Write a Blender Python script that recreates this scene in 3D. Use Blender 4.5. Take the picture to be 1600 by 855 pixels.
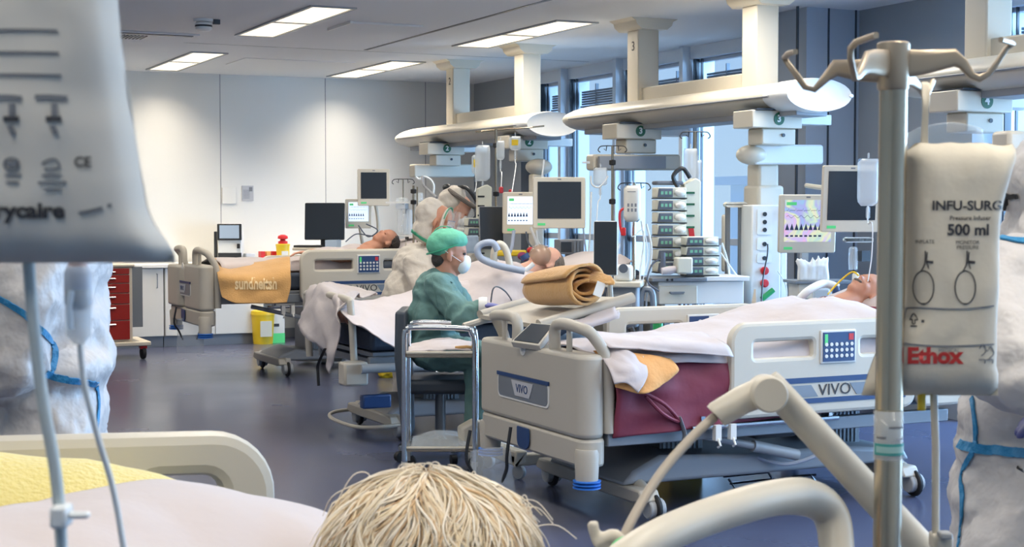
import bpy, math, random
import numpy as np
from mathutils import Vector, Matrix, noise, Euler
from mathutils.bvhtree import BVHTree
random.seed(7)
PI = math.pi
for o in list(bpy.data.objects):
    bpy.data.objects.remove(o)
SC = bpy.context.scene
COL = SC.collection
# ---------------------------------------------------------------- camera
EYE = Vector((0, 0, 1.4)); FPX = 2370.0; YAW = math.radians(25.5); PIT = math.atan(102.5 / FPX)
cd = bpy.data.cameras.new('camera'); cam = bpy.data.objects.new('camera', cd); COL.objects.link(cam)
cam.location = EYE; cam.rotation_euler = (PI / 2 - PIT, 0, -YAW)
cd.sensor_width = 36; cd.lens = 36 * FPX / 1600; cd.clip_start = 0.05; cd.clip_end = 300
cd.dof.use_dof = True; cd.dof.focus_distance = 8.5; cd.dof.aperture_fstop = 17
SC.camera = cam
FW = Vector((math.sin(YAW) * math.cos(PIT), math.cos(YAW) * math.cos(PIT), -math.sin(PIT)))
RT = Vector((math.cos(YAW), -math.sin(YAW), 0)); UP = RT.cross(FW)
def ray(x, y): return FW + RT * ((x - 800) / FPX) + UP * ((427.5 - y) / FPX)
def Pz(x, y, z): return EYE + ray(x, y) * z                # point at camera depth z
def Ph(x, y, h): d = ray(x, y); return EYE + d * ((h - EYE.z) / d.z)   # at height h
def PX(x, y, X): d = ray(x, y); return EYE + d * (X / d.x)             # on plane X
def PY(x, y, Y): d = ray(x, y); return EYE + d * (Y / d.y)             # on plane Y
# ---------------------------------------------------------------- world, exposure
SC.view_settings.view_transform = 'Standard'; SC.view_settings.look = 'None'
SC.view_settings.exposure = 0.22; SC.view_settings.gamma = 1.0
SC.view_settings.use_curve_mapping = False
SC.cycles.max_bounces = 8; SC.cycles.diffuse_bounces = 4; SC.cycles.glossy_bounces = 3
SC.cycles.transmission_bounces = 6; SC.cycles.transparent_max_bounces = 12
SC.cycles.sample_clamp_indirect = 6; SC.cycles.caustics_reflective = False; SC.cycles.caustics_refractive = False
W = bpy.data.worlds.new('sky'); SC.world = W; W.use_nodes = True
nt = W.node_tree; bg = nt.nodes['Background']
tc = nt.nodes.new('ShaderNodeTexCoord'); sp = nt.nodes.new('ShaderNodeSeparateXYZ'); rp = nt.nodes.new('ShaderNodeValToRGB')
nt.links.new(tc.outputs['Generated'], sp.inputs[0]); nt.links.new(sp.outputs[2], rp.inputs[0]); nt.links.new(rp.outputs[0], bg.inputs[0])
rp.color_ramp.elements[0].position = 0.0; rp.color_ramp.elements[0].color = (0.50, 0.72, 0.95, 1)
rp.color_ramp.elements[1].position = 0.35; rp.color_ramp.elements[1].color = (0.24, 0.50, 1.0, 1)
bg.inputs[1].default_value = SKY = .85
LAMP_W = 25.0       # watts of one ceiling lamp
NEAR_FILL_W = 950.0  # watts of the added blue fill lamp outside the near windows
DAY_FILL_W = 7000.0      # watts of the added high lamp that stands in for sky brightness
# ---------------------------------------------------------------- materials
def lin(c):
    if isinstance(c, str):
        c = [int(c[i:i + 2], 16) / 255 for i in (0, 2, 4)]
    return tuple((x / 12.92 if x <= .04045 else ((x + .055) / 1.055) ** 2.4) for x in c) + (1,)
def mat(name, col, rough=.5, metal=0, bump=0, bscale=20, var=0, vscale=4, emit=None, estr=1, alpha=1, sheen=0, spec=.5, trans=0, coat=0, sss=0):
    m = bpy.data.materials.new(name); m.use_nodes = True; n = m.node_tree.nodes; l = m.node_tree.links
    b = n['Principled BSDF']; c = lin(col)
    b.inputs['Base Color'].default_value = c; b.inputs['Roughness'].default_value = rough
    b.inputs['Metallic'].default_value = metal; b.inputs['Specular IOR Level'].default_value = spec
    if sheen: b.inputs['Sheen Weight'].default_value = sheen
    if coat: b.inputs['Coat Weight'].default_value = coat
    if trans: b.inputs['Transmission Weight'].default_value = trans
    if sss:
        b.inputs['Subsurface Weight'].default_value = sss; b.inputs['Subsurface Scale'].default_value = .02
    if alpha < 1: b.inputs['Alpha'].default_value = alpha
    if emit:
        b.inputs['Emission Color'].default_value = lin(emit); b.inputs['Emission Strength'].default_value = estr
    t = n.new('ShaderNodeTexCoord')
    if var:
        k = n.new('ShaderNodeTexNoise'); k.inputs['Scale'].default_value = vscale; k.inputs['Detail'].default_value = 4
        l.new(t.outputs['Object'], k.inputs['Vector'])
        mx = n.new('ShaderNodeMix'); mx.data_type = 'RGBA'
        mx.inputs[6].default_value = tuple(x * (1 - var) for x in c[:3]) + (1,)
        mx.inputs[7].default_value = tuple(min(1, x * (1 + var)) for x in c[:3]) + (1,)
        l.new(k.outputs['Fac'], mx.inputs[0]); l.new(mx.outputs[2], b.inputs['Base Color'])
    if bump:
        k = n.new('ShaderNodeTexNoise'); k.inputs['Scale'].default_value = bscale; k.inputs['Detail'].default_value = 3
        l.new(t.outputs['Object'], k.inputs['Vector'])
        bp = n.new('ShaderNodeBump'); bp.inputs['Strength'].default_value = bump; bp.inputs['Distance'].default_value = .02
        l.new(k.outputs['Fac'], bp.inputs['Height']); l.new(bp.outputs[0], b.inputs['Normal'])
    return m
def clearmat(name, col, op=.25, rough=.15):
    """thin clear plastic or glass: mostly see-through with a sheen"""
    m = bpy.data.materials.new(name); m.use_nodes = True; n = m.node_tree.nodes; l = m.node_tree.links
    b = n['Principled BSDF']; b.inputs['Base Color'].default_value = lin(col); b.inputs['Roughness'].default_value = rough
    tr = n.new('ShaderNodeBsdfTransparent'); mx = n.new('ShaderNodeMixShader'); mx.inputs[0].default_value = op
    l.new(tr.outputs[0], mx.inputs[1]); l.new(b.outputs[0], mx.inputs[2]); l.new(mx.outputs[0], n['Material Output'].inputs[0])
    return m
M = {}
M['wall'] = mat('wall_paint', 'dcdcd8', .75, var=.02, vscale=1.2, bump=.02, bscale=60)
M['wallgrey'] = mat('wall_grey_panel', '8d949c', .6, var=.03)
M['ceil'] = mat('ceiling_paint', 'dfe1e3', .85, bump=.015, bscale=80)
M['white'] = mat('white_enamel', 'e3e4e2', .35)
M['cupboard'] = mat('cupboard_white', 'd8d8d4', .4, var=.02)
M['lam_grey'] = mat('laminate_grey', '8c8f94', .5)
M['cream'] = mat('cream_plastic', 'cfc7b6', .38, var=.02)
M['bed'] = mat('bed_plastic', 'b2aca0', .4, var=.03, bump=.02, bscale=150)
M['rail'] = mat('rail_plastic', 'c6c0b2', .4, var=.02)
M['frame'] = mat('bed_frame_metal', '7f858c', .4, .3)
M['dark'] = mat('dark_plastic', '25282c', .4)
M['blk'] = mat('black_rubber', '16171a', .6)
M['steel'] = mat('stainless_steel', 'b8aa94', .24, .92, bump=.02, bscale=8)
M['chrome'] = mat('chrome', 'c8cacc', .15, 1)
M['navy'] = mat('navy_stripe', '24406e', .4)
M['blue'] = mat('blue_rubber', '2b6cc4', .4)
M['navycloth'] = mat('navy_cover', '3b4656', .8, bump=.2, bscale=30)
M['maroon'] = mat('maroon_cover', '7a2f42', .65, var=.12, vscale=5, bump=.25, bscale=9)
M['sheet'] = mat('white_sheet', 'c3b9b8', .85, bump=.15, bscale=14, sheen=.2)
M['sheet2'] = mat('off_white_sheet', 'bbb3b2', .85, bump=.15, bscale=18)
M['brown'] = mat('brown_blanket', 'c99c62', .95, var=.1, vscale=12, bump=.3, bscale=90, sheen=.3)
M['orange'] = mat('orange_lining', 'e0a466', .9, bump=.2, bscale=40)
M['yellowb'] = mat('yellow_blanket', 'e6d588', .95, bump=.4, bscale=120, sheen=.3)
M['suit'] = mat('coverall_white', 'c9c5c3', .5, var=.03, vscale=6, bump=.6, bscale=16)
M['suitw'] = mat('coverall_cream', 'cdc5b9', .65, var=.04, bump=.5, bscale=16)
M['tape'] = mat('blue_tape', '2f86b8', .5, bump=.3, bscale=90)
M['gtape'] = mat('green_tape', '3fa07c', .5)
M['scrub'] = mat('green_gown', '5d807c', .8, var=.1, vscale=7, bump=.5, bscale=14)
M['cap'] = mat('green_cap', '66b597', .8, bump=.2, bscale=40)
M['skin'] = mat('skin', 'c08a70', .55, var=.06, vscale=12, sss=.15)
M['skin2'] = mat('skin_pale', 'd9a892', .55, var=.06, vscale=12, sss=.15)
M['hairdk'] = mat('hair_dark', '3a3431', .7, bump=.5, bscale=80)
M['hairgr'] = mat('hair_grey', '6d6660', .7, bump=.5, bscale=80)
M['blond'] = mat('hair_blond', 'e6d6b8', .55, var=.18, vscale=20)
M['blond2'] = mat('hair_blond_pale', 'f0e6d4', .55)
M['blond3'] = mat('hair_blond_dark', 'd2b48c', .6)
M['mask'] = mat('mask_white', 'e8e8e6', .7)
M['glove'] = mat('glove_blue', '5a5f9a', .45)
M['clear'] = clearmat('clear_plastic', 'e8f0f4', .28, .1)
M['fluid'] = clearmat('clear_fluid_bag', 'dfe8ee', .48, .15)
M['visor'] = clearmat('visor_film', 'e4ecf2', .13, .1)
M['film'] = clearmat('clear_film', 'cfd8e0', .22, .3)
M['glass'] = clearmat('window_glass', 'cfe4f4', .06, .02)
M['tubew'] = mat('tube_white', 'dfe3e4', .35)
M['tubeg'] = mat('tube_greyblue', 'a3aec0', .4)
M['bagcloth'] = mat('infuser_fabric', 'd5ccb9', .75, bump=.12, bscale=25, var=.02)
M['bagcloth2'] = mat('infuser_fabric_grey', 'd3d0c8', .75, bump=.05, bscale=25, var=.02)
M['ink'] = mat('ink_dark', '3a3a3e', .6)
M['inkg'] = mat('ink_grey', '75787e', .6)
M['red'] = mat('red_enamel', '9c231c', .35, var=.05)
M['redp'] = mat('red_plastic', 'c8262a', .4)
M['inkred'] = mat('ink_red', 'b8302c', .6)
M['yellow'] = mat('yellow_plastic', 'e0c02c', .4)
M['green'] = mat('green_plastic', '2c9c5c', .4)
M['greend'] = mat('green_sign', '1f5c3e', .5)
M['teal'] = mat('teal_print', '6fb0a8', .8, var=.3, vscale=30)
M['purple'] = mat('magenta_plastic', '8c2c5c', .45)
M['scr_off'] = mat('screen_off', '2f343a', .15)
M['scr_lit'] = mat('screen_lit', 'dfe8f4', .3, emit='c3d6f2', estr=.75)
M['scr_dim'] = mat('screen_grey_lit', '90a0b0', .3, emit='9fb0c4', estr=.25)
M['trace'] = mat('screen_trace', '1d2f50', .5)
M['tgreen'] = mat('screen_green', '4fb070', .5, emit='3fae62', estr=.5)
M['beige'] = mat('pump_beige', 'cfcfc0', .4)
M['lampd'] = mat('lamp_diffuser', 'fff2d8', .5, emit='fff0d4', estr=1.15)
M['tin'] = mat('lamp_rim', '9fa2a4', .4)
M['stage'] = mat('frame_dark', '3a424c', .4)
M['pil'] = mat('pillar_paint', 'dbe4ee', .6)
M['winframe'] = mat('window_frame', 'b4c0cf', .45)
M['label'] = mat('label_white', 'dcdcd8', .6)
M['paper'] = mat('paper_grey', 'b0b2b8', .8)
M['blind'] = mat('blind_slats', '7d8894', .6, var=.25, vscale=9)
M['gore'] = mat('sock_grey', '5a6270', .7)
def pscreen():
    m = bpy.data.materials.new('screen_colour'); m.use_nodes = True; n = m.node_tree.nodes; l = m.node_tree.links
    b = n['Principled BSDF']; t = n.new('ShaderNodeTexCoord'); k = n.new('ShaderNodeTexNoise'); k.inputs['Scale'].default_value = 7
    k.inputs['Distortion'].default_value = 1.2; l.new(t.outputs['Object'], k.inputs['Vector'])
    r = n.new('ShaderNodeValToRGB'); e = r.color_ramp.elements
    e[0].position = .3; e[0].color = lin('8fd0f0'); e[1].position = .68; e[1].color = lin('f2b8e8')
    for p, c in ((.42, 'a9a4f0'), (.5, 'c8e8d0'), (.56, 'f0f0c0'), (.62, 'd0c0f8')):
        q = e.new(p); q.color = lin(c)
    l.new(k.outputs['Fac'], r.inputs[0]); l.new(r.outputs[0], b.inputs['Emission Color']); b.inputs['Emission Strength'].default_value = .75
    b.inputs['Base Color'].default_value = (.1, .1, .1, 1)
    return m
M['scr_col'] = pscreen()
def floormat():
    m = mat('vinyl_floor', '4a4f66', .2, var=.16, vscale=1.4)
    n = m.node_tree.nodes; l = m.node_tree.links; b = n['Principled BSDF']
    t = n.new('ShaderNodeTexCoord'); k = n.new('ShaderNodeTexNoise'); k.inputs['Scale'].default_value = .9; k.inputs['Detail'].default_value = 5
    l.new(t.outputs['Object'], k.inputs['Vector']); mr = n.new('ShaderNodeMapRange')
    mr.inputs[3].default_value = .16; mr.inputs[4].default_value = .34
    l.new(k.outputs['Fac'], mr.inputs[0]); l.new(mr.outputs[0], b.inputs['Roughness'])
    return m
M['floor'] = floormat()
# ---------------------------------------------------------------- mesh helpers (verts are given in world space)
ORG = {}
def rel(parent): return ORG.get(parent.name, Vector((0, 0, 0))) if parent else Vector((0, 0, 0))
def empty(name, loc, label, cat, group=None):
    o = bpy.data.objects.new(name, None); COL.objects.link(o); o.location = loc; o.empty_display_size = .1
    ORG[o.name] = Vector(loc); tag(o, label, cat, group); return o
def tag(o, label=None, cat=None, group=None, kind=None):
    if label: o['label'] = label
    if cat: o['category'] = cat
    if group: o['group'] = group
    if kind: o['kind'] = kind
    return o
def frm(o, xd=(1, 0, 0), up=(0, 0, 1)):
    """matrix: local x along xd, local z near up, local y = z cross x (away)"""
    x = Vector(xd).normalized(); z = Vector(up); z = (z - x * z.dot(x)).normalized(); y = z.cross(x)
    m = Matrix((x, y, z)).transposed().to_4x4(); m.translation = Vector(o); return m
def camfrm(p, turn=0, tilt=0):
    """frame at p whose -y faces the camera, turned about z"""
    return Matrix.Translation(p) @ Matrix.Rotation(-YAW + math.radians(turn), 4, 'Z') @ Matrix.Rotation(math.radians(tilt), 4, 'X')
class MB:
    def __init__(s, T=None): s.v = []; s.f = []; s.m = []; s.T = T
    def add(s, vs, fs, m=0):
        n = len(s.v)
        for p in vs:
            p = Vector(p); s.v.append(s.T @ p if s.T is not None else p)
        for f in fs: s.f.append([n + i for i in f]); s.m.append(m)
        return s
    def bx(s, x0, x1, y0, y1, z0, z1, m=0):
        return s.add([(x0, y0, z0), (x1, y0, z0), (x1, y1, z0), (x0, y1, z0), (x0, y0, z1), (x1, y0, z1), (x1, y1, z1), (x0, y1, z1)],
                     [(0, 3, 2, 1), (4, 5, 6, 7), (0, 1, 5, 4), (1, 2, 6, 5), (2, 3, 7, 6), (3, 0, 4, 7)], m)
    def box(s, c, d, m=0):
        return s.bx(c[0] - d[0] / 2, c[0] + d[0] / 2, c[1] - d[1] / 2, c[1] + d[1] / 2, c[2] - d[2] / 2, c[2] + d[2] / 2, m)
    def tube(s, pts, r, n=10, m=0, smooth=0, caps=True, flat=None):
        pts = [Vector(p) for p in pts]
        rr = list(r) if isinstance(r, (list, tuple)) else [r] * len(pts)
        if smooth: pts, rr = spline(pts, smooth, rr)
        prev = None; rings = []
        for i, p in enumerate(pts):
            d = (pts[min(i + 1, len(pts) - 1)] - pts[max(i - 1, 0)])
            d = d.normalized() if d.length > 1e-9 else Vector((0, 0, 1))
            if prev is None:
                a = Vector((0, 0, 1)) if abs(d.z) < .9 else Vector((1, 0, 0)); u = d.cross(a).normalized()
            else:
                u = prev - d * prev.dot(d); u = u.normalized() if u.length > 1e-6 else d.orthogonal().normalized()
            prev = u; w = d.cross(u)
            k = flat if flat else 1
            rings.append([p + (u * math.cos(2 * PI * j / n) + w * math.sin(2 * PI * j / n) * k) * rr[i] for j in range(n)])
        vs = [q for g in rings for q in g]; fs = []
        for i in range(len(pts) - 1):
            for j in range(n):
                a = i * n + j; b = i * n + (j + 1) % n; fs.append((a, b, b + n, a + n))
        if caps: fs.append(tuple(range(n))[::-1]); fs.append(tuple((len(pts) - 1) * n + j for j in range(n)))
        return s.add(vs, fs, m)
    def lathe(s, prof, o=(0, 0, 0), n=20, m=0, axis=(0, 0, 1), sx=1, sy=1):
        z = Vector(axis).normalized(); x = z.orthogonal().normalized() if abs(z.z) < .999 else Vector((1, 0, 0)); y = z.cross(x); o = Vector(o)
        vs = [o + x * (r * sx * math.cos(2 * PI * j / n)) + y * (r * sy * math.sin(2 * PI * j / n)) + z * h for r, h in prof for j in range(n)]; fs = []
        for i in range(len(prof) - 1):
            for j in range(n):
                a = i * n + j; b = i * n + (j + 1) % n; fs.append((a, b, b + n, a + n))
        if prof[0][0] > 1e-6: fs.append(tuple(range(n))[::-1])
        if prof[-1][0] > 1e-6: fs.append(tuple((len(prof) - 1) * n + j for j in range(n)))
        return s.add(vs, fs, m)
    def ell(s, c, r, n=16, m=0, R=None):
        c = Vector(c); r = (r, r, r) if isinstance(r, (int, float)) else r; vs = []; k = n // 2
        for i in range(k + 1):
            t = PI * i / k
            for j in range(n):
                a = 2 * PI * j / n; q = Vector((r[0] * math.sin(t) * math.cos(a), r[1] * math.sin(t) * math.sin(a), r[2] * math.cos(t)))
                vs.append(c + (R @ q if R is not None else q))
        fs = [(i * n + j, (i + 1) * n + j, (i + 1) * n + (j + 1) % n, i * n + (j + 1) % n) for i in range(k) for j in range(n)]
        return s.add(vs, fs, m)
    def prism(s, poly, h, T=None, m=0):
        """poly in local xz, extruded along local y from 0 to h"""
        n = len(poly); vs = [Vector((x, 0, z)) for x, z in poly] + [Vector((x, h, z)) for x, z in poly]
        if T is not None: vs = [T @ v for v in vs]
        fs = [tuple(range(n)), tuple(range(2 * n - 1, n - 1, -1))] + [((i + 1) % n, i, i + n, (i + 1) % n + n) for i in range(n)]
        return s.add(vs, fs, m)
    def build(s, name, mt, parent=None, smooth=40, bevel=0, seg=2, sub=0, solid=0):
        o0 = rel(parent)
        me = bpy.data.meshes.new(name); me.from_pydata([v - o0 for v in s.v], [], s.f)
        mts = mt if isinstance(mt, (list, tuple)) else [mt]
        for q in mts: me.materials.append(q)
        for p, k in zip(me.polygons, s.m): p.material_index = k
        import bmesh
        b = bmesh.new(); b.from_mesh(me); bmesh.ops.remove_doubles(b, verts=b.verts, dist=1e-6); bmesh.ops.recalc_face_normals(b, faces=b.faces); b.to_mesh(me); b.free()
        if smooth:
            me.polygons.foreach_set('use_smooth', [True] * len(me.polygons))
            if smooth < 180: me.set_sharp_from_angle(angle=math.radians(smooth))
        o = bpy.data.objects.new(name, me); COL.objects.link(o)
        if parent: o.parent = parent
        if solid:
            d = o.modifiers.new('s', 'SOLIDIFY'); d.thickness = solid; d.offset = 0
        if bevel:
            d = o.modifiers.new('b', 'BEVEL'); d.width = bevel; d.segments = seg; d.limit_method = 'ANGLE'; d.angle_limit = math.radians(35); d.use_clamp_overlap = True
        if sub:
            d = o.modifiers.new('u', 'SUBSURF'); d.levels = sub; d.render_levels = sub
        ORG[o.name] = o0
        return o
def spline(pts, k, rr=None):
    out = []; ro = []; n = len(pts); rr = rr or [1] * n
    for i in range(n - 1):
        p0 = pts[max(i - 1, 0)]; p1 = pts[i]; p2 = pts[i + 1]; p3 = pts[min(i + 2, n - 1)]
        for j in range(k):
            t = j / k
            out.append(.5 * ((2 * p1) + (p2 - p0) * t + (2 * p0 - 5 * p1 + 4 * p2 - p3) * t * t + (3 * p1 - p0 - 3 * p2 + p3) * t ** 3)); ro.append(rr[i] * (1 - t) + rr[i + 1] * t)
    out.append(pts[-1]); ro.append(rr[-1]); return out, ro
def rrect(x0, x1, z0, z1, r, k=5):
    rs = r if isinstance(r, (list, tuple)) else (r, r, r, r)   # bl, br, tr, tl
    out = []
    for (cx, cz, a0, q) in ((x0 + rs[0], z0 + rs[0], PI, rs[0]), (x1 - rs[1], z0 + rs[1], 1.5 * PI, rs[1]), (x1 - rs[2], z1 - rs[2], 0, rs[2]), (x0 + rs[3], z1 - rs[3], .5 * PI, rs[3])):
        for i in range(k + 1):
            a = a0 + .5 * PI * i / k; out.append((cx + q * math.cos(a), cz + q * math.sin(a)))
    return out
def plate(outer, holes, h, T, name, mt, parent=None, bevel=.004, smooth=40):
    """flat plate with holes: filled curve, extruded, turned into a mesh"""
    cu = bpy.data.curves.new(name, 'CURVE'); cu.dimensions = '2D'; cu.fill_mode = 'BOTH'; cu.extrude = h / 2 - bevel; cu.bevel_depth = bevel; cu.bevel_resolution = 1
    for poly in [outer] + list(holes):
        sp_ = cu.splines.new('POLY'); sp_.points.add(len(poly) - 1); sp_.use_cyclic_u = True
        for i, (x, z) in enumerate(poly): sp_.points[i].co = (x, z, 0, 1)
    t = bpy.data.objects.new('tmp', cu); COL.objects.link(t)
    me = bpy.data.meshes.new_from_object(t.evaluated_get(bpy.context.evaluated_depsgraph_get())); bpy.data.objects.remove(t)
    o0 = rel(parent)
    # curve local (x,y,z) -> local (x, h/2 - z, y)
    A = Matrix(((1, 0, 0, 0), (0, 0, -1, h / 2), (0, 1, 0, 0), (0, 0, 0, 1)))
    me.transform(Matrix.Translation(-o0) @ T @ A); me.materials.clear(); me.materials.append(mt)
    me.polygons.foreach_set('use_smooth', [True] * len(me.polygons)); me.set_sharp_from_angle(angle=math.radians(smooth))
    o = bpy.data.objects.new(name, me); COL.objects.link(o)
    if parent: o.parent = parent
    ORG[o.name] = o0
    return o
def text(s, size, mt, T, parent, name='lettering', ext=.0008, bold=0, align='CENTER', sx=1, shear=0):
    """text standing in the local xz plane facing local -y"""
    cu = bpy.data.curves.new(name, 'FONT'); cu.body = s; cu.size = size; cu.align_x = align; cu.align_y = 'CENTER'; cu.extrude = ext; cu.offset = bold; cu.resolution_u = 3; cu.shear = shear
    t = bpy.data.objects.new('tmp', cu); COL.objects.link(t)
    me = bpy.data.meshes.new_from_object(t.evaluated_get(bpy.context.evaluated_depsgraph_get())); bpy.data.objects.remove(t)
    A = Matrix(((sx, 0, 0, 0), (0, 0, -1, 0), (0, 1, 0, 0), (0, 0, 0, 1)))
    me.transform(Matrix.Translation(-rel(parent)) @ T @ A); me.materials.clear(); me.materials.append(mt)
    o = bpy.data.objects.new(name, me); COL.objects.link(o)
    if parent: o.parent = parent
    ORG[o.name] = rel(parent)
    return o
def cone(mb, a, b, ra, rb, n=12):
    """capsule from a to b with two radii"""
    a = Vector(a); b = Vector(b); d = b - a; L = d.length; d.normalize(); pts = []; rr = []
    for i in range(5):
        t = PI / 2 * (1 - i / 4); pts.append(a - d * ra * math.sin(t)); rr.append(max(ra * math.cos(t), ra * .02))
    for i in range(5):
        t = PI / 2 * i / 4; pts.append(b + d * rb * math.sin(t)); rr.append(max(rb * math.cos(t), rb * .02))
    mb.tube(pts, rr, n)
def blob(mb, name, mt, parent=None, vox=.015, smooth=6, amp=0, scale=8, amp2=0, scale2=30, keep=None):
    """fuses overlapping closed shapes into one continuous skin, then crumples it"""
    me = bpy.data.meshes.new('t'); me.from_pydata(mb.v, [], mb.f)
    import bmesh
    b = bmesh.new(); b.from_mesh(me); bmesh.ops.remove_doubles(b, verts=b.verts, dist=1e-6); bmesh.ops.recalc_face_normals(b, faces=b.faces); b.to_mesh(me); b.free()
    t = bpy.data.objects.new('t', me); COL.objects.link(t)
    d = t.modifiers.new('r', 'REMESH'); d.mode = 'VOXEL'; d.voxel_size = vox; d.use_smooth_shade = True
    if smooth:
        d = t.modifiers.new('s', 'SMOOTH'); d.iterations = smooth; d.factor = .5
    m2 = bpy.data.meshes.new_from_object(t.evaluated_get(bpy.context.evaluated_depsgraph_get())); bpy.data.objects.remove(t)
    if amp or amp2:
        for v in m2.vertices:
            p = v.co; q = 0
            if amp:
                p3 = p * scale; wv = noise.noise_vector(p3 * .5) * .8; w = .5 * noise.noise(p3 * .8) + .75 * (.6 - 2.2 * abs(noise.noise(p3 * 1.1 + wv + Vector((3, 7, 1))))) + .35 * (.5 - 2 * abs(noise.noise(p3 * 2.3 + wv * 1.5))); q += amp * w
            if amp2: q += amp2 * noise.noise(p * scale2)
            v.co = p + v.normal * q
    o0 = rel(parent); m2.transform(Matrix.Translation(-o0)); m2.materials.clear()
    m2.materials.append(mt); m2.polygons.foreach_set('use_smooth', [True] * len(m2.polygons))
    o = bpy.data.objects.new(name, m2); COL.objects.link(o)
    if parent: o.parent = parent
    ORG[o.name] = o0
    return o
def bvh(o):
    me = o.data; o0 = ORG.get(o.name, Vector((0, 0, 0)))
    return BVHTree.FromPolygons([v.co + o0 for v in me.vertices], [list(p.vertices) for p in me.polygons])
def hug(tree, pts, k=10, off=.004, fallback=None):
    """drops a line of picture points onto a surface; returns points and normals in space"""
    out = []; pp, _ = spline([Vector((x, y, 0)) for x, y in pts], k)
    for p in pp:
        d = ray(p.x, p.y); h = tree.ray_cast(EYE, d.normalized())
        if h[0] is not None: out.append((h[0] + h[1] * off * (1 if h[1].dot(d) < 0 else -1), h[1]))
    return out
def ribbon(pn, w, name, mt, parent, th=.003):
    """flat tape of width w lying on a surface"""
    if len(pn) < 2: return None
    mb = MB(); vs = []
    for i, (p, n) in enumerate(pn):
        d = (pn[min(i + 1, len(pn) - 1)][0] - pn[max(i - 1, 0)][0]).normalized(); s = d.cross(n).normalized()
        vs += [p - s * w / 2 - n * th, p - s * w / 2 + n * th, p + s * w / 2 + n * th, p + s * w / 2 - n * th]
    fs = []
    for i in range(len(pn) - 1):
        for j in range(4):
            a = i * 4 + j; b = i * 4 + (j + 1) % 4; fs.append((a, b, b + 4, a + 4))
    fs += [(0, 1, 2, 3), tuple(len(vs) - 4 + j for j in (3, 2, 1, 0))]
    mb.add(vs, fs); return mb.build(name, mt, parent, smooth=60)
def cloth(ctrl, name, mt, parent=None, k=8, amp=.01, scale=8, th=.006, ridge=0, seed=0):
    """smooth sheet through a grid of control points with folds"""
    rows = [spline([Vector(p) for p in r], k)[0] for r in ctrl]
    colsn = len(rows[0]); g = []
    for j in range(colsn): g.append(spline([r[j] for r in rows], k)[0])
    nr = len(g[0]); vs = []
    for j in range(colsn):
        for i in range(nr):
            p = g[j][i]; a = g[min(j + 1, colsn - 1)][i] - g[max(j - 1, 0)][i]; b = g[j][min(i + 1, nr - 1)] - g[j][max(i - 1, 0)]
            n = a.cross(b); n = n.normalized() if n.length > 1e-9 else Vector((0, 0, 1))
            s = Vector((seed, seed * 2, 0)); w = noise.noise(p * scale + s) + .6 * (1 - 2 * abs(noise.noise(p * scale * 1.6 + s)))
            vs.append(p + n * amp * w)
    fs = [(j * nr + i, (j + 1) * nr + i, (j + 1) * nr + i + 1, j * nr + i + 1) for j in range(colsn - 1) for i in range(nr - 1)]
    mb = MB(); mb.add(vs, fs); return mb.build(name, mt, parent, smooth=180, solid=th)
def copy_tree(o, loc, label=None, rz=None):
    c = o.copy(); COL.objects.link(c); c.location = loc
    if rz is not None: c.rotation_euler.z = rz
    if label: c['label'] = label
    def rec(a, b):
        for ch in a.children:
            d = ch.copy(); COL.objects.link(d); d.parent = b; rec(ch, d)
    rec(o, c); return c
def struct(mb, name, mt, **k): o = mb.build(name, mt, None, **k); o['kind'] = 'structure'; return o
# ================================================================ the room
CH = 2.81; BY = 15.85; WX = 7.08; GX = 7.26; LX = -4.0; NY = -3.0
struct(MB().bx(LX, GX + .2, NY, BY + .2, -.1, 0), 'floor', M['floor'])
mb = MB().bx(LX, GX + .2, NY, BY + .2, CH, CH + .1)
ceil = struct(mb, 'ceiling', M['ceil'])
struct(MB().bx(LX, GX + .2, BY, BY + .15, 0, CH), 'wall_back', M['wall'])
struct(MB().bx(LX - .15, LX, NY, BY, 0, CH), 'wall_left', M['wall'])
struct(MB().bx(LX, GX, NY - .15, NY, 0, CH), 'wall_front', M['wall'])
# shadow joint in the ceiling and wall panel joints
struct(MB().bx(4.665, 4.695, 1.5, 12.85, CH - .004, CH + .02), 'trim_1', M['stage'])
struct(MB().bx(2.0, 7.0, 12.95, 12.965, CH - .002, CH + .02), 'trim_2', M['tin'])
mb = MB()
for x in (345, 509, 665): p = PY(x, 300, BY); mb.bx(p.x - .004, p.x + .004, BY - .002, BY + .01, .9, CH)
struct(mb, 'trim_3', M['lam_grey'])
struct(MB().bx(LX, WX, BY - .02, BY + .01, 0, .1), 'baseboard_back', M['lam_grey'])
# window wall: openings and pillars (Y ranges)
WIN = [(13.76, 14.36), (12.63, 13.70), (11.44, 12.57), (10.26, 11.38), (6.2, 7.62), (4.6, 6.0), (3.0, 4.4), (1.4, 2.8), (-.2, 1.2), (-2.2, -.4)]
SILL = .12; HEAD = 2.70
mb = MB(); mg = MB()
mb.bx(WX, GX + .15, 14.62, BY, 0, CH)
struct(mb, 'wall_right', M['wallgrey'])
solid = [(13.70, 13.76), (12.57, 12.63), (11.38, 11.44), (9.15, 10.26)]
mb = MB()
for a, b in solid: mb.bx(WX, GX + .15, a, b, 0, CH)
mb.bx(WX + .03, GX + .15, 14.36, 14.42, 0, CH)
struct(mb, 'wall_window', M['pil'])
mb = MB().bx(GX - .02, GX + .15, 14.42, 14.62, 0, CH)
struct(mb, 'wall_niche', M['stage'])
mb = MB()
for a, b in WIN: mb.bx(WX + .08, GX + .15, a, b, HEAD, CH); mb.bx(WX + .02, GX + .15, a, b, 0, SILL)
for a, b in ((6.0, 6.2), (4.4, 4.6), (2.8, 3.0), (1.2, 1.4), (-.4, -.2), (-3, -2.2)): mb.bx(WX, GX + .15, a, b, 0, CH)
struct(mb, 'trim_4', M['pil'])
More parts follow.
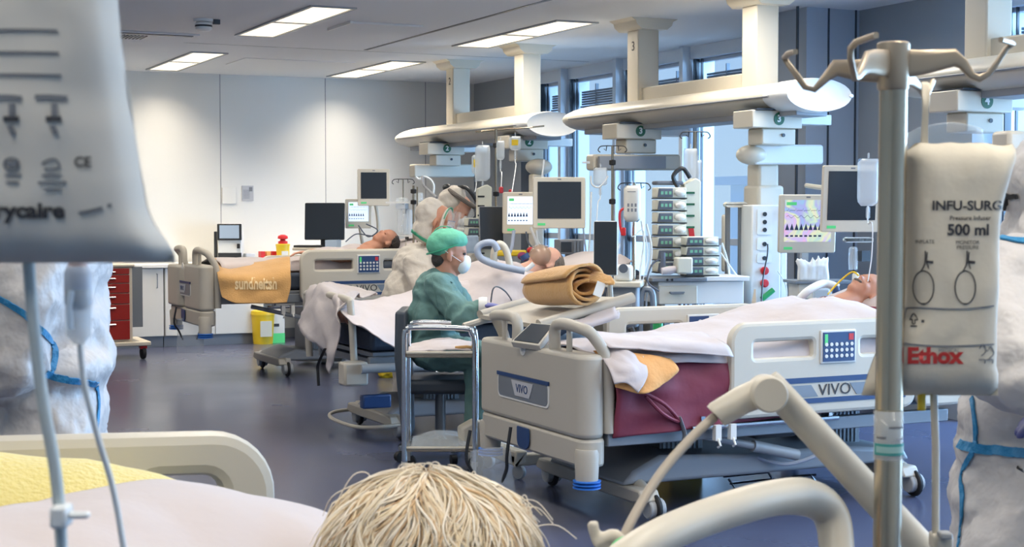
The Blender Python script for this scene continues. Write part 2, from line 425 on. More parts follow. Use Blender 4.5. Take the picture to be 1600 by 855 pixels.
# the panelled block and the grey wall beside it
mb = MB().bx(6.48, GX + .15, 8.78, 9.15, 0, CH)
struct(mb, 'wall_block', mat('block_panel', 'a3aebc', .5, var=.02), bevel=0)
mb = MB()
for x in (1245, 1293): p = PY(x, 200, 8.78); mb.bx(p.x - .006, p.x + .006, 8.772, 8.79, 0, CH)
mb.bx(6.90, 6.912, 8.772, 8.79, 0, CH)
struct(mb, 'trim_5', M['stage'])
struct(MB().bx(6.94, GX + .15, 7.62, 8.78, 0, CH), 'wall_grey', M['wallgrey'])
for i, (a, b) in enumerate(WIN):
    w = MB(); f = .03
    w.bx(GX - .04, GX + .02, a, a + f, SILL, HEAD); w.bx(GX - .04, GX + .02, b - f, b, SILL, HEAD)
    w.bx(GX - .04, GX + .02, a, b, SILL, SILL + f); w.bx(GX - .04, GX + .02, a, b, HEAD - f, HEAD)
    w.bx(GX - .03, GX + .02, a, b, 1.08, 1.14)
    root = struct(w, 'window_%d' % (i + 1), M['winframe'], bevel=.004)
    g = MB().bx(GX, GX + .008, a + f, b - f, SILL + f, HEAD - f).build('pane', M['glass'], root, smooth=0)
    # dark edge profiles on the far jamb, blind box with slats under a bright slit
    w = MB(); w.bx(GX - .10, GX - .045, b - .06, b - .045, SILL, HEAD); w.bx(GX - .06, GX - .04, b - .115, b - .105, SILL, HEAD); w.build('frame_profile', M['stage'], root)
    w = MB()
    for k in range(6): w.bx(GX + .03, GX + .055, a + .06, b - .06, HEAD - .14 - k * .024, HEAD - .122 - k * .024)
    n = max(2, int((b - a) / .3))
    for k in range(1, n): y = a + (b - a) * k / n; w.bx(GX + .025, GX + .06, y - .006, y + .006, HEAD - .27, HEAD - .06)
    w.bx(GX + .02, GX + .06, a + .05, b - .05, HEAD - .285, HEAD - .27)
    w.build('blind', M['blind'], root)
# added area lamp imitating sky brightness, above every sight line through the windows
L = bpy.data.lights.new('daylight_fill', 'AREA'); L.shape = 'RECTANGLE'; L.size = 22; L.size_y = 3.0; L.energy = DAY_FILL_W; L.color = (.34, .62, 1.0)
o = bpy.data.objects.new('daylight_fill', L); COL.objects.link(o); o.location = (GX + 2.6, 5.5, 4.6)
o.rotation_euler = Vector((-1, 0, -.75)).to_track_quat('-Z', 'X').to_euler()
L = bpy.data.lights.new('daylight_fill', 'AREA'); L.shape = 'RECTANGLE'; L.size = 9; L.size_y = 4.5; L.energy = NEAR_FILL_W; L.color = (.42, .68, 1.0)  # second added lamp: blue fill through the near windows, kept out of view
o = bpy.data.objects.new('daylight_fill', L); COL.objects.link(o); o.location = (9.4, 1.6, 2.3); o.rotation_euler = Vector((-1, .12, -.05)).to_track_quat('-Z', 'X').to_euler()
# the pale building across the yard
b = empty('building', (30, 22, -3), 'long pale building seen hazily through the windows', 'building')
MB().bx(30, 34, 5, 45, -3, 2.2).build('wall', mat('far_facade', 'd8e6f4', .8, emit='bcd8f2', estr=.0), b)
for k in range(12):
    MB().bx(29.95, 30.02, 6.5 + k * 3.1, 8.3 + k * 3.1, -.2, 1.3).build('window', mat('far_glass', '90b0cc', .2), b)
MB().bx(29.6, 34.4, 4.6, 45.4, 2.2, 2.5).build('roof', M['pil'], b)
# ---------------------------------------------------------------- ceiling lamps (recessed twin louvre panels), two in a row
LX1 = (3.33, 3.62); LX2 = (5.25, 5.56)
LY = [(13.66, 15.55), (10.2, 12.15), (6.8, 8.7), (3.4, 5.3), (0.0, 1.9)]
lampnames = ['nearest the back wall on the left', 'in the middle of the ceiling on the left']
def ceiling_lamp(x0, x1, y0, y1, label):
    r = empty('ceiling_light', ((x0 + x1) / 2, (y0 + y1) / 2, CH), label, 'ceiling light', 'recessed ceiling lights')
    f = .025; m = MB(); z0 = CH - .012
    m.bx(x0 - f, x0, y0 - f, y1 + f, z0, CH); m.bx(x1, x1 + f, y0 - f, y1 + f, z0, CH); m.bx(x0, x1, y0 - f, y0, z0, CH); m.bx(x0, x1, y1, y1 + f, z0, CH)
    ym = (y0 + y1) / 2; m.bx(x0, x1, ym - .02, ym + .02, z0, CH); m.build('rim', M['tin'], r)
    for a, b in ((y0, ym - .02), (ym + .02, y1)): MB().bx(x0, x1, a, b, CH - .006, CH).build('diffuser', M['lampd'], r)
    L = bpy.data.lights.new('lamp_light', 'AREA'); L.shape = 'RECTANGLE'; L.size = x1 - x0; L.size_y = y1 - y0; L.energy = LAMP_W * (1.35 if y1 > 13 else 1); L.color = (1, .87, .70) if y1 > 13 else (1, .92, .80); L.spread = math.radians(118 if y1 > 13 else 165)
    o = bpy.data.objects.new('lamp_light', L); COL.objects.link(o); o.parent = r; o.location = (0, 0, -.014)
labs = {(0, 0): 'lit ceiling lamp on the left that ends at the back wall', (0, 1): 'large lit ceiling lamp on the left, beside the smoke detector',
        (1, 0): 'lit ceiling lamp above the back wall scallop, right row, farthest', (1, 1): 'lit ceiling lamp between the ceiling slot and the white columns'}
for i, (x0, x1) in enumerate((LX1, LX2)):
    for j, (y0, y1) in enumerate(LY):
        ceiling_lamp(x0, x1, y0, y1, labs.get((i, j), 'recessed ceiling lamp overhead in the %s row' % ('left' if i == 0 else 'right')))
for j, (y0, y1) in enumerate(LY[2:]):
    ceiling_lamp(1.4, 1.69, y0, y1, 'recessed ceiling lamp overhead in the aisle row')
    ceiling_lamp(-.6, -.31, y0, y1, 'recessed ceiling lamp overhead behind the aisle')
ceiling_lamp(1.4, 1.69, 10.2, 12.15, 'recessed ceiling lamp of the aisle row, hidden by the hanging bag')
ceiling_lamp(1.4, 1.69, 13.66, 15.55, 'recessed ceiling lamp of the aisle row at the back wall')
# vent, access panels, smoke detector
v = empty('ceiling_vent', (2.8, 12.7, CH), 'long slotted ceiling vent beside the hanging bag', 'vent')
MB().bx(1.2, 3.05, 12.27, 12.95, CH - .014, CH).build('frame', M['ceil'], v, bevel=.004)
m = MB()
for k in range(46): m.bx(1.3 + k * .03, 1.312 + k * .03, 12.45, 12.72, CH - .02, CH - .013)
m.build('slats', M['stage'], v)
MB().bx(1.2, 3.0, 12.30, 12.36, CH - .02, CH - .012).build('slot', M['stage'], v)
v = empty('ceiling_panel', (4.15, 11.15, CH), 'pale square ceiling panel between the two middle lamps', 'panel')
MB().bx(3.87, 4.45, 10.92, 11.42, CH - .018, CH).build('panel', M['ceil'], v, bevel=.004)
MB().bx(3.85, 3.87, 10.90, 11.44, CH - .02, CH).build('edge', M['white'], v)
v = empty('ceiling_panel', (4.3, 14.6, CH), 'faint ceiling panel near the back wall', 'panel')
MB().bx(3.9, 5.0, 14.0, 14.7, CH - .006, CH).build('panel', M['ceil'], v, bevel=.002)
p = Ph(318, 30, CH); s = empty('smoke_detector', p, 'small white smoke detector on the ceiling', 'smoke detector')
MB().lathe([(.075, 0), (.075, -.02), (.06, -.022)], p, 20).build('base', M['white'], s)
MB().lathe([(.05, -.022), (.062, -.03), (.06, -.075), (.04, -.09), (0, -.09)], p, 20).build('head', M['white'], s)
MB().lathe([(.064, -.045), (.064, -.058)], p, 20).build('slot_ring', M['dark'], s)
MB().box(p + Vector((.09, -.03, -.02)), (.05, .03, .035)).build('bracket', M['stage'], s)
# ---------------------------------------------------------------- back wall furniture
cabY0 = 15.22
def cupboard(x0, x1, label):
    r = empty('base_cabinet', ((x0 + x1) / 2, 15.5, 0), label, 'cabinet', 'white base cabinets along the back wall')
    MB().bx(x0, x1, cabY0 + .06, BY - .03, 0, .11).build('plinth', M['lam_grey'], r)
    MB().bx(x0, x1, cabY0 + .02, BY - .03, .11, .80).build('body', M['cupboard'], r)
    n = max(1, round((x1 - x0) / .5)); w = (x1 - x0) / n
    for k in range(n):
        a = x0 + k * w
        d = MB().bx(a + .004, a + w - .004, cabY0, cabY0 + .02, .115, .795).build('door', M['cupboard'], r, bevel=.002)
        hx = a + w - .07
        MB().tube([(hx, cabY0, .60), (hx, cabY0 - .03, .60), (hx, cabY0 - .03, .74), (hx, cabY0, .74)], .005, 8).build('handle', M['frame'], d)
cupboard(1.8, 2.76, 'white base cabinet behind the red drawer trolley')
cupboard(2.77, 3.39, 'white base cabinet between red trolley and the farthest bed')
cupboard(3.40, 4.42, 'white base cabinet under the blanket of the farthest bed')
tag(MB().bx(1.8, 5.6, 15.18, BY - .03, .801, .835).build('worktop', M['white'], None, bevel=.003), 'long white worktop along the back wall', 'worktop')
cupboard(4.95, 5.6, 'white base cabinet at the right end of the worktop')
# red drawer trolley
T = frm((0, 0, 0)); pr = Ph(190, 565, 0)
r = empty('drawer_trolley', (pr.x, pr.y, 0), 'red drawer trolley with silver handles beside the standing figure', 'trolley')
x1 = PY(208, 500, 14.05).x; y0 = 14.05; x0 = x1 - .75
MB().bx(x0, x1, y0 + .02, y0 + .55, .17, .86).build('body', M['cream'], r, bevel=.006)
zz = [.19, .37, .52, .62, .71, .79, .85]
for k in range(len(zz) - 1):
    d = MB().bx(x0 + .01, x1 - .03, y0, y0 + .02, zz[k] + .004, zz[k + 1] - .004).build('drawer', M['red'], r, bevel=.003)
    zc = zz[k + 1] - .035; MB().tube([(x0 + .12, y0 - .022, zc), (x1 - .16, y0 - .022, zc)], .009, 8).build('handle', M['chrome'], d)
MB().bx(x1 + .0, x1 + .10, y0 + .05, y0 + .5, .30, .86).build('side_rail', M['frame'], r, bevel=.004)
MB().bx(x0 - .02, x1 + .16, y0 - .02, y0 + .57, .13, .17).build('base', M['cream'], r, bevel=.01)
MB().bx(x0 - .02, x1 + .02, y0 - .01, y0 + .57, .86, .885).build('top', M['cream'], r, bevel=.008)
for a in (x0 + .06, x1 - .2):
    for b in (y0 + .06, y0 + .5):
        w = MB().lathe([(.03, -.016), (.058, -.016), (.062, 0), (.058, .016), (.03, .016)], (a, b, .062), 18, axis=(1, .3, 0)).build('caster', M['blk'], r)
w = MB().lathe([(.03, -.016), (.058, -.016), (.062, 0), (.058, .016), (.03, .016)], (x1 + .1, y0 + .06, .062), 18, axis=(1, .1, 0)).build('caster', M['blk'], r)
MB().bx(x1 + .07, x1 + .13, y0 + .02, y0 + .1, .1, .135).build('caster_fork', M['redp'], w)
MB().box((x0 + .28, y0 + .2, .905), (.2, .12, .035)).build('tray', M['yellow'], r, bevel=.005)
# wall notices
p = PY(358, 306, BY - .012); tag(MB().box(p, (.15, .012, .17)).build('notice_board', M['wall'], None, bevel=.003), 'white switch panel on the back wall left of the grey notice', 'panel')
p = PY(387, 302, BY - .006); n = MB().box(p, (.125, .006, .16)).build('wall_notice', M['paper'], None); tag(n, 'grey printed notice on the back wall above the analyser', 'notice')
m = MB()
for k in range(7): m.bx(p.x - .05, p.x + .02, BY - .011, BY - .009, p.z + .03 - k * .014, p.z + .034 - k * .014)
m.bx(p.x + .015, p.x + .05, BY - .011, BY - .009, p.z + .02, p.z + .065); ORG[n.name] = Vector((0, 0, 0)); m.build('print', M['inkg'], n)
# blood gas analyser on the worktop
T = Matrix.Translation((PY(356, 400, 15.5).x, 15.42, .836)) @ Matrix.Rotation(math.radians(-22), 4, 'Z')
r = empty('blood_gas_analyser', T.translation, 'white analyser with dark tilted screen on the back worktop', 'medical device')
MB(T).prism([(-.12, 0), (.12, 0), (.12, .26), (.10, .40), (-.10, .40), (-.12, .26)], .26).build('body', M['white'], r, bevel=.008)
MB(T).bx(-.125, .125, -.03, -.001, .23, .40).build('screen_housing', M['dark'], r, bevel=.006)
MB(T).bx(-.10, .10, -.034, -.03, .25, .385).build('screen', M['scr_dim'], r)
MB(T).bx(-.12, .12, -.012, -.001, .01, .10).build('lower_panel', M['dark'], r, bevel=.003)
MB(T).box((.09, -.012, .17), (.03, .02, .05)).build('port', M['blk'], r)
MB(T).bx(-.165, -.135, .02, .10, .02, .32).build('side_bottle', M['dark'], r, bevel=.006)
def smallbox(name, px, py, Y, w, h, d, mt, label, cat, grp=None):
    p = PY(px, py, Y); z = .836
    return tag(MB().bx(p.x - w / 2, p.x + w / 2, Y, Y + d, z, z + h).build(name, mt, None, bevel=.003), label, cat, grp)
smallbox('carton', 398, 402, 15.3, .16, .05, .12, M['blue'], 'low blue carton beside the white analyser', 'box')
smallbox('carton', 392, 398, 15.45, .10, .09, .1, M['label'], 'white carton behind the blue one on the worktop', 'box')
for k, q in enumerate((411, 420, 429)): smallbox('reagent_box', q, 392, 15.4, .045, .11, .1, M['orange'] if k % 2 else M['redp'], ['left red reagent box', 'orange middle reagent box', 'right red reagent box'][k] + ' beside the yellow sharps bin', 'box', 'small boxes on the worktop')
p = PY(442, 400, 15.35); r = empty('sharps_bin', (p.x, p.y, .836), 'yellow sharps bin with red lid on the back worktop', 'sharps bin')
MB().lathe([(.062, 0), (.072, .17), (.076, .17), (.076, .185), (.06, .19)], (p.x, p.y, .836), 20).build('tub', M['yellow'], r)
MB().lathe([(.05, .19), (.05, .215), (.03, .22), (.025, .235), (.055, .245), (.05, .27), (.02, .285), (0, .285)], (p.x, p.y, .836), 20).build('lid', M['redp'], r)
m = MB().bx(p.x - .035, p.x + .035, p.y - .078, p.y - .066, .87, .95); m.build('label', M['label'], r)
# keyboard shelf with the black monitor (stands left of patient, against the back)
def caster(mb, x, y, r=.05, w=.03, ax=(1, 0, 0)):
    mb.lathe([(r * .45, -w / 2), (r * .92, -w / 2), (r, -w / 4), (r, w / 4), (r * .92, w / 2), (r * .45, w / 2)], (x, y, r), 18, axis=ax)
# ================================================================ beds
def side_rail(root, X, Y, Z, side, full=True, flip=False):
    """rail plate with grip slots, control panel and the striped badge. side=-1 faces the camera side"""
    T = frm((X, Y, Z), (1, 0, 0)) if side < 0 else frm((X, Y, Z), (1, 0, 0))
    out = rrect(0, 1.02, 0, .40, (.05, .05, .17, .07), 7)
    s1 = rrect(.09, .45, .235, .345, .03); s2 = rrect(.69, .90, .235, .34, (.03, .03, .09, .03))
    rl = plate(out, [s1, s2], .05, T, 'side_rail', M['rail'], root, bevel=.018)
    m = MB(T); m.bx(.47, .67, -.008, .01, .215, .37); pn = m.build('control_panel', M['label'], rl, bevel=.004)
    m = MB(T); m.bx(.48, .66, -.012, -.008, .225, .36); m.build('panel_face', M['navy'] if side < 0 else M['navy'], pn)
    if side > 0:
        m = MB(T); m.bx(.60, .668, -.0125, -.012, .225, .36); m.build('key_strip', M['label'], pn)
        for i in range(2):
            for j in range(2): m = MB(T); m.lathe([(.013, 0), (.013, .003), (0, .003)], (.545 + i * .033, -.0121, .25 + j * .08), 12, axis=(0, -1, 0)); m.build('button', M['label'], pn)
        m = MB(T); m.tube([(.505, -.013, .293), (.53, -.013, .300), (.56, -.013, .292), (.59, -.013, .302)], .003, 6); m.build('bed_symbol', M['label'], pn)
        m = MB(T); m.lathe([(.014, 0), (.014, .003), (0, .003)], (.635, -.0125, .33), 12, axis=(0, -1, 0)); m.build('red_key', M['redp'], pn)
        m = MB(T); m.lathe([(.014, 0), (.014, .003), (0, .003)], (.635, -.0125, .26), 12, axis=(0, -1, 0)); m.build('green_key', M['tgreen'], pn)
        return rl
    m = MB(T)
    for i in range(6):
        for j in range(3): m.lathe([(.009, 0), (.009, .003)], (.497 + i * .029, -.0121, .25 + j * .027), 8, axis=(0, -1, 0))
    m.build('buttons', M['label'], pn)
    m = MB(T); m.bx(.625, .652, -.0135, -.012, .322, .352); m.build('red_key', M['redp'], pn)
    m = MB(T); m.bx(.488, .505, -.0135, -.012, .30, .352); m.build('green_key', M['tgreen'], pn)
    m = MB(T); m.prism([(.16, .13), (.97, .13), (.97, .155), (.19, .155)], -.003, frm((0, -.0, 0)), 0); m.prism([(.24, .035), (.97, .035), (.97, .058), (.27, .058)], -.003, frm((0, 0, 0)))
    m.build('stripe', M['navy'], rl)
    for q_ in ([(.24, .065), (.46, .065), (.42, .12), (.20, .12)], [(.68, .065), (.95, .065), (.95, .12), (.64, .12)]): MB(T).prism(q_, -.003).build('badge_strip', M['frame'], rl)
    text('VIVO', .075, M['ink'], T @ Matrix.Translation((.555, -.003, .092)), rl, 'lettering', sx=1.1)
    return rl
def head_rail(root, X, Y, Z, tilt=0):
    T = frm((X, Y, Z)) @ Matrix.Rotation(math.radians(-tilt), 4, 'Y')
    rl = plate(rrect(0, .5, 0, .40, (.05, .05, .07, .15), 7), [rrect(.09, .36, .25, .345, .03)], .045, T, 'head_rail', M['rail'], root, bevel=.016)
    m = MB(T); m.bx(.36, .46, -.006, .01, .24, .35); m.build('label', M['scr_dim'], rl)
    return rl
def bed(fx, y0, w, label, rx=.66, cw=.37, brake=True, grips=True, ft=.365, split=False, bo=0, fz=0, plates=True, foot=True, far=True, zoff=0, headr=(0, 0), x2=2.15):
    y1 = y0 + w; yc = (y0 + y1) / 2; z = zoff
    r = empty('hospital_bed', (fx, yc, 0), label, 'hospital bed', 'hospital beds with heads to the windows')
    if foot:
        m = MB()
        # footboard: rounded plan, extruded upward
        T = Matrix(((1, 0, 0, fx), (0, 0, 1, 0), (0, 1, 0, .41 + z), (0, 0, 0, 1)))   # prism xz->world x,y ; depth->z
        T = Matrix(((1, 0, 0, fx), (0, 0, 1, y0), (0, 1, 0, .40 + z), (0, 0, 0, 1)))
        if split: m.prism(rrect(0, .13, 0, w * .53, .06, 6), ft, T); m.prism(rrect(-.02, .11, w * .58, w, .06, 6), ft - .02, T)
        else: m.prism(rrect(0, .13, 0, w, .06, 6), ft, T)
        fb = m.build('footboard', M['bed'], r, bevel=.02, seg=3)
        Tl = Matrix(((1, 0, 0, fx + .005), (0, 0, 1, y0 + .005), (0, 1, 0, .275 + z), (0, 0, 0, 1)))
        m = MB(); m.prism(rrect(0, .13, 0, w - .01, .055, 6), .125, Tl); lt = m.build('lower_trim', M['bed'], r, bevel=.015)
        F = frm((fx, yc, z), (0, -1, 0))     # local x to the near side, -y outward (towards -X)
        m = MB(F); m.prism(rrect(-.09, .04, .285, .385, (.04, .04, .01, .01)), -.006); m.build('pocket', M['navy'], lt, bevel=.004)
        m = MB(F); m.prism(rrect(-.30, .24, .50, .62, .03), -.004); bd = m.build('badge_edge', M['label'], fb)
        m = MB(F); m.prism(rrect(-.288, .228, .51, .61, .025), -.007); m.build('badge_field', M['frame'], bd)
        m = MB(F); m.bx(-.30, .24, -.010, -.002, .605, .622); m.build('badge_stripe', M['navy'], bd)
        m = MB(F); m.prism([(-.10, .525), (.05, .525), (.09, .595), (-.14, .595)], -.010); m.build('badge_shield', M['paper'], bd)
        text('VIVO', .055, M['navy'], F @ Matrix.Translation((-.025, -.011, .56)), bd)
        m = MB(F); m.lathe([(.028, 0), (.028, .004), (.018, .004), (.018, .002), (0, .002)], (.0 - .03, 0, .745), 16, axis=(0, -1, 0)); m.build('lock_ring', M['label'], fb)
        for s, yy in ((-1, y0), (1, y1)):
            yi = yy - s * .05; hz = ft - .39
            if not grips: m = MB(); m.tube([(fx + .05, yi, .7 + z), (fx + .12, yi, .44 + z)], .02, 8); m.build('edge_tube', M['bed'], fb)
            m = MB(); m.tube([(fx + .05, yi - s * .30, .79 + z + hz), (fx + .05, yi - s * .28, .90 + z + hz), (fx + .05, yi - s * .05, .90 + z + hz), (fx + .09, yi, .86 + z + hz), (fx + .14, yi + s * .02, .72 + z), (fx + .15, yi + s * .02, .42 + z)], .027, 10, smooth=6)
            m.tube([(fx + .05, yi - s * .16, .76 + z + hz), (fx + .05, yi - s * .16, .89 + z + hz)], .014, 8)
            if grips: m.build('grip_handle', M['bed'], fb)
            m = MB(); m.lathe([(.05, 0), (.056, .12), (.05, .14)], (fx + .05, yy - s * .045, .215 + z), 18); cp = m.build('corner_post', M['bed'], r)
            m = MB()
            for k in range(3): m.lathe([(.045, k * .014), (.062, k * .014 + .004), (.062, k * .014 + .009), (.045, k * .014 + .013)], (fx + .05, yy - s * .045, .18 + z), 18)
            m.build('bumper_disc', M['blue'], cp)
    # deck frame
    m = MB(); m.bx(fx + .15, fx + x2, y0 + .03, y0 + .07, .45 + z, .52 + z); m.bx(fx + .15, fx + x2, y1 - .07, y1 - .03, .45 + z, .52 + z)
    for k in range(5): m.bx(fx + .2 + k * .44, fx + .25 + k * .44, y0 + .05, y1 - .05, .455 + z, .50 + z)
    m.bx(fx + .18, fx + x2, y0 + .06, y1 - .06, .52 + z, .545 + z); m.build('deck', M['frame'], r, bevel=.004)
    m = MB(); m.tube([(fx + .55, y0 - .01, .42 + z), (fx + 1.35, y0 - .01, .42 + z)], .012, 8); m.bx(fx + .6, fx + .62, y0 - .01, y0 + .05, .41 + z, .47 + z); m.bx(fx + 1.3, fx + 1.32, y0 - .01, y0 + .05, .41 + z, .47 + z)
    ra = m.build('accessory_rail', M['chrome'], r)
    for k in (.66, .74): m = MB(); m.bx(fx + k, fx + k + .03, y0 - .035, y0 - .005, .36 + z, .43 + z); m.tube([(fx + k + .015, y0 - .03, .37 + z), (fx + k + .015, y0 - .05, .34 + z), (fx + k + .015, y0 - .03, .33 + z)], .006, 6); m.build('hook', M['label'], ra)
    m = MB(); m.tube([(fx + .45, y0 + .12, .42 + z), (fx + .95, y0 + .10, .30 + z)], .018, 10); m.tube([(fx + .95, y0 + .10, .30 + z), (fx + 1.2, y0 + .10, .24 + z)], .028, 10); m.build('actuator', M['tin'], r)
    m = MB(); m.bx(fx + .95, fx + 1.2, y0 + .08, y0 + .3, .33 + z, .45 + z); m.build('motor_box', M['dark'], r, bevel=.02)
    m = MB(); m.tube([(fx + 1.3, y0 + .05, .40 + z), (fx + 1.32, y0 + .02, .28 + z), (fx + 1.15, y0 + .1, .2 + z), (fx + 1.0, y0 + .2, .24 + z)], .010, 8, smooth=6); m.build('cable', M['tubeg'], r)
    # lifting columns
    for k in (.62 + bo, 1.55):
        m = MB(); m.bx(fx + k, fx + k + .24, yc - .16, yc + .16, .16, .47 + z)
        for q in range(9): m.bx(fx + k + .015 + q * .024, fx + k + .027 + q * .024, yc - .166, yc - .16, .16, .45 + z)
        m.build('lift_column', M['frame'], r, bevel=.004)
    # base
    m = MB(); B = [(fx + .30 + bo, .12), (fx + .36 + bo, .17), (fx + .5 + bo, .22), (fx + .95, .20), (fx + 1.5, .2), (fx + 1.9, .17), (fx + 1.94, .12)]
    m.prism([(x, zz * (1.25 if cw > .4 else 1)) for x, zz in B], cw * 1.5, frm((0, yc - cw * .75, 0))); m.build('base_cover', M['lam_grey'], r, bevel=.02)
    for k in (.36 + bo, 1.82):
        m = MB(); m.prism([(-cw - .03, .10), (-cw, .15), (cw, .15), (cw + .03, .10), (cw - .07, .085), (.07 - cw, .085)], .10, frm((fx + k + .05, yc, 0), (0, 1, 0))); m.build('cross_beam', M['bed'], r, bevel=.01)
        for s in (-1, 1):
            m = MB(); caster(m, fx + k + .03, yc + s * cw, .065, .022); m2 = caster(m, fx + k + .075, yc + s * cw, .065, .022) if False else None
            c = m.build('caster', M['blk'], r)
            m = MB(); m.lathe([(.04, -.04), (.045, -.035), (.045, .035), (.04, .04)], (fx + k + .03, yc + s * cw, .065), 14, axis=(1, 0, 0)); m.build('hub', M['tin'], c)
            m = MB(); m.tube([(fx + k + .03, yc + s * cw, .10), (fx + k + .03, yc + s * .36, .15)], .03, 10); m.build('fork', M['bed'], c)
    if brake: m = MB(); m.tube([(fx + .40, yc - .40, .10), (fx + .22, yc - .38, .09), (fx + .14, yc - .2, .08), (fx + .14, yc + .2, .08), (fx + .22, yc + .38, .09), (fx + .40, yc + .40, .10)], .012, 8, smooth=5); m.build('brake_bar', M['bed'], r)
    # mattress
    m = MB(); m.bx(fx + .16, fx + x2 - .02, y0 + .07, y1 - .07, .545 + z, .69 + z)
    # rails
    if plates: side_rail(r, fx + rx, y0 - .03, .465 + z, -1)
    if far: side_rail(r, fx + rx, y1 + .03, .465 + z + fz, 1)
    # head rails and headboard
    if headr[0]: head_rail(r, fx + rx + 1.06, y0 - .03, .46 + z + headr[1], headr[0])
    if far: head_rail(r, fx + rx + 1.06, y1 + .03, .46 + z, 0)
    m = MB(); T = Matrix(((1, 0, 0, fx + x2), (0, 0, 1, y0 + .05), (0, 1, 0, .45 + z), (0, 0, 0, 1))); m.prism(rrect(0, .04, 0, w - .1, .018, 4), .45, T); m.build('headboard', M['bed'], r, bevel=.01)
    return r
def mattress(r, fx, y0, w, mt, z=0, x2=2.15, h=.69, name='mattress', back=0):
    m = MB(); zb = .55 + z; y1 = y0 + w
    if back:
        k = fx + 1.35; L = x2 - 1.38; rise = L * math.sin(math.radians(back)); run = L * math.cos(math.radians(back))
        poly = [(fx + .17, zb), (k, zb), (k + run, zb + rise), (k + run - .04, zb + rise + .14), (k - .03, h + z), (fx + .17, h + z)]
        m.prism(poly, w - .14, frm((0, y0 + .07, 0)))
    else: m.bx(fx + .17, fx + x2 - .02, y0 + .07, y1 - .07, zb, h + z)
    return m.build(name, mt, r, bevel=.03, seg=3)
# ---- bed of the farthest patient
B1 = (2.95, 11.95, 1.1)
b1 = bed(*B1, 'farthest hospital bed, with the brown lettered blanket hung over its side', rx=.84, zoff=.175, fz=-.08, split=True, bo=.38, brake=False, headr=(12, .10))
mattress(b1, *B1, M['navycloth'], z=.175, back=10)
# ---- bed of the middle patient
B2 = (2.92, 8.35, 1.02)
b2 = bed(*B2, 'middle hospital bed with the sheet hanging over its footboard', plates=False, far=False, foot=False)
mattress(b2, *B2, M['navycloth'], back=25)
m = MB(); m.tube([(3.0, 8.34, .46), (3.9, 8.34, .46)], .028, 10); m.build('frame_tube', M['tin'], b2)
m = MB(); m.tube([(3.0, 8.45, .45), (2.98, 8.45, .80), (2.98, 8.55, .86), (2.98, 9.2, .86), (2.98, 9.3, .80), (3.0, 9.3, .45)], .022, 10, smooth=5); m.build('end_frame', M['bed'], b2)
m = MB(); m.bx(2.90, 3.05, 8.34, 8.46, .36, .50); m.build('corner_block', M['bed'], b2, bevel=.015)
m = MB(); m.bx(3.02, 3.20, 8.36, 8.42, .22, .30); m.build('lower_block', M['navy'], b2, bevel=.01)
# ---- bed in the foreground on the right
B3 = (3.06, 5.72, 1.09)
b3 = bed(*B3, 'nearest full hospital bed with the maroon cover and the striped badge footboard', rx=.76, cw=.50, brake=False, headr=(0.01, 0))
mattress(b3, *B3, M['maroon'], back=18, h=.71)
fx, y0, w = B3
# maroon cover: crumpled side with strap loop
c = []
for i, X in enumerate((3.22, 3.6, 3.95, 4.3, 4.8)):
    c.append([(X, y0 + .25, .725), (X, y0 + .06, .72), (X, y0 - .01 + .02 * (i % 2), .62), (X, y0 + .01, .52), (X, y0 + .02 - .02 * (i % 2), .40 + .015 * i)])
MB().bx(3.2, 5.1, y0 + .02, y0 + .07, .36, .42).build('lower_side_bar', M['frame'], b3, bevel=.005)
cv = cloth(c, 'maroon_skirt', M['maroon'], b3, 8, .022, 5, .006)
MB().tube([(3.34, y0 - .03, .60), (3.45, y0 - .04, .54), (3.53, y0 - .03, .46), (3.44, y0 - .04, .50), (3.36, y0 - .03, .58)], .009, 8, smooth=6).build('strap_loop', M['maroon'], cv)
MB().tube([(3.53, y0 - .03, .48), (3.56, y0 - .03, .40), (3.545, y0 - .03, .34)], .016, 8, smooth=4, flat=.4).build('strap_end', M['frame'], cv)
# ================================================================ bedding (each sheet is its own thing)
def top(c, name, mt, label, cat, **k): return tag(cloth(c, name, mt, None, **k), label, cat)
# sheet of bed 3: over the legs, hanging a little on the near side
c = []
prof = {3.25: (.755, .75, .76), 3.55: (.77, .77, .78), 3.85: (.775, .79, .795), 4.15: (.79, .83, .83), 4.45: (.86, .90, .89), 4.72: (.90, .94, .93)}
for X, (a, b_, d) in prof.items():
    hang = .70 if X > 3.8 else .72
    c.append([(X, y0 - .005, hang), (X, y0 + .04, a - .01), (X, y0 + .28, b_), (X, y0 + .55, d + .01), (X, y0 + .82, b_), (X, y0 + 1.0, a - .03), (X, y0 + 1.06, .72)])
top(c, 'bed_sheet', M['sheet'], 'white sheet spread over the patient on the maroon covered bed', 'sheet', k=7, amp=.018, scale=4, seed=3)
# folded corner flap with orange underside at the foot of bed 3
c = [[(3.18, y0 + .12, .78), (3.3, y0 + .0, .775), (3.5, y0 - .01, .74)], [(3.19, y0 - .02, .72), (3.33, y0 - .06, .70), (3.52, y0 - .05, .69)], [(3.20, y0 - .05, .63), (3.32, y0 - .09, .60), (3.46, y0 - .06, .64)]]
tag(cloth(c, 'quilt_lining', M['orange'], None, 7, .018, 8), 'orange lined fold of quilt at the foot of the maroon covered bed', 'quilt')
c = [[(3.17, y0 + .10, .80), (3.26, y0 + .0, .79), (3.36, y0 - .02, .76)], [(3.17, y0 - .03, .72), (3.27, y0 - .08, .71), (3.34, y0 - .09, .68)], [(3.18, y0 - .07, .645), (3.23, y0 - .09, .65), (3.28, y0 - .11, .61)]]
tag(cloth(c, 'folded_sheet', M['sheet'], None, 7, .02, 9, seed=5), 'white folded sheet end lying over the orange lining by the footboard', 'sheet')
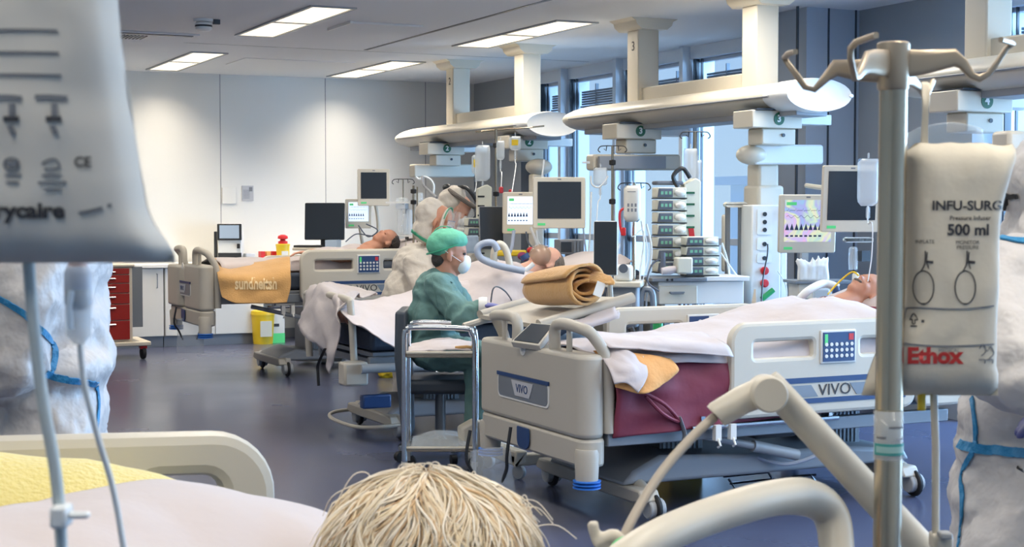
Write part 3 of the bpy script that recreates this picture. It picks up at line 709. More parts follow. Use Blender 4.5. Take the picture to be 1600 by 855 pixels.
c = [[(3.17, y0 + .45, .86), (3.45, y0 + .35, .83), (3.8, y0 + .3, .83)], [(3.17, y0 + .12, .85), (3.45, y0 + .02, .82), (3.78, y0 - .0, .80)], [(3.2, y0 + .0, .80), (3.5, y0 - .04, .77), (3.8, y0 - .05, .735)]]
tag(cloth(c, 'draw_sheet', M['sheet'], None, 8, .015, 6, seed=9), 'white sheet layer folded back just behind the badge footboard', 'sheet')
# bed 2 sheets
fx2, y2, w2 = B2
c = [[Pz(467, 506, 9.5), Pz(480, 450, 9.6), Pz(520, 442, 9.9), Pz(560, 452, 10.1)],
     [Pz(474, 524, 9.3), Pz(500, 448, 9.35), Pz(540, 455, 9.5), Pz(590, 458, 9.8)],
     [Pz(500, 548, 9.2), Pz(515, 500, 9.1), Pz(528, 462, 9.1), Pz(560, 462, 9.3)],
     [Pz(514, 584, 9.1), Pz(522, 540, 8.98), Pz(526, 500, 8.9), Pz(536, 470, 8.95)]]
tag(cloth(c, 'hanging_sheet', M['sheet2'], None, 8, .03, 7, seed=2), 'grey-white sheet end hanging down over the middle bed foot', 'sheet')
c = [[Pz(524, 459, 9.15), Pz(560, 470, 9.2), Pz(600, 464, 9.35), Pz(648, 452, 9.6)],
     [Pz(532, 486, 8.95), Pz(568, 492, 8.95), Pz(604, 490, 9.05), Pz(650, 480, 9.2)],
     [Pz(552, 504, 8.82), Pz(584, 516, 8.8), Pz(616, 520, 8.85), Pz(652, 515, 8.95)],
     [Pz(566, 508, 8.76), Pz(598, 530, 8.74), Pz(628, 548, 8.76), Pz(655, 565, 8.8)]]
tag(cloth(c, 'bed_sheet', M['sheet'], None, 8, .012, 5, seed=6), 'white sheet draped over the near side of the middle bed beside the chair', 'sheet')
c = []
for X in (3.15, 3.45, 3.75, 4.0, 4.15, 4.3):
    hgt = {3.15: .80, 3.45: .83, 3.75: .90, 4.0: 1.03, 4.15: 1.05, 4.3: 1.02}[X]
    c.append([(X, y2 + .02, .70), (X, y2 + .12, hgt - .10), (X, y2 + .4, hgt), (X, y2 + .7, hgt), (X, y2 + 1.0, hgt - .10), (X, y2 + 1.12, .70)])
top(c, 'bed_sheet', M['sheet'], 'white sheet heaped over the middle patient between green man and brown roll', 'sheet', k=7, amp=.025, scale=5, seed=8)
# bed 1 sheets, pillow, brown blanket with lettering
fx1, y1, w1 = B1
c = []
for X, hgt in ((3.16, .985), (3.5, .985), (3.8, .99), (4.1, 1.01), (4.3, 1.03), (4.45, 1.06)):
    c.append([(X, y1 + .13, .88), (X, y1 + .18, hgt - .03), (X, y1 + .5, hgt), (X, y1 + .9, hgt - .05), (X, y1 + 1.04, .86)])
top(c, 'bed_sheet', M['sheet'], 'white sheet over the farthest patient inside the badge rail', 'sheet', k=6, amp=.015, scale=5, seed=11)
def pil(c, s, rot, label, mt='sheet', mtn='pillow'):
    m = MB(Matrix.Translation(c) @ Euler(rot).to_matrix().to_4x4())
    n = 14; vs = []; fs = []
    for sgn in (1, -1):
        for i in range(n + 1):
            for j in range(n + 1):
                u = i / n * 2 - 1; v = j / n * 2 - 1; h = (max(0, (1 - u ** 4) * (1 - v ** 4))) ** .45
                vs.append((u * s[0] / 2 * (1 - .05 * v * v), v * s[1] / 2 * (1 - .05 * u * u), sgn * s[2] / 2 * h + .008 * noise.noise(Vector((u * 2, v * 2, sgn + c[0])))))
    N = (n + 1) ** 2
    for q in (0, N):
        for i in range(n):
            for j in range(n): a = q + i * (n + 1) + j; fs.append((a, a + 1, a + n + 2, a + n + 1) if q else (a, a + n + 1, a + n + 2, a + 1))
    m.add(vs, fs); return tag(m.build(mtn, M[mt], None, smooth=180), label, 'pillow')
pil(Vector((4.92, 12.5, 1.03)), (.5, .7, .16), (0, -.3, 0), 'white pillow under the head of the farthest patient')
# brown blanket over near foot side of bed 1
c = [[Pz(337, 402, 12.55), Pz(356, 414, 12.5), Pz(390, 410, 12.45), Pz(425, 404, 12.4), Pz(453, 402, 12.35)],
     [Pz(339, 425, 12.12), Pz(358, 428, 12.1), Pz(390, 430, 12.12), Pz(425, 428, 12.14), Pz(454, 424, 12.16)],
     [Pz(344, 455, 12.08), Pz(362, 452, 12.06), Pz(392, 455, 12.08), Pz(425, 456, 12.1), Pz(454, 450, 12.12)],
     [Pz(347, 464, 12.06), Pz(366, 473, 12.03), Pz(396, 474, 12.06), Pz(428, 474, 12.08), Pz(448, 473, 12.1)]]
bl = cloth(c, 'blanket', M['brown'], None, 8, .012, 5, seed=4, th=.012)
tag(bl, 'brown blanket with pale lettering hung over the farthest bed', 'blanket')
tr = bvh(bl)
tx = text('sundheitsh', .125, mat('woven_letters', 'ecd2a4', .95), Matrix.Identity(4), None, 'woven_lettering', ext=0, bold=.004)
TA = camfrm(Pz(400, 444, 11.6), 0)
ds = (Pz(398, 446, 11.6) - EYE).normalized()
for v in tx.data.vertices:
    q = TA @ Vector((v.co.x * .60, v.co.y, v.co.z)); h = tr.ray_cast(EYE, (q - EYE).normalized())
    v.co = (h[0] - (q - EYE).normalized() * .012) if h[0] is not None else q
tx.parent = bl
# rolled blanket on the flip-up shelf of bed 3
# shelf
F1 = [Pz(842, 508, 7.25), Pz(988, 465, 7.45)]; F2 = [Pz(750, 492, 7.85), Pz(862, 461, 8.1)]
sh = MB(); sh.tube([F1[0], F1[1]], .034, 12, flat=.8); s_ = sh.build('shelf_arm', M['bed'], b3)
sh = MB(); sh.tube([F2[0], F2[1]], .030, 12, flat=.8); sh.build('shelf_arm', M['bed'], b3)
sh = MB(); q = [F1[0] + Vector((0, 0, .0)), F1[1], F2[1], F2[0]]; dn = Vector((0, 0, -.02))
sh.add(q + [p + dn for p in q], [(0, 1, 2, 3), (7, 6, 5, 4), (0, 4, 5, 1), (1, 5, 6, 2), (2, 6, 7, 3), (3, 7, 4, 0)]); sh.build('shelf_tray', M['bed'], b3)
for a, px in ((F1[0], 848), (F2[0], 772)):
    MB().tube([a + Vector((.06, 0, -.02)), Vector((fx + .07, a.y, .79))], .018, 8).build('shelf_post', M['bed'], b3)
# slanted screen leaning on the footboard
q = [Pz(798, 534, 7.02), Pz(842, 540, 6.86), Pz(868, 507, 6.98), Pz(830, 504, 7.15)]
n = (q[1] - q[0]).cross(q[3] - q[0]).normalized(); n = n if n.dot(FW) < 0 else -n
sh = MB().add([p for p in q] + [p - n * .03 for p in q], [(0, 1, 2, 3), (7, 6, 5, 4), (0, 4, 5, 1), (1, 5, 6, 2), (2, 6, 7, 3), (3, 7, 4, 0)]); cs = sh.build('console', M['bed'], b3, bevel=.004)
cen = sum(q, Vector()) / 4
q2 = [cen + (p - cen) * .86 + n * .003 for p in q]; MB().add(q2 + [p - n * .002 for p in q2], [(0, 1, 2, 3), (7, 6, 5, 4)]).build('console_screen', M['scr_off'], cs)
# folded white linen under the roll
c = [[Pz(870, 505, 7.3), Pz(905, 500, 7.3), Pz(960, 478, 7.4)], [Pz(880, 512, 7.25), Pz(912, 512, 7.25), Pz(966, 495, 7.35)], [Pz(900, 512, 7.6), Pz(930, 505, 7.6), Pz(968, 488, 7.7)]]
tag(cloth(c, 'linen', M['sheet'], None, 6, .008, 8, th=.02), 'folded white linen under the flip-up shelf of the badge footboard', 'linen')
# spiral roll: axis runs from upper left (far) to lower right (near opening)
A = Pz(842, 452, 7.75); Bp = Pz(915, 447, 7.32); ax = (Bp - A).normalized(); u = Vector((0, 0, 1)); u = (u - ax * u.dot(ax)).normalized(); v_ = ax.cross(u)
vs = []; fs = []; NT = 110; NS = 14
for i in range(NT + 1):
    t = i / NT; ang = t * 2 * PI * 3.2 + .4; rad = .110 - .027 * t * 3.2
    for j in range(NS + 1):
        s = j / NS; wob = 1 + .10 * noise.noise(Vector((ang * .8, s * 1.5, 2))) + .05 * noise.noise(Vector((ang * 3, s * 4, 5)))
        taper = .82 + .25 * s
        p = A.lerp(Bp, s) + (u * math.sin(ang) * .95 + v_ * math.cos(ang) * 1.15) * rad * wob * taper + ax * (.05 * math.sin(ang * 1.3) * (s - .3))
        vs.append(p)
fs = [(i * (NS + 1) + j, (i + 1) * (NS + 1) + j, (i + 1) * (NS + 1) + j + 1, i * (NS + 1) + j + 1) for i in range(NT) for j in range(NS)]
rb = MB().add(vs, fs).build('rolled_blanket', M['brown'], None, smooth=180, solid=.014)
tag(rb, 'rolled brown blanket lying on the shelf above the badge footboard', 'blanket')
MB(camfrm(Pz(936, 452, 7.22), 20, 0) @ Matrix.Rotation(.35, 4, 'Y')).bx(-.022, .022, -.003, 0, -.035, .035).build('care_label', M['label'], rb)
c = [[Pz(905, 424, 7.5), Pz(930, 424, 7.35), Pz(955, 432, 7.25)], [Pz(900, 432, 7.45), Pz(928, 432, 7.3), Pz(960, 440, 7.2)], [Pz(895, 440, 7.4), Pz(925, 438, 7.28), Pz(952, 444, 7.2)]]
cloth(c, 'loose_edge', M['brown'], rb, 6, .01, 9, th=.012)
# ================================================================ ceiling bridges
def bridge(y0, y1, cols, num, label, X=5.78, nx=None):
    r = empty('supply_bridge', (X, (y0 + y1) / 2, CH), label, 'ceiling supply bridge', 'ceiling supply bridges')
    zc = 2.10; n = 22
    sec = [(.25 * math.cos(2 * PI * k / n), .102 * math.sin(2 * PI * k / n) * (1 - .15 * abs(math.cos(2 * PI * k / n)) ** 4)) for k in range(n)]
    m = MB()
    st = [(y0, .55), (y0 + .04, .80), (y0 + .1, 1), (y1 - .35, 1), (y1 - .2, .93), (y1 - .08, .8), (y1, .55)]
    vs = [Vector((X + x * k, y, zc + z * k)) for y, k in st for x, z in sec]
    fs = [(i * n + j, (i + 1) * n + j, (i + 1) * n + (j + 1) % n, i * n + (j + 1) % n) for i in range(len(st) - 1) for j in range(n)] + [tuple(range(n)), tuple(range((len(st) - 1) * n, len(st) * n))[::-1]]
    m.add(vs, fs); bm = m.build('beam', M['cream'], r, smooth=60)
    m = MB(); m.tube([(X - .258, y0 + .15, zc - .005), (X - .258, y1 - .3, zc - .005)], .007, 6); m.build('edge_strip', M['lam_grey'], bm)
    m = MB(); m.bx(X - .12, X + .12, y0 + .05, y1 - .3, zc - .125, zc - .07); m.build('under_rail', M['lam_grey'], r, bevel=.006)
    m = MB(); ce = MB()
    n2 = 28; prf = [(.0, 1.0), (.12, 1.0), (.22, .97), (.30, .9)]
    pr2 = [(y0 - .012, .80), (y0 - .03, .98), (y0 + .03, 1.04), (y0 + .22, 1.02), (y0 + .24, .97)]
    vs = [Vector((X + .25 * k * math.cos(2 * PI * j / n2), y, zc + .104 * k * math.sin(2 * PI * j / n2))) for y, k in pr2 for j in range(n2)]
    fs = [(i * n2 + j, (i + 1) * n2 + j, (i + 1) * n2 + (j + 1) % n2, i * n2 + (j + 1) % n2) for i in range(len(pr2) - 1) for j in range(n2)] + [tuple(range(n2)), tuple(range((len(pr2) - 1) * n2, len(pr2) * n2))[::-1]]
    MB().add(vs, fs).build('end_cap', M['white'], r, smooth=60)
    m = MB(); m.lathe([(.012, -.03), (.012, -.045), (0, -.045)], (X + .235, y0, zc), 8, axis=(0, 1, 0)); m.build('cap_screw', M['white'], r)
    a, b = cols
    m = MB(); m.bx(X + .0, X + .12, a, b, zc + .07, zc + .20); m.build('cable_duct', M['cream'], r, bevel=.008)
    for k, y in enumerate(cols):
        m = MB(); m.bx(X - .03, X + .15, y - .085, y + .085, zc + .05, CH - .05); c = m.build('column', M['cream'], r, bevel=.01)
        m = MB(); m.lathe([(.12, -.10), (.14, -.06), (.19, -.02), (.20, 0)], (X + .06, y, CH), 4, axis=(0, 0, 1)); m = MB(); m.prism([(-.11, -.08), (.11, -.08), (.15, -.05), (.16, -.02), (.2, 0), (-.2, 0), (-.16, -.02), (-.15, -.05)], .34, frm((X + .06, y - .17, CH))); m.build('ceiling_collar', M['cream'], c)
        m = MB(); m.bx(X + .151, X + .155, y - .05, y + .05, zc + .22, CH - .12); m.build('column_seam', M['white'], c)
    text(num, .10, M['ink'], Matrix.Translation((X - .032, cols[1] - .01, CH - .20)) @ Matrix.Rotation(-PI / 2, 4, 'Z'), c if False else r, 'number')
    return r
def hanger(r, X, y, num, ax0, ax1, ahh, stub=True, near_white=False, label_=None):
    """carriage under a beam with the green number disc, a stub and a cross arm along X"""
    m = MB(); m.bx(X - .30, X + .08, y - .10, y + .12, 1.905, 2.015); c = m.build('carriage', M['cream'], r, bevel=.006)
    m = MB(); m.bx(X + .08, X + .34, y - .06, y + .12, 1.935, 2.0); m.build('carriage_box', M['white'], c, bevel=.004)
    m = MB(); m.bx(X - .28, X + .12, y - .12, y + .14, 2.015, 2.025); m.build('carriage_plate', M['stage'], c)
    F = frm((X - .10, y - .1, 1.962), (1, 0, 0))
    m = MB(F); m.lathe([(.040, 0), (.040, .003), (0, .003)], (0, 0, 0), 24, axis=(0, -1, 0)); d = m.build('number_disc', M['greend'], c)
    text(num, .062, M['label'], F @ Matrix.Translation((0, -.004, 0)), d, 'number', bold=.002)
    m = MB(); m.bx(X - .20, X + .06, y - .06, y + .1, 1.80, 1.905); s = m.build('stub', M['cream'], r, bevel=.01)
    m = MB(F); m.lathe([(.012, 0), (.012, .004), (0, .004)], (.06, .035, -.10), 10, axis=(0, -1, 0)); m.build('stub_knob', M['stage'], s)
Br2 = bridge(11.35, 14.55, (11.93, 13.45), '2', 'ceiling supply bridge over the farther beds, numbered 2')
Br3 = bridge(7.72, 10.85, (8.42, 9.95), '3', 'long ceiling supply bridge in front of the windows, numbered 3')
def arm(r, c0, c1, h, mt, name='cross_arm', th=.06):
    """horizontal arm box between picture columns at a point list"""
    m = MB(); d = (c1 - c0); T = frm(c0, d); L = d.length
    m.prism(rrect(0, L, -h / 2, h / 2, .02), th * 2, T @ Matrix.Translation((0, -th, 0))); return m.build(name, mt, r, bevel=.012)
hanger(Br3, 5.74, 9.74, '3', 0, 0, 0); hanger(Br3, 5.76, 8.05, '3', 0, 0, 0)
hanger(Br2, 5.74, 13.35, '2', 0, 0, 0); hanger(Br2, 5.82, 11.75, '2', 0, 0, 0)
a3 = arm(Br3, Pz(921, 254, 10.95), Pz(1057, 254, 11.25), .115, M['cream'])
MB(frm(Pz(935, 254, 10.88), Pz(1057, 254, 11.18) - Pz(935, 254, 10.88))).bx(0, .56, -.02, .01, -.045, .045).build('arm_inset', M['lam_grey'], a3)
MB(frm(Pz(914, 254, 10.9), RT)).bx(-.02, .035, -.01, .01, -.008, .008).build('arm_pin', M['white'], a3)
a3b = arm(Br3, Pz(1172, 242, 9.75), Pz(1279, 242, 9.95), .128, M['white'])
m = MB(); m.ell(Pz(1174, 242, 9.75), (.105, .09, .064), 18); m.build('arm_end', M['cream'], a3b)
a2 = arm(Br2, Pz(643, 267, 14.5), Pz(738, 267, 14.8), .125, M['cream'])
m = MB(); m.ell(Pz(842, 261, 12.9), (.12, .09, .072), 18); m.bx(0, 0, 0, 0, 0, 0) if False else None; m.build('arm_end', M['cream'], Br2)
def col(r, px, y0, y1, z, w, mt, name='drop_column'):
    a = Pz(px, y0, z); b = Pz(px, y1, z); m = MB(camfrm(a, 22)); m.bx(-w / 2, w / 2, -w / 2, w / 2, b.z - a.z, 0); return m.build(name, mt, r, bevel=.02)
col(Br2, 838, 272, 420, 12.9, .11, M['cream'])
col(Br3, 1192, 256, 300, 9.85, .155, M['cream'])
col(Br3, 1193, 290, 330, 9.85, .195, M['cream'])
# service column of bridge 3 with sockets
T = camfrm(Pz(1192, 320, 9.7), 14)
m = MB(T); m.bx(-.10, .10, -.06, .14, -1.0, 0); sc = m.build('service_column', M['cupboard'], Br3, bevel=.01)
m = MB(T); m.bx(.10, .15, -.05, .12, -1.0, -.02); m.build('column_side', M['white'], sc, bevel=.01)
for zz, hh in ((-.11, .16), (-.25, .08), (-.34, .06)):
    m = MB(T); m.prism(rrect(-.065, .035, zz - hh / 2, zz + hh / 2, .01), -.006, Matrix.Translation((0, -.06, 0))); s = m.build('socket_plate', M['label'], sc)
    m = MB(T)
    for q in range(3 if hh > .15 else 1): m.lathe([(.014, 0), (.014, .004), (0, .004)], (-.015, -.066, zz + (1 - q) * .05 if hh > .15 else zz), 12, axis=(0, -1, 0))
    m.build('socket', M['dark'], s)
for zz, k in ((-.42, 'redp'), (-.50, 'redp'), (-.64, 'redp')):
    m = MB(T); m.lathe([(.026, 0), (.026, .02), (.016, .022), (.016, .03), (0, .03)], (-.015, -.06, zz), 14, axis=(0, -1, 0)); m.build('gas_outlet', M[k], sc)
m = MB(T); m.tube([(-.04, -.085, -.60), (.035, -.095, -.54)], .018, 10); m.build('gas_plug', M['green'], sc)
m = MB(T); m.tube([(-.0, -.08, -.25), (-.01, -.10, -.32), (-.04, -.10, -.48), (-.06, -.12, -.72)], .005, 6, smooth=5); m.build('power_cord', M['dark'], sc)
m = MB(T); m.tube([(.07, -.08, -.42), (.12, -.1, -.52), (.11, -.1, -.64), (.04, -.08, -.7)], .005, 6, smooth=6); m.build('hose', M['tubew'], sc)
# twin equipment rails left of it
m = MB()
for px in (1137, 1157): a = Pz(px, 322, 9.8); m.bx(a.x - .012, a.x + .012, a.y - .012, a.y + .012, .55, a.z)
m.build('twin_rails', M['frame'], Br3)
arm(Br3, Pz(1132, 320, 9.75), Pz(1166, 320, 9.8), .035, M['cream'], 'rail_cap', .02)
col(Br3, 1131, 335, 425, 9.9, .03, M['cream'], 'rail_post')
# ================================================================ poles, pumps, monitors
def pole(px, y0, y1, z, r=.008, label='', hooks=True, name='infusion_pole', knobs=()):
    a = Pz(px, y0, z); b = Pz(px, y1, z); o = empty(name, (a.x, a.y, b.z), label, 'infusion pole')
    MB().tube([a, (a.x, a.y, b.z)], r, 8).build('pole', M['dark'] if name == 'dark' else M['steel'], o)
    for ky in knobs: k = Pz(px, ky, z); MB().lathe([(r * 1.2, -.02), (r * 2.6, -.015), (r * 2.6, .015), (r * 1.2, .02)], (a.x, a.y, k.z), 10).build('clamp_knob', M['blk'], o)
    if hooks:
        m = MB()
        for s in (-1, 1):
            m.tube([a, a + RT * s * .05, a + RT * s * .085 + Vector((0, 0, -.005)), a + RT * s * .10 + Vector((0, 0, -.03)), a + RT * s * .085 + Vector((0, 0, -.045))], .004, 6, smooth=4)
            m.tube([a + RT * s * .04, a + RT * s * .045 + Vector((0, 0, -.035)), a + RT * s * .06 + Vector((0, 0, -.02))], .0035, 6)
        m.build('hooks', M['dark'], o)
    return o
def infbag(px, y0, y1, z, wpx, label, mt='fluid', tube_to=None, tub='tubew', lab=None, grp=None, chamber=True):
    a = Pz(px, y0, z); b = Pz(px, y1, z); h = a.z - b.z; w = wpx * z / FPX
    T = camfrm(Vector((a.x, a.y, b.z)), random.uniform(-15, 15)); o = empty('infusion_bag', T.translation, label, 'infusion bag', grp)
    m = MB(T); n = 12; vs = []
    for sgn in (-1, 1):
        for i in range(n + 1):
            for j in range(7):
                v = i / n; u = j / 6 * 2 - 1; wid = w / 2 * (1 - .35 * max(0, (.14 - v) / .14) ** 2 - .12 * max(0, (v - .9) / .1))
                vs.append((u * wid, sgn * .022 * (max(0, (1 - u * u) * (1 - (2 * v - 1) ** 6))) ** .5, v * h))
    N = 7 * (n + 1); fs = []
    for q in (0, N):
        for i in range(n):
            for j in range(6): k = q + i * 7 + j; fs.append((k, k + 1, k + 8, k + 7))
    m.add(vs, fs); bg_ = m.build('bag', M[mt], o, smooth=180)
    MB(T).tube([(0, 0, h), (0, 0, h + .03)], .006, 6).build('hanging_tab', M['clear'], bg_)
    if lab: m = MB(T); m.bx(-w * .3, w * .3, -.026, -.024, h * .35, h * .75); m.build('bag_label', M[lab], bg_)
    e = Vector((T.translation.x, T.translation.y, b.z))
    if chamber: m = MB(); m.lathe([(.004, 0), (.011, -.01), (.011, -.06), (.004, -.07)], e, 10); m.build('drip_chamber', M['clear'], o)
    if tube_to: MB().tube([e, e + Vector((0, 0, -.09))] + tube_to, .0035, 6, smooth=6).build('line', M[tub], o)
    return o
def monitor(px, py, z, w, h, label, turn=0, tilt=0, scr='scr_off', bez=.03, frame='cream', d=.06, cat='monitor', traces=False, chin=.035, mount=None, name='monitor'):
    T = camfrm(Pz(px, py, z), turn, tilt); o = empty(name, T.translation, label, cat)
    m = MB(T); m.prism(rrect(-w / 2, w / 2, -h / 2, h / 2, .012), d * .5); m.prism(rrect(-w / 2 + .03, w / 2 - .03, -h / 2 + .03, h / 2 - .03, .01), d * .5, Matrix.Translation((0, d * .5, 0))); c = m.build('case', M[frame], o, bevel=.005)
    x0, x1, z0, z1 = -w / 2 + bez, w / 2 - bez, -h / 2 + bez + chin, h / 2 - bez
    m = MB(T); m.bx(x0, x1, -.003, .002, z0, z1); s = m.build('screen', M[scr], o)
    if chin > .02:
        m = MB(T); m.bx(-.012, .012, -.002, .0, h / 2 - bez * .6, h / 2 - bez * .35); m.build('logo_bar', M['inkg'], c)
        m = MB(T); m.bx(x0, x0 + .05, -.003, .0, -h / 2 + .02, -h / 2 + .035); m.build('status_light', M['tgreen'], c)
    if traces:
        W_ = x1 - x0; H_ = z1 - z0
        def line(fn, zc, name_, mt_, th=.0025, a=.04, b=.96, N=60):
            m = MB(T); pts = [(x0 + W_ * (a + (b - a) * i / N), zc + fn(i)) for i in range(N + 1)]
            for (xa, za), (xb, zb) in zip(pts, pts[1:]): m.add([(xa, -.0036, za - th), (xb, -.0036, zb - th), (xb, -.0036, zb + th), (xa, -.0036, za + th)], [(0, 1, 2, 3)])
            m.build(name_, M[mt_], s, smooth=0)
        line(lambda i: .012 * (i % 10 == 3) - .005 * (i % 10 == 4), z0 + H_ * .75, 'pulse_trace', 'trace', .0012)
        line(lambda i: .007 * math.sin(i * .7), z0 + H_ * .6, 'wave_trace', 'trace', .0012)
        m = MB(T); N = 7 if traces == 1 else 8
        for i in range(N):
            xa = x0 + W_ * (.06 + .8 * i / N); q = W_ * .045
            m.add([(xa - q, -.0037, z0 + H_ * .28), (xa + q, -.0037, z0 + H_ * .28), (xa, -.0037, z0 + H_ * .44)], [(0, 1, 2)])
            m.bx(xa - q * .7, xa + q * .7, -.0037, -.003, z0 + H_ * .12, z0 + H_ * .16)
        m.build('peaks', M['trace'], s, smooth=0)
        m = MB(T); m.bx(x0 + .01, x0 + W_ * .25, -.0037, -.003, z1 - .03, z1 - .012); m.build('header', M['tgreen'], s)
    if mount is not None:
        MB(T).tube([(0, d, 0), (0, d + .08, -.02)] + [T.inverted() @ Vector(q) for q in mount], .016, 8, smooth=4).build('mount_arm', M['cream'], o)
    return o
# monitors
monitor(584, 293, 13.6, .29, .33, 'small dark monitor with pale frame left of the coverall pair', 8, mount=[Pz(590, 340, 14), Pz(592, 380, 14)])
monitor(560, 334, 13.9, .24, .27, 'small bright monitor right behind the black monitor of the farthest bed', 6, scr='scr_lit', traces=1, mount=[Pz(566, 380, 14.2)])
o = monitor(507, 346, 13.7, .37, .335, 'black wide monitor above the farthest bed rail', -8, -4, frame='dark', bez=.008, chin=0, d=.04)
T = camfrm(Pz(507, 378, 13.7), -8)
m = MB(T); m.bx(-.04, .04, .02, .05, -.03, .16); m.bx(-.10, .10, -.04, .10, -.045, -.03); m.build('stand', M['dark'], o)
r = empty('workstation_cart', Ph(515, 500, 0), 'keyboard shelf on a stand beneath the black wide monitor', 'cart')
m = MB(T); m.bx(-.25, .25, -.18, .16, -.075, -.048); m.build('shelf', M['cream'], r, bevel=.008)
m = MB(T); m.bx(-.24, .02, -.17, -.04, -.046, -.028); m.build('keyboard', M['dark'], r, bevel=.003)
m = MB(T); m.bx(-.04, .04, .0, .08, -(T.translation.z), -.075); m.build('post', M['cream'], r)
m = MB(T); m.bx(-.22, .22, -.22, .2, -T.translation.z + .03, -T.translation.z + .07); m.build('base', M['cream'], r, bevel=.01)
m = MB(T); m.bx(.05, .16, -.17, -.02, -.047, .02); tag(m.build('wipe_box', M['scr_dim'], None, bevel=.004), 'pale blue box right of the keyboard under the black monitor', 'box')
monitor(874, 317, 9.9, .345, .335, 'dark monitor with pale frame above the middle patient', 4, mount=[Pz(880, 340, 10.6), Pz(870, 300, 11.2)])
monitor(813, 333, 10.4, .24, .285, 'lit vitals monitor showing peaks, left of the dark one over the middle bed', 10, 3, scr='scr_lit', traces=1, mount=[Pz(822, 350, 11.2), Pz(838, 340, 12)])
monitor(768, 356, 10.6, .17, .30, 'dark tilted screen back between pump rack and vitals monitor', 12, -6, frame='lam_grey', bez=.004, chin=0, d=.035)
monitor(946, 388, 8.6, .137, .31, 'tall black portrait tablet behind the rolled brown blanket', -8, -4, frame='white', bez=.004, chin=0, d=.05, mount=[Pz(952, 430, 8.9), Pz(955, 480, 9)])
monitor(1262, 350, 8.7, .335, .335, 'lit monitor with a rainbow tinted screen right of the service column', 6, 4, scr='scr_col', traces=2, mount=[Pz(1255, 340, 9.5), Pz(1225, 320, 9.7)])
monitor(1331, 311, 8.2, .33, .36, 'dark monitor with pale frame just left of the steel pole', 8, 5, mount=[Pz(1320, 300, 9), Pz(1260, 290, 9.5)])
# pump stacks
def pump(T, w=.19, h=.066):
    o = bpy.data.objects.new('infusion_pump', None); COL.objects.link(o); ORG[o.name] = T.translation.copy(); o.location = T.translation
    tag(o, 'p', 'infusion pump')
    m = MB(T); m.prism(rrect(0, w, -h / 2, h / 2, .008), .13); m.build('case', M['beige'], o, bevel=.004)
    m = MB(T); m.prism([(-.0, -h / 2 + .004), (w * .52, -h / 2 + .004), (w * .52, h / 2 - .006), (.01, h / 2 - .006)], -.012); f = m.build('front_panel', M['gore'], o, bevel=.003)
    m = MB(T); m.bx(.015, w * .48, -.015, -.011, -h * .28, h * .30); m.build('display', M['gore'], f)
    m = MB(T)
    for i in range(3): m.bx(.02 + i * .026, .036 + i * .026, -.0165, -.015, -h * .18, h * .12)
    m.build('digits', mat('digit_green', '6fae90', .5), f)
    m = MB(T); m.ell((w * .78, -.004, 0), (w * .2, .03, h * .36), 14); m.build('syringe_cover', M['label'], o)
    m = MB(T); m.bx(-.005, w + .005, .0, .12, -h / 2 - .007, -h / 2); m.build('shelf_gap', M['dark'], o)
    return o
zp = 9.55
ords = ['topmost', 'second', 'third', 'fourth', 'fifth', 'sixth', 'lowest']
P0 = None
for k in range(7):
    c = Pz(1027, 301 + k * 19.4, zp); 
    if P0 is None: P0 = pump(camfrm(c, 10)); q = P0
    else: q = copy_tree(P0, c)
    q['label'] = '%s pump of the tall stack by the window from the top' % ords[k]; q['group'] = 'pumps in the tall stack'
for k in range(4):
    c = Pz(1072, 377 + k * 15.5, zp - .15); q = copy_tree(P0, c); q['label'] = '%s pump of the short stack above the drawer unit' % ords[k]; q['group'] = 'pumps in the short stack'; q.scale = (1.12, 1, .84)
r = empty('pump_rack', Pz(1082, 480, 9.7), 'tall cream pump rack behind the two pump stacks by the window', 'pump rack')
T = camfrm(Pz(1082, 430, 9.68), 10)
m = MB(T); m.prism([(-.055, -.1), (.055, -.1), (.055, .60), (.02, .62), (-.055, .58)], .10); m.build('rack_body', M['beige'], r, bevel=.008)
for k in range(7): m = MB(T); m.bx(-.055, .01, -.008, .002, .08 + k * .073, .093 + k * .073); m.build('slot', M['greend'], r)
m = MB(T); m.prism([(-.02, .22), (.015, .22), (.005, .30), (-.03, .30)], -.006); m.build('warning_tag', M['redp'], r)
m = MB(T); m.tube([(-.1, 0, .56), (-.13, 0, .63), (-.07, 0, .68), (-.02, 0, .62)], .014, 8, smooth=5); m.build('handle', M['dark'], r)
m = MB(T); m.bx(-.24, -.06, 0, .12, .575, .60); m.build('top_cap', M['gore'], r, bevel=.01)
# drawer unit
T = camfrm(Pz(1097, 455, 9.4), 10); r = empty('drawer_unit', T.translation, 'grey and white hanging drawer unit below the pump stacks', 'drawer unit')
m = MB(T); m.bx(-.28, .27, 0, .35, -.08, .06); m.build('body', M['white'], r, bevel=.005)
m = MB(T); m.bx(-.28, -.035, -.015, 0, -.078, .035); d = m.build('drawer', M['cream'], r, bevel=.004)
m = MB(T); m.tube([(-.21, -.015, -.005), (-.21, -.04, -.01), (-.13, -.04, -.01), (-.13, -.015, -.005)], .005, 6); m.bx(-.215, -.125, -.045, -.03, -.008, 0); m.build('handle', M['frame'], d)
m = MB(T); m.bx(-.33, .02, -.04, .35, .062, .085); m.build('shelf_rail', M['frame'], r, bevel=.003)
m = MB(T); m.bx(.02, .3, -.02, .35, .062, .09); m.build('shelf', M['white'], r, bevel=.003)
m = MB(T)
for x in (-.235, -.205): m.lathe([(.008, 0), (.008, .004), (0, .004)], (x, -.041, .073), 8, axis=(0, -1, 0))
m.build('rail_screws', M['blk'], r)
m = MB()
for px in (1040, 1060, 1140): a = Pz(px, 480, 9.6); m.bx(a.x - .02, a.x + .02, a.y - .02, a.y + .02, .1, a.z)
m.build('support_posts', M['frame'], r)
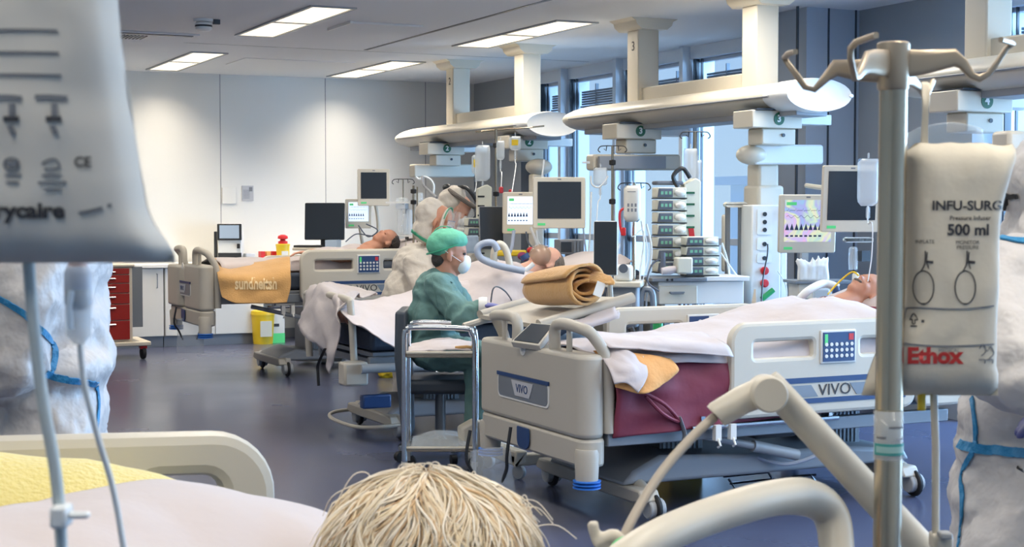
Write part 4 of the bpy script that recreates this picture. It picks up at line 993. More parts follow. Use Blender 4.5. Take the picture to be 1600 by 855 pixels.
# things on the unit
T2 = camfrm(Pz(1066, 415, 9.3), 10); m = MB(T2); m.bx(-.04, .06, -.03, .06, -.05, .05); o = m.build('carton', M['beige'], None, bevel=.01); tag(o, 'cream carton on the rail below the tall pump stack', 'box')
m = MB(T2); m.tube([(-.13, 0, -.035), (-.08, 0, -.03), (-.04, 0, -.02)], [.022, .028, .02], 10); tag(m.build('gauze_roll', M['sheet'], None), 'white gauze roll left of the cream carton', 'roll')
m = MB(camfrm(Pz(1036, 410, 9.3))); m.tube([(0, 0, -.07), (0, 0, .06)], [.02, .014], 10); tag(m.build('bottle', M['gore'], None), 'dark slim bottle at the left end of the drawer unit shelf', 'bottle')
for k, px in enumerate((942, 962, 980, 1012, 1050)):
    m = MB(camfrm(Pz(1062 + (px - 942) * .35, 487, 9.5))); m.tube([(0, 0, -.04), (0, 0, .075)], .007, 6); tag(m.build('hanging_connector', M[['navy', 'blk', 'gore', 'blk', 'navy'][k]], None), ['blue connector hanging under the left of the drawer unit', 'black connector next to the blue one under the unit', 'grey connector in the middle under the unit', 'black connector under the middle of the unit', 'navy connector under the right of the unit'][k], 'connector')
# poles and bags, window side
pole(957, 228, 345, 10.6, .009, 'dark infusion pole in front of the grey cross arm', knobs=(254, 315))
pole(1086, 206, 300, 10.0, .012, 'thin pole with hooks above the tall pump stack', knobs=(268,))
infbag(1079, 232, 284, 9.9, 22, 'clear infusion bag above the tall pump stack', tube_to=[Pz(1078, 330, 9.8), Pz(1086, 400, 9.7)], grp=None)
infbag(1090, 250, 286, 9.95, 14, 'narrow clear bag right of the one above the pump stack')
infbag(938, 262, 290, 10.5, 22, 'clear bag hanging at the left hook of the dark pole', tube_to=[Pz(934, 320, 10.4), Pz(931, 380, 10.3), Pz(928, 430, 10.1)])
m = MB(); m.tube([Pz(923, 275, 10.4), Pz(925, 288, 10.4), Pz(935, 293, 10.4), Pz(944, 285, 10.4), Pz(950, 275, 10.4)], .006, 6, smooth=5); tag(m.build('tube_loop', M['tubew'], None), 'white loop of tube around the bag at the grey cross arm', 'tubing')
o = infbag(988, 290, 347, 9.2, 27, 'grey printed pressure bag hanging left of the tall pump stack', mt='bagcloth2', chamber=False, tube_to=[Pz(1005, 360, 9.2), Pz(1012, 400, 9.2), Pz(1004, 440, 9.2)])
T = camfrm(Pz(988, 318, 9.14)); MB(T).bx(-.03, .02, 0, .001, .068, .073).build('printed_line', M['inkg'], o)
for i in range(3):
    for j in range(2): MB(T).bx(-.03 + i * .022, -.018 + i * .022, 0, .001, -.02 - j * .03, 0 - j * .03).build('printed_symbol', M['inkg'], o)
pole(991, 286, 500, 9.3, .010, 'steel pole behind the grey printed pressure bag', knobs=())
m = MB(); m.tube([Pz(978, 325, 9.3), Pz(969, 331, 9.3), Pz(969, 352, 9.3), Pz(973, 368, 9.3)], .008, 8, smooth=5); tag(m.build('red_tube', M['redp'], None), 'red tube hooked left of the grey printed bag', 'tubing')
m = MB(camfrm(Pz(974, 362, 9.3))); m.box((0, 0, 0), (.03, .03, .05)); tag(m.build('red_clamp', M['redp'], None, bevel=.005), 'red clamp at the lower end of the red tube', 'clamp')
for k, (px, pts) in enumerate(((1000, [(1002, 345), (1006, 380), (1000, 430), (1005, 500)]), (1012, [(1010, 350), (1018, 390), (1012, 440), (1008, 505)]), (968, [(968, 380), (962, 410), (960, 445)]), (1130, [(1126, 395), (1140, 415), (1152, 432)]), (1100, [(1128, 380), (1136, 405), (1140, 430)]))):
    m = MB(); m.tube([Pz(x, y, 9.3 + .05 * k) for x, y in pts], .006, 6, smooth=6)
    tag(m.build('infusion_line', M['tubew'], None), ['white line falling left of the pump stack from the grey bag', 'second white line hanging just right of the steel pole', 'white line beside the tall black tablet', 'white line curving at the right of the short pump stack', 'inner white line right of the short pump stack'][k], 'tubing')
# grey apparatus behind the blanket: ventilator trolley with looped rail
r = empty('ventilator', Pz(975, 500, 9.2), 'grey ventilator trolley behind the rolled blanket', 'ventilator'); T = camfrm(Pz(972, 440, 9.2), -10)
m = MB(T); m.bx(-.10, .10, 0, .28, -.28, -.02); m.build('body', M['lam_grey'], r, bevel=.02)
m = MB(T); m.bx(-.14, .12, -.05, .28, -.035, 0); m.build('top_tray', M['cream'], r, bevel=.008)
m = MB(T); m.bx(-.05, .06, .0, .1, 0, .10); m.build('canister', M['label'], r, bevel=.02)
m = MB(T); m.prism(rrect(-.09, .06, -.22, -.08, .02), -.01); m.build('front_panel', M['tin'], r)
m = MB(T); m.lathe([(.02, 0), (.028, .01), (.028, .02), (0, .02)], (.01, -.01, .08), 12, axis=(0, -1, 0)); m.build('dial', M['gore'], r)
m = MB(T); m.bx(-.13, .13, .05, .35, -T.translation.z, -T.translation.z + .1); m.bx(-.05, .05, .1, .2, -T.translation.z + .1, -.28); m.build('stand', M['lam_grey'], r, bevel=.01)
m = MB(); m.tube([Pz(1000, 520, 9.3), Pz(1002, 462, 9.3), Pz(1010, 452, 9.3), Pz(1020, 462, 9.3), Pz(1021, 520, 9.3)], .02, 8, smooth=4); tag(m.build('grab_rail', M['frame'], None), 'grey arched grab rail beside the ventilator trolley', 'rail')
# beds between: box of instruments at (893,385)
T = camfrm(Pz(893, 386, 10.4), 12); r = empty('patient_module', T.translation, 'small grey instrument rack right of the middle patient', 'medical device')
m = MB(T); m.bx(-.085, .09, 0, .16, -.05, .05); m.build('case', M['lam_grey'], r, bevel=.005)
m = MB(T); m.bx(-.075, .0, -.006, 0, -.035, .035); m.build('display', M['scr_off'], r)
for q in range(3): m = MB(T); m.bx(.012 + q * .024, .03 + q * .024, -.008, 0, -.04, .04); m.build('module_slot', M['frame'], r)
m = MB(T); m.bx(-.02, .02, .05, .1, -.5, -.05); m.build('bracket', M['frame'], r)
# right of the service column: shelf with glove boxes, tubes
T = camfrm(Pz(1272, 440, 8.9), 6); r = empty('wall_shelf', T.translation, 'small steel shelf below the rainbow tinted monitor', 'shelf')
m = MB(T); m.bx(-.13, .22, -.05, .2, -.012, .006); m.build('board', M['frame'], r, bevel=.003)
m = MB(T); m.bx(-.10, .1, -.02, .18, -.10, -.012); m.build('drawer', M['cream'], r, bevel=.004)
m = MB(T); m.bx(-.02, .02, .18, .22, -.6, .4); m.build('post', M['tin'], r)
m = MB(T)
for i in range(11):
    x = -.085 + i * .016; m.tube([(x, 0, .006), (x + random.uniform(-.012, .012), -.01, .09), (x * 1.25 + random.uniform(-.02, .02), 0, .14 + random.uniform(-.02, .02))], [.02, .018, .006], 6)
tag(blob(m, 'glove_bundle', M['mask'], None, vox=.008, smooth=2), 'bunch of white wrapped supplies standing under the rainbow tinted monitor', 'supplies')
for k, (px, py, w, h, mt_, lb) in enumerate(((1333, 405, .05, .12, 'clear', 'clear humidifier bottle right of the rainbow monitor'), (1337, 440, .04, .08, 'label', 'small white cylinder below the humidifier bottle'), (1350, 400, .06, .06, 'scr_off', 'dark small display beside the steel pole'))):
    a = Pz(px, py, 8.6); m = MB(); m.lathe([(w * .5, -h / 2), (w * .55, 0), (w * .5, h / 2), (w * .3, h / 2 + .01)], a, 14) if k < 2 else m.box(a, (w, .04, h)); tag(m.build(['bottle', 'canister', 'display'][k], M[mt_], None), lb, ['bottle', 'canister', 'display'][k])
m = MB(); m.tube([Pz(1240, 478, 8.2), Pz(1262, 455, 8.2), Pz(1288, 443, 8.3), Pz(1310, 450, 8.3)], .022, 10, smooth=6); m2 = tag(m.build('breathing_hose', M['tubew'], None), 'pale breathing hose running down from the supplies to the right patient', 'hose')
m = MB(); m.tube([Pz(1225, 490, 8.2), Pz(1245, 482, 8.2), Pz(1270, 478, 8.2), Pz(1290, 470, 8.2)], .025, 10, smooth=6); tag(m.build('breathing_hose', M['sheet'], None), 'white corrugated hose lying along the right pillow', 'hose')
m = MB(); m.ell(Pz(1307, 456, 8.2), (.02, .02, .035), 12); tag(m.build('valve', M['navy'], None), 'blue breathing valve beside the right patient', 'valve')
m = MB(camfrm(Pz(1283, 465, 8.6))); m.bx(-.04, .05, 0, .05, -.05, .05); tag(m.build('reservoir', M['scr_dim'], None, bevel=.01), 'blue translucent reservoir behind the hoses of the right patient', 'reservoir')
m = MB(); m.bx(0, 0, 0, 0, 0, 0) if False else None
arm(r, Pz(1318, 375, 8.9), Pz(1364, 375, 8.9), .03, M['label'], 'cable_channel', .02)
infbag(1357, 248, 322, 7.9, 34, 'clear fluid bag partly hidden behind the steel pole', tube_to=[Pz(1363, 350, 7.8), Pz(1362, 400, 7.8), Pz(1356, 440, 7.8)])
# bridge 2 side: hanging bags over the middle bed
m = MB(); a = Pz(743, 206, 12.3); b = Pz(832, 199, 12.3); m.tube([a, b], .006, 6)
for q_ in (a.lerp(b, .1), a.lerp(b, .9)): m.tube([q_, Vector((5.60, q_.y + .05, 2.07))], .008, 6)
hb = tag(m.build('hanging_rod', M['steel'], None), 'thin rod under the farther supply bridge carrying the bags', 'rod')
pole(775, 201, 330, 12.3, .010, 'thin white pole hanging between the bags over the middle bed', hooks=False, knobs=(227, 303))
infbag(754, 227, 283, 12.1, 24, 'large clear fluid bag left of the hanging pole', tube_to=[Pz(756, 300, 11.5), Pz(757, 330, 11.2)])
infbag(744, 242, 272, 12.2, 14, 'flat clear bag with a yellow tag left of the large bag', lab='yellow', tube_to=[Pz(742, 300, 11.6)])
infbag(782, 220, 250, 12.1, 13, 'slim clear infusion bag right of the hanging pole', tube_to=[Pz(784, 270, 11.9), Pz(783, 292, 11.8)])
infbag(805, 213, 235, 12.1, 17, 'small bag with a yellow label under the farther bridge', lab='yellow', tube_to=[Pz(806, 260, 11.9), Pz(800, 300, 11.5)])
for px, py, lb in ((783, 297, 'red roller clamp on the line left of the vitals monitor'), (798, 301, 'red clamp right above the vitals monitor')):
    tag(MB().box(Pz(px, py, 11.7), (.03, .03, .05)).build('roller_clamp', M['redp'], None, bevel=.008), lb, 'clamp')
# pump rack left of the dark tablet
r = empty('pump_rack', Pz(757, 400, 10.9), 'cream pump rack with dark slots behind the green capped man', 'pump rack'); T = camfrm(Pz(757, 345, 10.9), 8)
m = MB(T); m.prism([(-.05, -.30), (.05, -.30), (.055, .24), (.02, .26), (-.05, .23)], .1); m.build('rack_body', M['beige'], r, bevel=.008)
for k in range(7): m = MB(T); m.bx(-.05, .0, -.006, .002, -.24 + k * .068, -.228 + k * .068); m.build('slot', M['dark'], r)
for k in range(3):
    c = Pz(731, 347 + k * 15, 10.85); q = copy_tree(P0, c); q.scale = (.75, 1, .85); q['label'] = ['upper', 'middle', 'lower'][k] + ' pale pump left of the rack behind the green capped man'; q['group'] = 'pumps behind the green capped man'
# poles and glass canisters around (640,300)
pole(646, 290, 400, 13.0, .010, 'dark pole left of the coverall hood', knobs=(299, 316), hooks=False)
pole(652, 292, 400, 13.1, .007, 'thin red-brown pole next to the dark one by the hood', hooks=False)
pole(630, 280, 320, 13.6, .006, 'thin pole with hooks behind the coverall hood, near the small dark monitor')
for k, (px, py, w, h) in enumerate(((628, 318, .11, .10), (640, 347, .06, .22), (625, 345, .05, .2), (634, 350, .05, .18), (655, 308, .07, .08))):
    m = MB(); m.lathe([(w * .4, -h / 2), (w * .5, -h * .4), (w * .5, h * .4), (w * .35, h / 2)], Pz(px, py, 13.3), 12); tag(m.build('canister', M['clear'] if k % 2 == 0 else M['fluid'], None), ['wide clear canister left of the coverall hood', 'tall clear cylinder touching the dark pole', 'slim clear cylinder behind the farthest patient head', 'second slim clear cylinder near the dark pole', 'small clear cup right of the dark pole'][k], 'canister')
m = MB(); m.tube([Pz(660, 276, 13.4), Pz(661, 288, 13.2), Pz(668, 296, 12.8), Pz(682, 309, 12.2)], .011, 8, smooth=4); tag(m.build('bent_hose', M['lam_grey'], None), 'grey bent hose hanging from the far cross arm towards the hood', 'hose')
m = MB(); m.tube([Pz(650, 276, 13.6), Pz(655, 280, 13.6), Pz(662, 276, 13.6), Pz(672, 280, 13.6), Pz(678, 290, 13.6), Pz(677, 305, 13.6)], .010, 6, smooth=4); tag(m.build('tube_loop', M['tubew'], None), 'pale tube loops under the far cross arm', 'tubing')
sh_ = camfrm(Pz(632, 352, 13.3)); r = empty('wall_shelf', sh_.translation, 'pale shelf carrying clear canisters behind the coverall pair', 'shelf')
for zz in (-.10, .19): m = MB(sh_); m.bx(-.16, .20, -.06, .12, zz, zz + .015); m.build('board', M['white'], r)
m = MB(sh_); m.bx(.0, .03, .1, .13, -sh_.translation.z, .2); m.build('post', M['tin'], r)
# cables behind the middle bed
cb = [([(850, 250), (846, 300), (852, 360)], 'tubew'), ([(822, 362), (826, 380), (840, 395)], 'gore'), ([(838, 360), (842, 380), (860, 392)], 'tubew'), ([(924, 300), (922, 360), (918, 420)], 'tubew'), ([(910, 345), (914, 380), (918, 415)], 'tubeg'), ([(1030, 455), (1012, 440), (1018, 415), (1030, 405)], 'gore'), ([(560, 352), (575, 370), (590, 360), (572, 350)], 'gore'), ([(540, 378), (556, 366), (575, 368), (600, 372)], 'gore')]
for k, (pts, mt_) in enumerate(cb):
    z = 13.4 if k > 5 else 10.3 if k != 5 else 9.0; m = MB(); m.tube([Pz(x, y, z) for x, y in pts], .006, 6, smooth=6)
    tag(m.build('cable', M[mt_], None), ['pale cable above the vitals monitor', 'grey cable under the vitals monitor', 'pale cable under the vitals monitor towards the patient', 'pale cable right of the dark monitor', 'grey-blue cable right of the dark monitor', 'grey cable left of the drawer unit', 'looped cable under the small bright monitor', 'grey cable from the black monitor to the farthest patient'][k], 'cable')
# bins under the beds by the back wall
T = Matrix.Translation(Ph(411, 537, 0)); r = empty('waste_bin', T.translation, 'yellow-brown waste bin at the cabinets behind the farthest bed', 'bin')
m = MB(T); m.lathe([(.10, 0), (.12, .30), (.125, .30), (.12, .34), (.06, .36), (0, .36)], (0, 0, 0), 20); m.build('tub', M['yellow'], r); m = MB(T); m.bx(-.06, .06, -.124, -.11, .08, .24); m.build('label', M['beige'], r)
T = Matrix.Translation(Ph(432, 536, 0)); m = MB(T); m.bx(-.07, .09, 0, .2, 0, .34); o = m.build('carton', M['label'], None, bevel=.004); tag(o, 'white and green printed carton beside the yellow-brown bin', 'box')
m = MB(T); m.bx(-.07, .09, -.003, 0, .0, .10); m.build('green_print', M['tgreen'], o); m = MB(T); m.bx(-.04, .03, -.003, 0, .17, .20); m.build('dark_print', M['ink'], o)
# clear bag with black straps hanging at a foot end
def clearbag(pts, z, label):
    a, b, c, d = [Pz(x, y, z) for x, y in pts]
    g = cloth([[a, (a + b) / 2 + Vector((0, 0, .01)), b], [(a + d) / 2, (a + b + c + d) / 4 - FW * .03, (b + c) / 2], [d, (c + d) / 2, c]], 'urine_bag', M['film'], None, 6, .012, 9, th=.002)
    tag(g, label, 'drainage bag'); 
    for k, (s, e) in enumerate(((a + FW * -.03, a.lerp(d, .62)), (b - FW * .03, b.lerp(c, .6)))):
        MB().tube([s + Vector((0, 0, .10)), s + Vector((-.02, 0, -.03)), s.lerp(e, .6) + RT * (.02 if k == 0 else -.03), e + RT * (.05 if k == 0 else -.06)], .008, 6, smooth=6).build('strap', M['dark'], g)
clearbag([(277, 498), (318, 498), (319, 552), (276, 552)], 12.6, 'clear drainage bag with black straps below the farthest bed foot')
clearbag([(735, 705), (798, 700), (808, 790), (730, 800)], 7.05, 'clear drainage bag with black straps left of the badge footboard bed')
m = MB(); m.tube([Pz(508, 545, 9.1), Pz(497, 570, 9.2), Pz(497, 585, 9.2), Pz(498, 603, 9.2)], .010, 6, smooth=4, flat=.4); tag(m.build('strap', M['blk'], None), 'black strap end dangling below the hanging sheet', 'strap')
# trolley with small casters beyond the badge bed
r = empty('bedside_cabinet', Ph(880, 745, 0), 'low white trolley on small casters behind the badge footboard bed', 'trolley')
g = Ph(863, 757, 0); T = frm((3.35, 6.98, 0))
m = MB(T); m.bx(0, .75, 0, .07, .08, .13); m.bx(0, .07, -.0, .45, .08, .15); m.build('base', M['cream'], r, bevel=.01)
m = MB(T); m.bx(.70, .80, 0, .1, .1, .48); m.build('post', M['label'], r, bevel=.004)
for q, s in ((.03, .02), (.03, .4), (.72, .03)): m = MB(T); caster(m, q, s, .04, .03, (1, .4, 0)) if False else m.lathe([(.015, -.015), (.036, -.013), (.04, 0), (.036, .013), (.015, .015)], (q, s, .04), 14, axis=(1, .5, 0)); m.build('caster', M['tin'], r)
m = MB(); a = PX(990, 600, 3.9); 
T = Matrix.Translation(Ph(1060, 752, 0)); r = empty('waste_bin', Ph(1060, 745, 0), 'yellow bin seen beneath the maroon covered bed', 'bin')
g = Ph(1058, 742, 0) ; m = MB(Matrix.Translation(g)); m.bx(-.1, .1, -.1, .1, 0, .36); m.build('tub', M['yellow'], r, bevel=.015); m = MB(Matrix.Translation(g)); m.bx(-.105, .105, -.105, .105, .2, .215); m.build('band', M['stage'], r)
g = Ph(604, 590, 0); tag(blob(MB().ell(g + Vector((0, 0, .06)), (.08, .07, .07), 12).ell(g + Vector((.06, 0, .03)), (.07, .06, .05), 12), 'yellow_bag', M['yellow'], None, vox=.01, smooth=2, amp=.02, scale=14), 'crumpled yellow bag on the floor behind the black chair', 'bag')
T = camfrm(Pz(1015, 535, 8.6)); r = empty('side_table', T.translation, 'low grey side table behind the far rail of the badge bed', 'table')
m = MB(T); m.bx(-.16, .14, -.12, .12, -.02, 0); m.build('top', M['lam_grey'], r, bevel=.004); m = MB(T); m.bx(-.02, .02, -.02, .02, -T.translation.z, -.02); m.build('post', M['tin'], r)
# green cup and bits behind the far rail of bed 3
g = Pz(1028, 512, 8.55); m = MB(); m.lathe([(.028, -.085), (.03, .035), (.026, .035)], g, 14); tag(m.build('green_roll', M['green'], None), 'green roll seen through the far rail slot of the badge bed', 'roll')
m = MB(); m.tube([Pz(985, 512, 8.55), Pz(990, 524, 8.55), Pz(998, 530, 8.55)], .02, 8); tag(m.build('cable_coil', M['ink'], None), 'dark coil of cable seen through the far rail slot', 'cable')
# steel wire rack on the floor under bed 3 (seen at right)
m = MB()
for a_, b_ in (((1130, 745), (1200, 738)), ((1140, 756), (1210, 748)), ((1235, 745), (1275, 742)), ((1200, 738), (1212, 756)), ((1237, 744), (1247, 756)), ((1266, 741), (1274, 752)), ((1138, 748), (1148, 762))):
    m.tube([Pz(*a_, 7.6), Pz(*b_, 7.6)], .006, 6)
tag(m.build('wire_rack', M['chrome'], None), 'thin chrome wire rack low behind the lift columns of the badge bed', 'rack')
# ================================================================ people
def hframe(c, fwd, up):
    f = Vector(fwd).normalized(); u = Vector(up); u = (u - f * u.dot(f)).normalized(); l = u.cross(f)
    m = Matrix((f, l, u)).transposed().to_4x4(); m.translation = Vector(c); return m
def headshape(mb, T, k=1.0):
    """adds cranium, jaw, brow, nose, lips and ears; local x forward, z up"""
    def e(c, r): mb.ell(T @ Vector([x * k for x in c]), tuple(x * k for x in r), 16, R=T.to_3x3())
    e((-.012, 0, .03), (.096, .076, .088)); e((.02, 0, -.03), (.066, .058, .075)); e((.042, 0, -.082), (.036, .034, .028)); e((.06, 0, .022), (.026, .052, .014))
    e((.05, .034, -.03), (.028, .022, .022)); e((.05, -.034, -.03), (.028, .022, .022))
    e((.088, 0, -.024), (.016, .012, .016)); e((.078, 0, -.004), (.012, .009, .026)); e((.07, 0, -.056), (.016, .024, .008)); e((.066, 0, -.066), (.015, .02, .007))
    for s in (-1, 1): e((-.008, s * .077, -.012), (.016, .009, .030)); e((-.002, s * .076, -.032), (.009, .008, .012))
    return mb
def eyes(T, parent, k=1.0, closed=True):
    for s in (-1, 1):
        c = T @ Vector((.073 * k, s * .029 * k, .003 * k))
        MB().ell(c, (.011 * k, .013 * k, .007 * k), 10, R=T.to_3x3()).build('eye', M['skin'] if closed else M['ink'], parent)
def hand(mb, w, d, up, k=1.0, curl=.5, thumb=1):
    """palm with five separate bent fingers; w wrist, d pointing direction, up = back of hand"""
    d = Vector(d).normalized(); u = Vector(up); u = (u - d * u.dot(d)).normalized(); s = d.cross(u)
    p = Vector(w); mb.ell(p + d * .045 * k, (.05 * k, .04 * k, .016 * k), 12, R=Matrix((d, s, u)).transposed())
    for i, (o, L) in enumerate(((-.030, .066), (-.010, .078), (.011, .074), (.031, .058))):
        a = p + d * .085 * k + s * o * k; b = a + (d * math.cos(curl * .6) - u * math.sin(curl * .6)) * L * .5 * k; c = b + (d * math.cos(curl * 1.6) - u * math.sin(curl * 1.6)) * L * .5 * k
        cone(mb, p + d * .05 * k + s * o * .8 * k, a, .0105 * k, .0098 * k, 8); cone(mb, a, b, .0098 * k, .009 * k, 8); cone(mb, b, c, .009 * k, .0075 * k, 8)
    t0 = p + d * .02 * k - s * thumb * .032 * k; t1 = t0 + (d * .6 - s * thumb * .7) * .035 * k; t2 = t1 + (d * .9 - u * .3) * .03 * k
    cone(mb, t0, t1, .014 * k, .011 * k, 8); cone(mb, t1, t2, .011 * k, .009 * k, 8); return mb
def limb(mb, pts, rr, n=14):
    for i in range(len(pts) - 1): cone(mb, pts[i], pts[i + 1], rr[i], rr[i + 1], n)
# ---- man in the green gown, seated
g0 = Ph(690, 700, 0)
man = empty('person', g0, 'person in green gown and green cap seated on the black chair at the middle bed', 'person')
hf = (RT * .95 + FW * .12 + Vector((0, 0, -.06)))
HT = hframe(Pz(703, 396, 8.4), hf, (0, 0, 1) + hf * 0 if False else Vector((0, 0, 1)) + RT * .10)
hb = headshape(MB(), HT, 1.06); limb(hb, [HT @ Vector((-.02, 0, -.07)), Pz(697, 440, 8.42)], [.058, .065])
body = blob(hb, 'body', M['skin'], man, .0065, 3)
eyes(HT, body, 1.06, False)
def HTe(mb, c, r, n=18): mb.ell(HT @ Vector(c), r, n, R=HT.to_3x3()); return mb
blob(HTe(MB(), (-.03, 0, .035), (.092, .082, .078)) , 'hair', M['hairdk'], man, .008, 2).location = (0, 0, 0)
HTe(MB(), (-.06, 0, -.035), (.042, .064, .050), 16).build('hair', M['hairdk'], man, smooth=180)
m = MB(); vs = []; n = 28
cb_ = blob(HTe(HTe(MB(), (-.012, 0, .075), (.108, .094, .064)), (-.050, 0, .045), (.086, .090, .076)), 'cap', M['cap'], man, .008, 3, .004, 14)
T_ = HT @ Matrix.Translation((0, 0, .018)) @ Matrix.Rotation(math.radians(-22), 4, 'Y')
MB().tube([T_ @ Vector((-.016 + .114 * math.cos(a), .090 * math.sin(a), .020)) for a in [2 * PI * i / 24 for i in range(25)]], .0045, 6, caps=False).build('cap_band', M['gtape'], cb_)
MB().tube([T_ @ Vector((-.012 + .113 * math.cos(a) * math.cos(.9), .0, .062 + .078 * math.sin(a))) for a in [PI * i / 12 for i in range(13)]], .003, 6).build('cap_seam', M['gtape'], cb_)
mk = HTe(MB(), (.068, 0, -.055), (.052, .054, .056)); mk = blob(HTe(mk, (.10, 0, -.045), (.022, .026, .040)), 'mask', M['mask'], man, .007, 3)
MB().tube([HT @ Vector((.06, -.055, -.04)), HT @ Vector((.0, -.086, -.005)), HT @ Vector((-.06, -.07, .03))], .002, 6, smooth=4).build('mask_strap', M['mask'], mk)
# torso gown
gm = MB()
gm.ell(Pz(684, 462, 8.42), (.14, .20, .15), 18, R=Matrix.Rotation(-YAW + 0, 3, 'Z')); gm.ell(Pz(678, 500, 8.40), (.148, .20, .17), 18, R=Matrix.Rotation(-YAW, 3, 'Z'))
gm.ell(Pz(680, 540, 8.42), (.155, .21, .14), 18, R=Matrix.Rotation(-YAW, 3, 'Z')); gm.ell(Pz(694, 440, 8.42), (.08, .16, .07), 16, R=Matrix.Rotation(-YAW, 3, 'Z'))
limb(gm, [Pz(684, 447, 8.24), Pz(722, 498, 8.12), Pz(746, 482, 8.14)], [.085, .076, .048])
limb(gm, [Pz(700, 447, 8.60), Pz(730, 492, 8.66), Pz(752, 484, 8.6)], [.075, .062, .045])
limb(gm, [Pz(690, 550, 8.30), Pz(748, 556, 8.26)], [.11, .085]); limb(gm, [Pz(690, 550, 8.56), Pz(752, 556, 8.58)], [.11, .085])
gown = blob(gm, 'gown', M['scrub'], man, .010, 2, .016, 8)
# skirt part of the gown over the lower legs
sk = MB(); limb(sk, [Pz(744, 558, 8.28), Pz(748, 610, 8.26), Pz(744, 660, 8.24)], [.08, .072, .066]); limb(sk, [Pz(752, 558, 8.56), Pz(756, 610, 8.58), Pz(752, 668, 8.58)], [.08, .072, .064])
blob(sk, 'trousers', M['scrub'], man, .014, 4, .012, 8)
for z, x in ((8.22, 744), (8.58, 752)):
    a = Ph(0, 0, 0) if False else None; p = Pz(x, 668, z); p.z = .05; f = RT; m = MB(); m.ell(p + f * .06, (.13, .048, .045), 14, R=Matrix.Rotation(-YAW, 3, 'Z')); m.ell(p + Vector((0, 0, .04)), (.05, .045, .06), 12); blob(m, 'shoe', M['label'], man, .01, 2)
hm = MB(); hand(hm, Pz(753, 477, 8.10), RT + Vector((0, 0, -.1)), Vector((0, 0, 1)) - RT * .3, 1.1, .8, 1); hand(hm, Pz(760, 480, 8.6), RT + Vector((0, 0, -.3)), (0, 0, 1), 1.0, .7, -1)
blob(hm, 'gloves', M['glove'], man, .0045, 1)
m = MB(); m.lathe([(.048, 0), (.052, .02), (.05, .045)], Pz(748, 479, 8.12), 14, axis=RT); m.build('cuff', M['label'], gown)
trg = bvh(gown)
for pts in ([(668, 412), (676, 440), (684, 480), (690, 530)], [(690, 452), (700, 478), (706, 505)]):
    ribbon(hug(trg, pts, 8, .002), .004, 'gown_seam', M['scrub'], gown, .0015)
# black chair
r = empty('chair', Pz(650, 700, 8.25), 'black chair with tall backrest under the green gowned person', 'chair'); r.location.z = 0; ORG[r.name] = Vector(r.location)
a = Pz(628, 485, 8.2); b = Pz(650, 690, 8.2); 
T = frm((0, 0, 0), FW, (0, 0, 1)); 
m = MB(); q0 = Pz(630, 486, 8.25); q1 = Pz(630, 560, 8.25); q2 = Pz(637, 690, 8.25); d = Vector((FW.x, FW.y, 0)).normalized() * .42; t = RT * .045
m.add([q0 - t, q1 - t * 1.1, q2 - t * .7, q2 + t * .3, q1 + t * .6, q0 + t * .5, q0 - t + d, q1 - t * 1.1 + d, q2 - t * .7 + d, q2 + t * .3 + d, q1 + t * .6 + d, q0 + t * .5 + d],
      [(0, 1, 4, 5), (1, 2, 3, 4), (11, 10, 7, 6), (10, 9, 8, 7), (0, 6, 7, 1), (1, 7, 8, 2), (2, 8, 9, 3), (3, 9, 10, 4), (4, 10, 11, 5), (5, 11, 6, 0)]); m.build('backrest', M['stage'], r, bevel=.02, seg=3)
p = Pz(685, 585, 8.4); p = Pz(688, 585, 8.5); T = Matrix.Translation((p.x, p.y, 0)) @ Matrix.Rotation(-YAW, 4, 'Z')
m = MB(T); m.bx(-.22, .22, -.22, .22, .38, .46); m.build('seat', M['stage'], r, bevel=.025, seg=3)
m = MB(T); m.tube([(0, 0, .1), (0, 0, .38)], .03, 12); m.build('post', M['frame'], r)
for k in range(5):
    a = 2 * PI * k / 5; m = MB(T); m.tube([(0, 0, .11), (.27 * math.cos(a), .27 * math.sin(a), .075)], [.025, .015], 8); l_ = m.build('leg', M['frame'], r)
    m = MB(T); m.lathe([(.012, -.018), (.028, -.016), (.028, .016), (.012, .018)], (.27 * math.cos(a), .27 * math.sin(a), .03), 12, axis=(math.sin(a), -math.cos(a), 0)); m.build('caster', M['blk'], l_)
# ---- coverall person bending, face to the right (nearer of the pair)
pa = empty('person', Ph(650, 620, 0), 'person in white hooded coverall with green tape bending behind the green capped person', 'person')
hf = RT * .90 - FW * .28 + Vector((0, 0, -.25)); HA = hframe(Pz(687, 347, 10.4), hf, Vector((0, 0, 1)) + RT * .25)
body = blob(limb(hb := headshape(MB(), HA, 1.0), [HA @ Vector((-.02, 0, -.07)), Pz(668, 400, 10.55)], [.055, .06]) or hb, 'body', M['skin'], pa, .008, 3)
eyes(HA, body)
sm = MB(); sm.ell(HA @ Vector((-.082, 0, .035)), (.098, .104, .118), 20, R=HA.to_3x3()); sm.ell(HA @ Vector((-.085, 0, -.08)), (.09, .095, .09), 18, R=HA.to_3x3())
sm.ell(Pz(655, 415, 10.55), (.19, .24, .16), 18, R=Matrix.Rotation(-YAW, 3, 'Z')); sm.ell(Pz(640, 470, 10.5), (.20, .22, .25), 18, R=Matrix.Rotation(-YAW, 3, 'Z')); sm.ell(Pz(632, 520, 10.5), (.19, .21, .22), 18, R=Matrix.Rotation(-YAW, 3, 'Z'))
limb(sm, [Pz(652, 412, 10.3), Pz(668, 462, 10.15), Pz(712, 470, 10.2)], [.10, .082, .06]); limb(sm, [Pz(660, 412, 10.8), Pz(690, 455, 10.85), Pz(725, 455, 10.75)], [.09, .075, .055])
for z in (10.4, 10.65): p = Pz(632, 620, z); limb(sm, [Pz(632, 530, z), Vector((p.x, p.y, .5)), Vector((p.x, p.y, .08))], [.12, .09, .075])
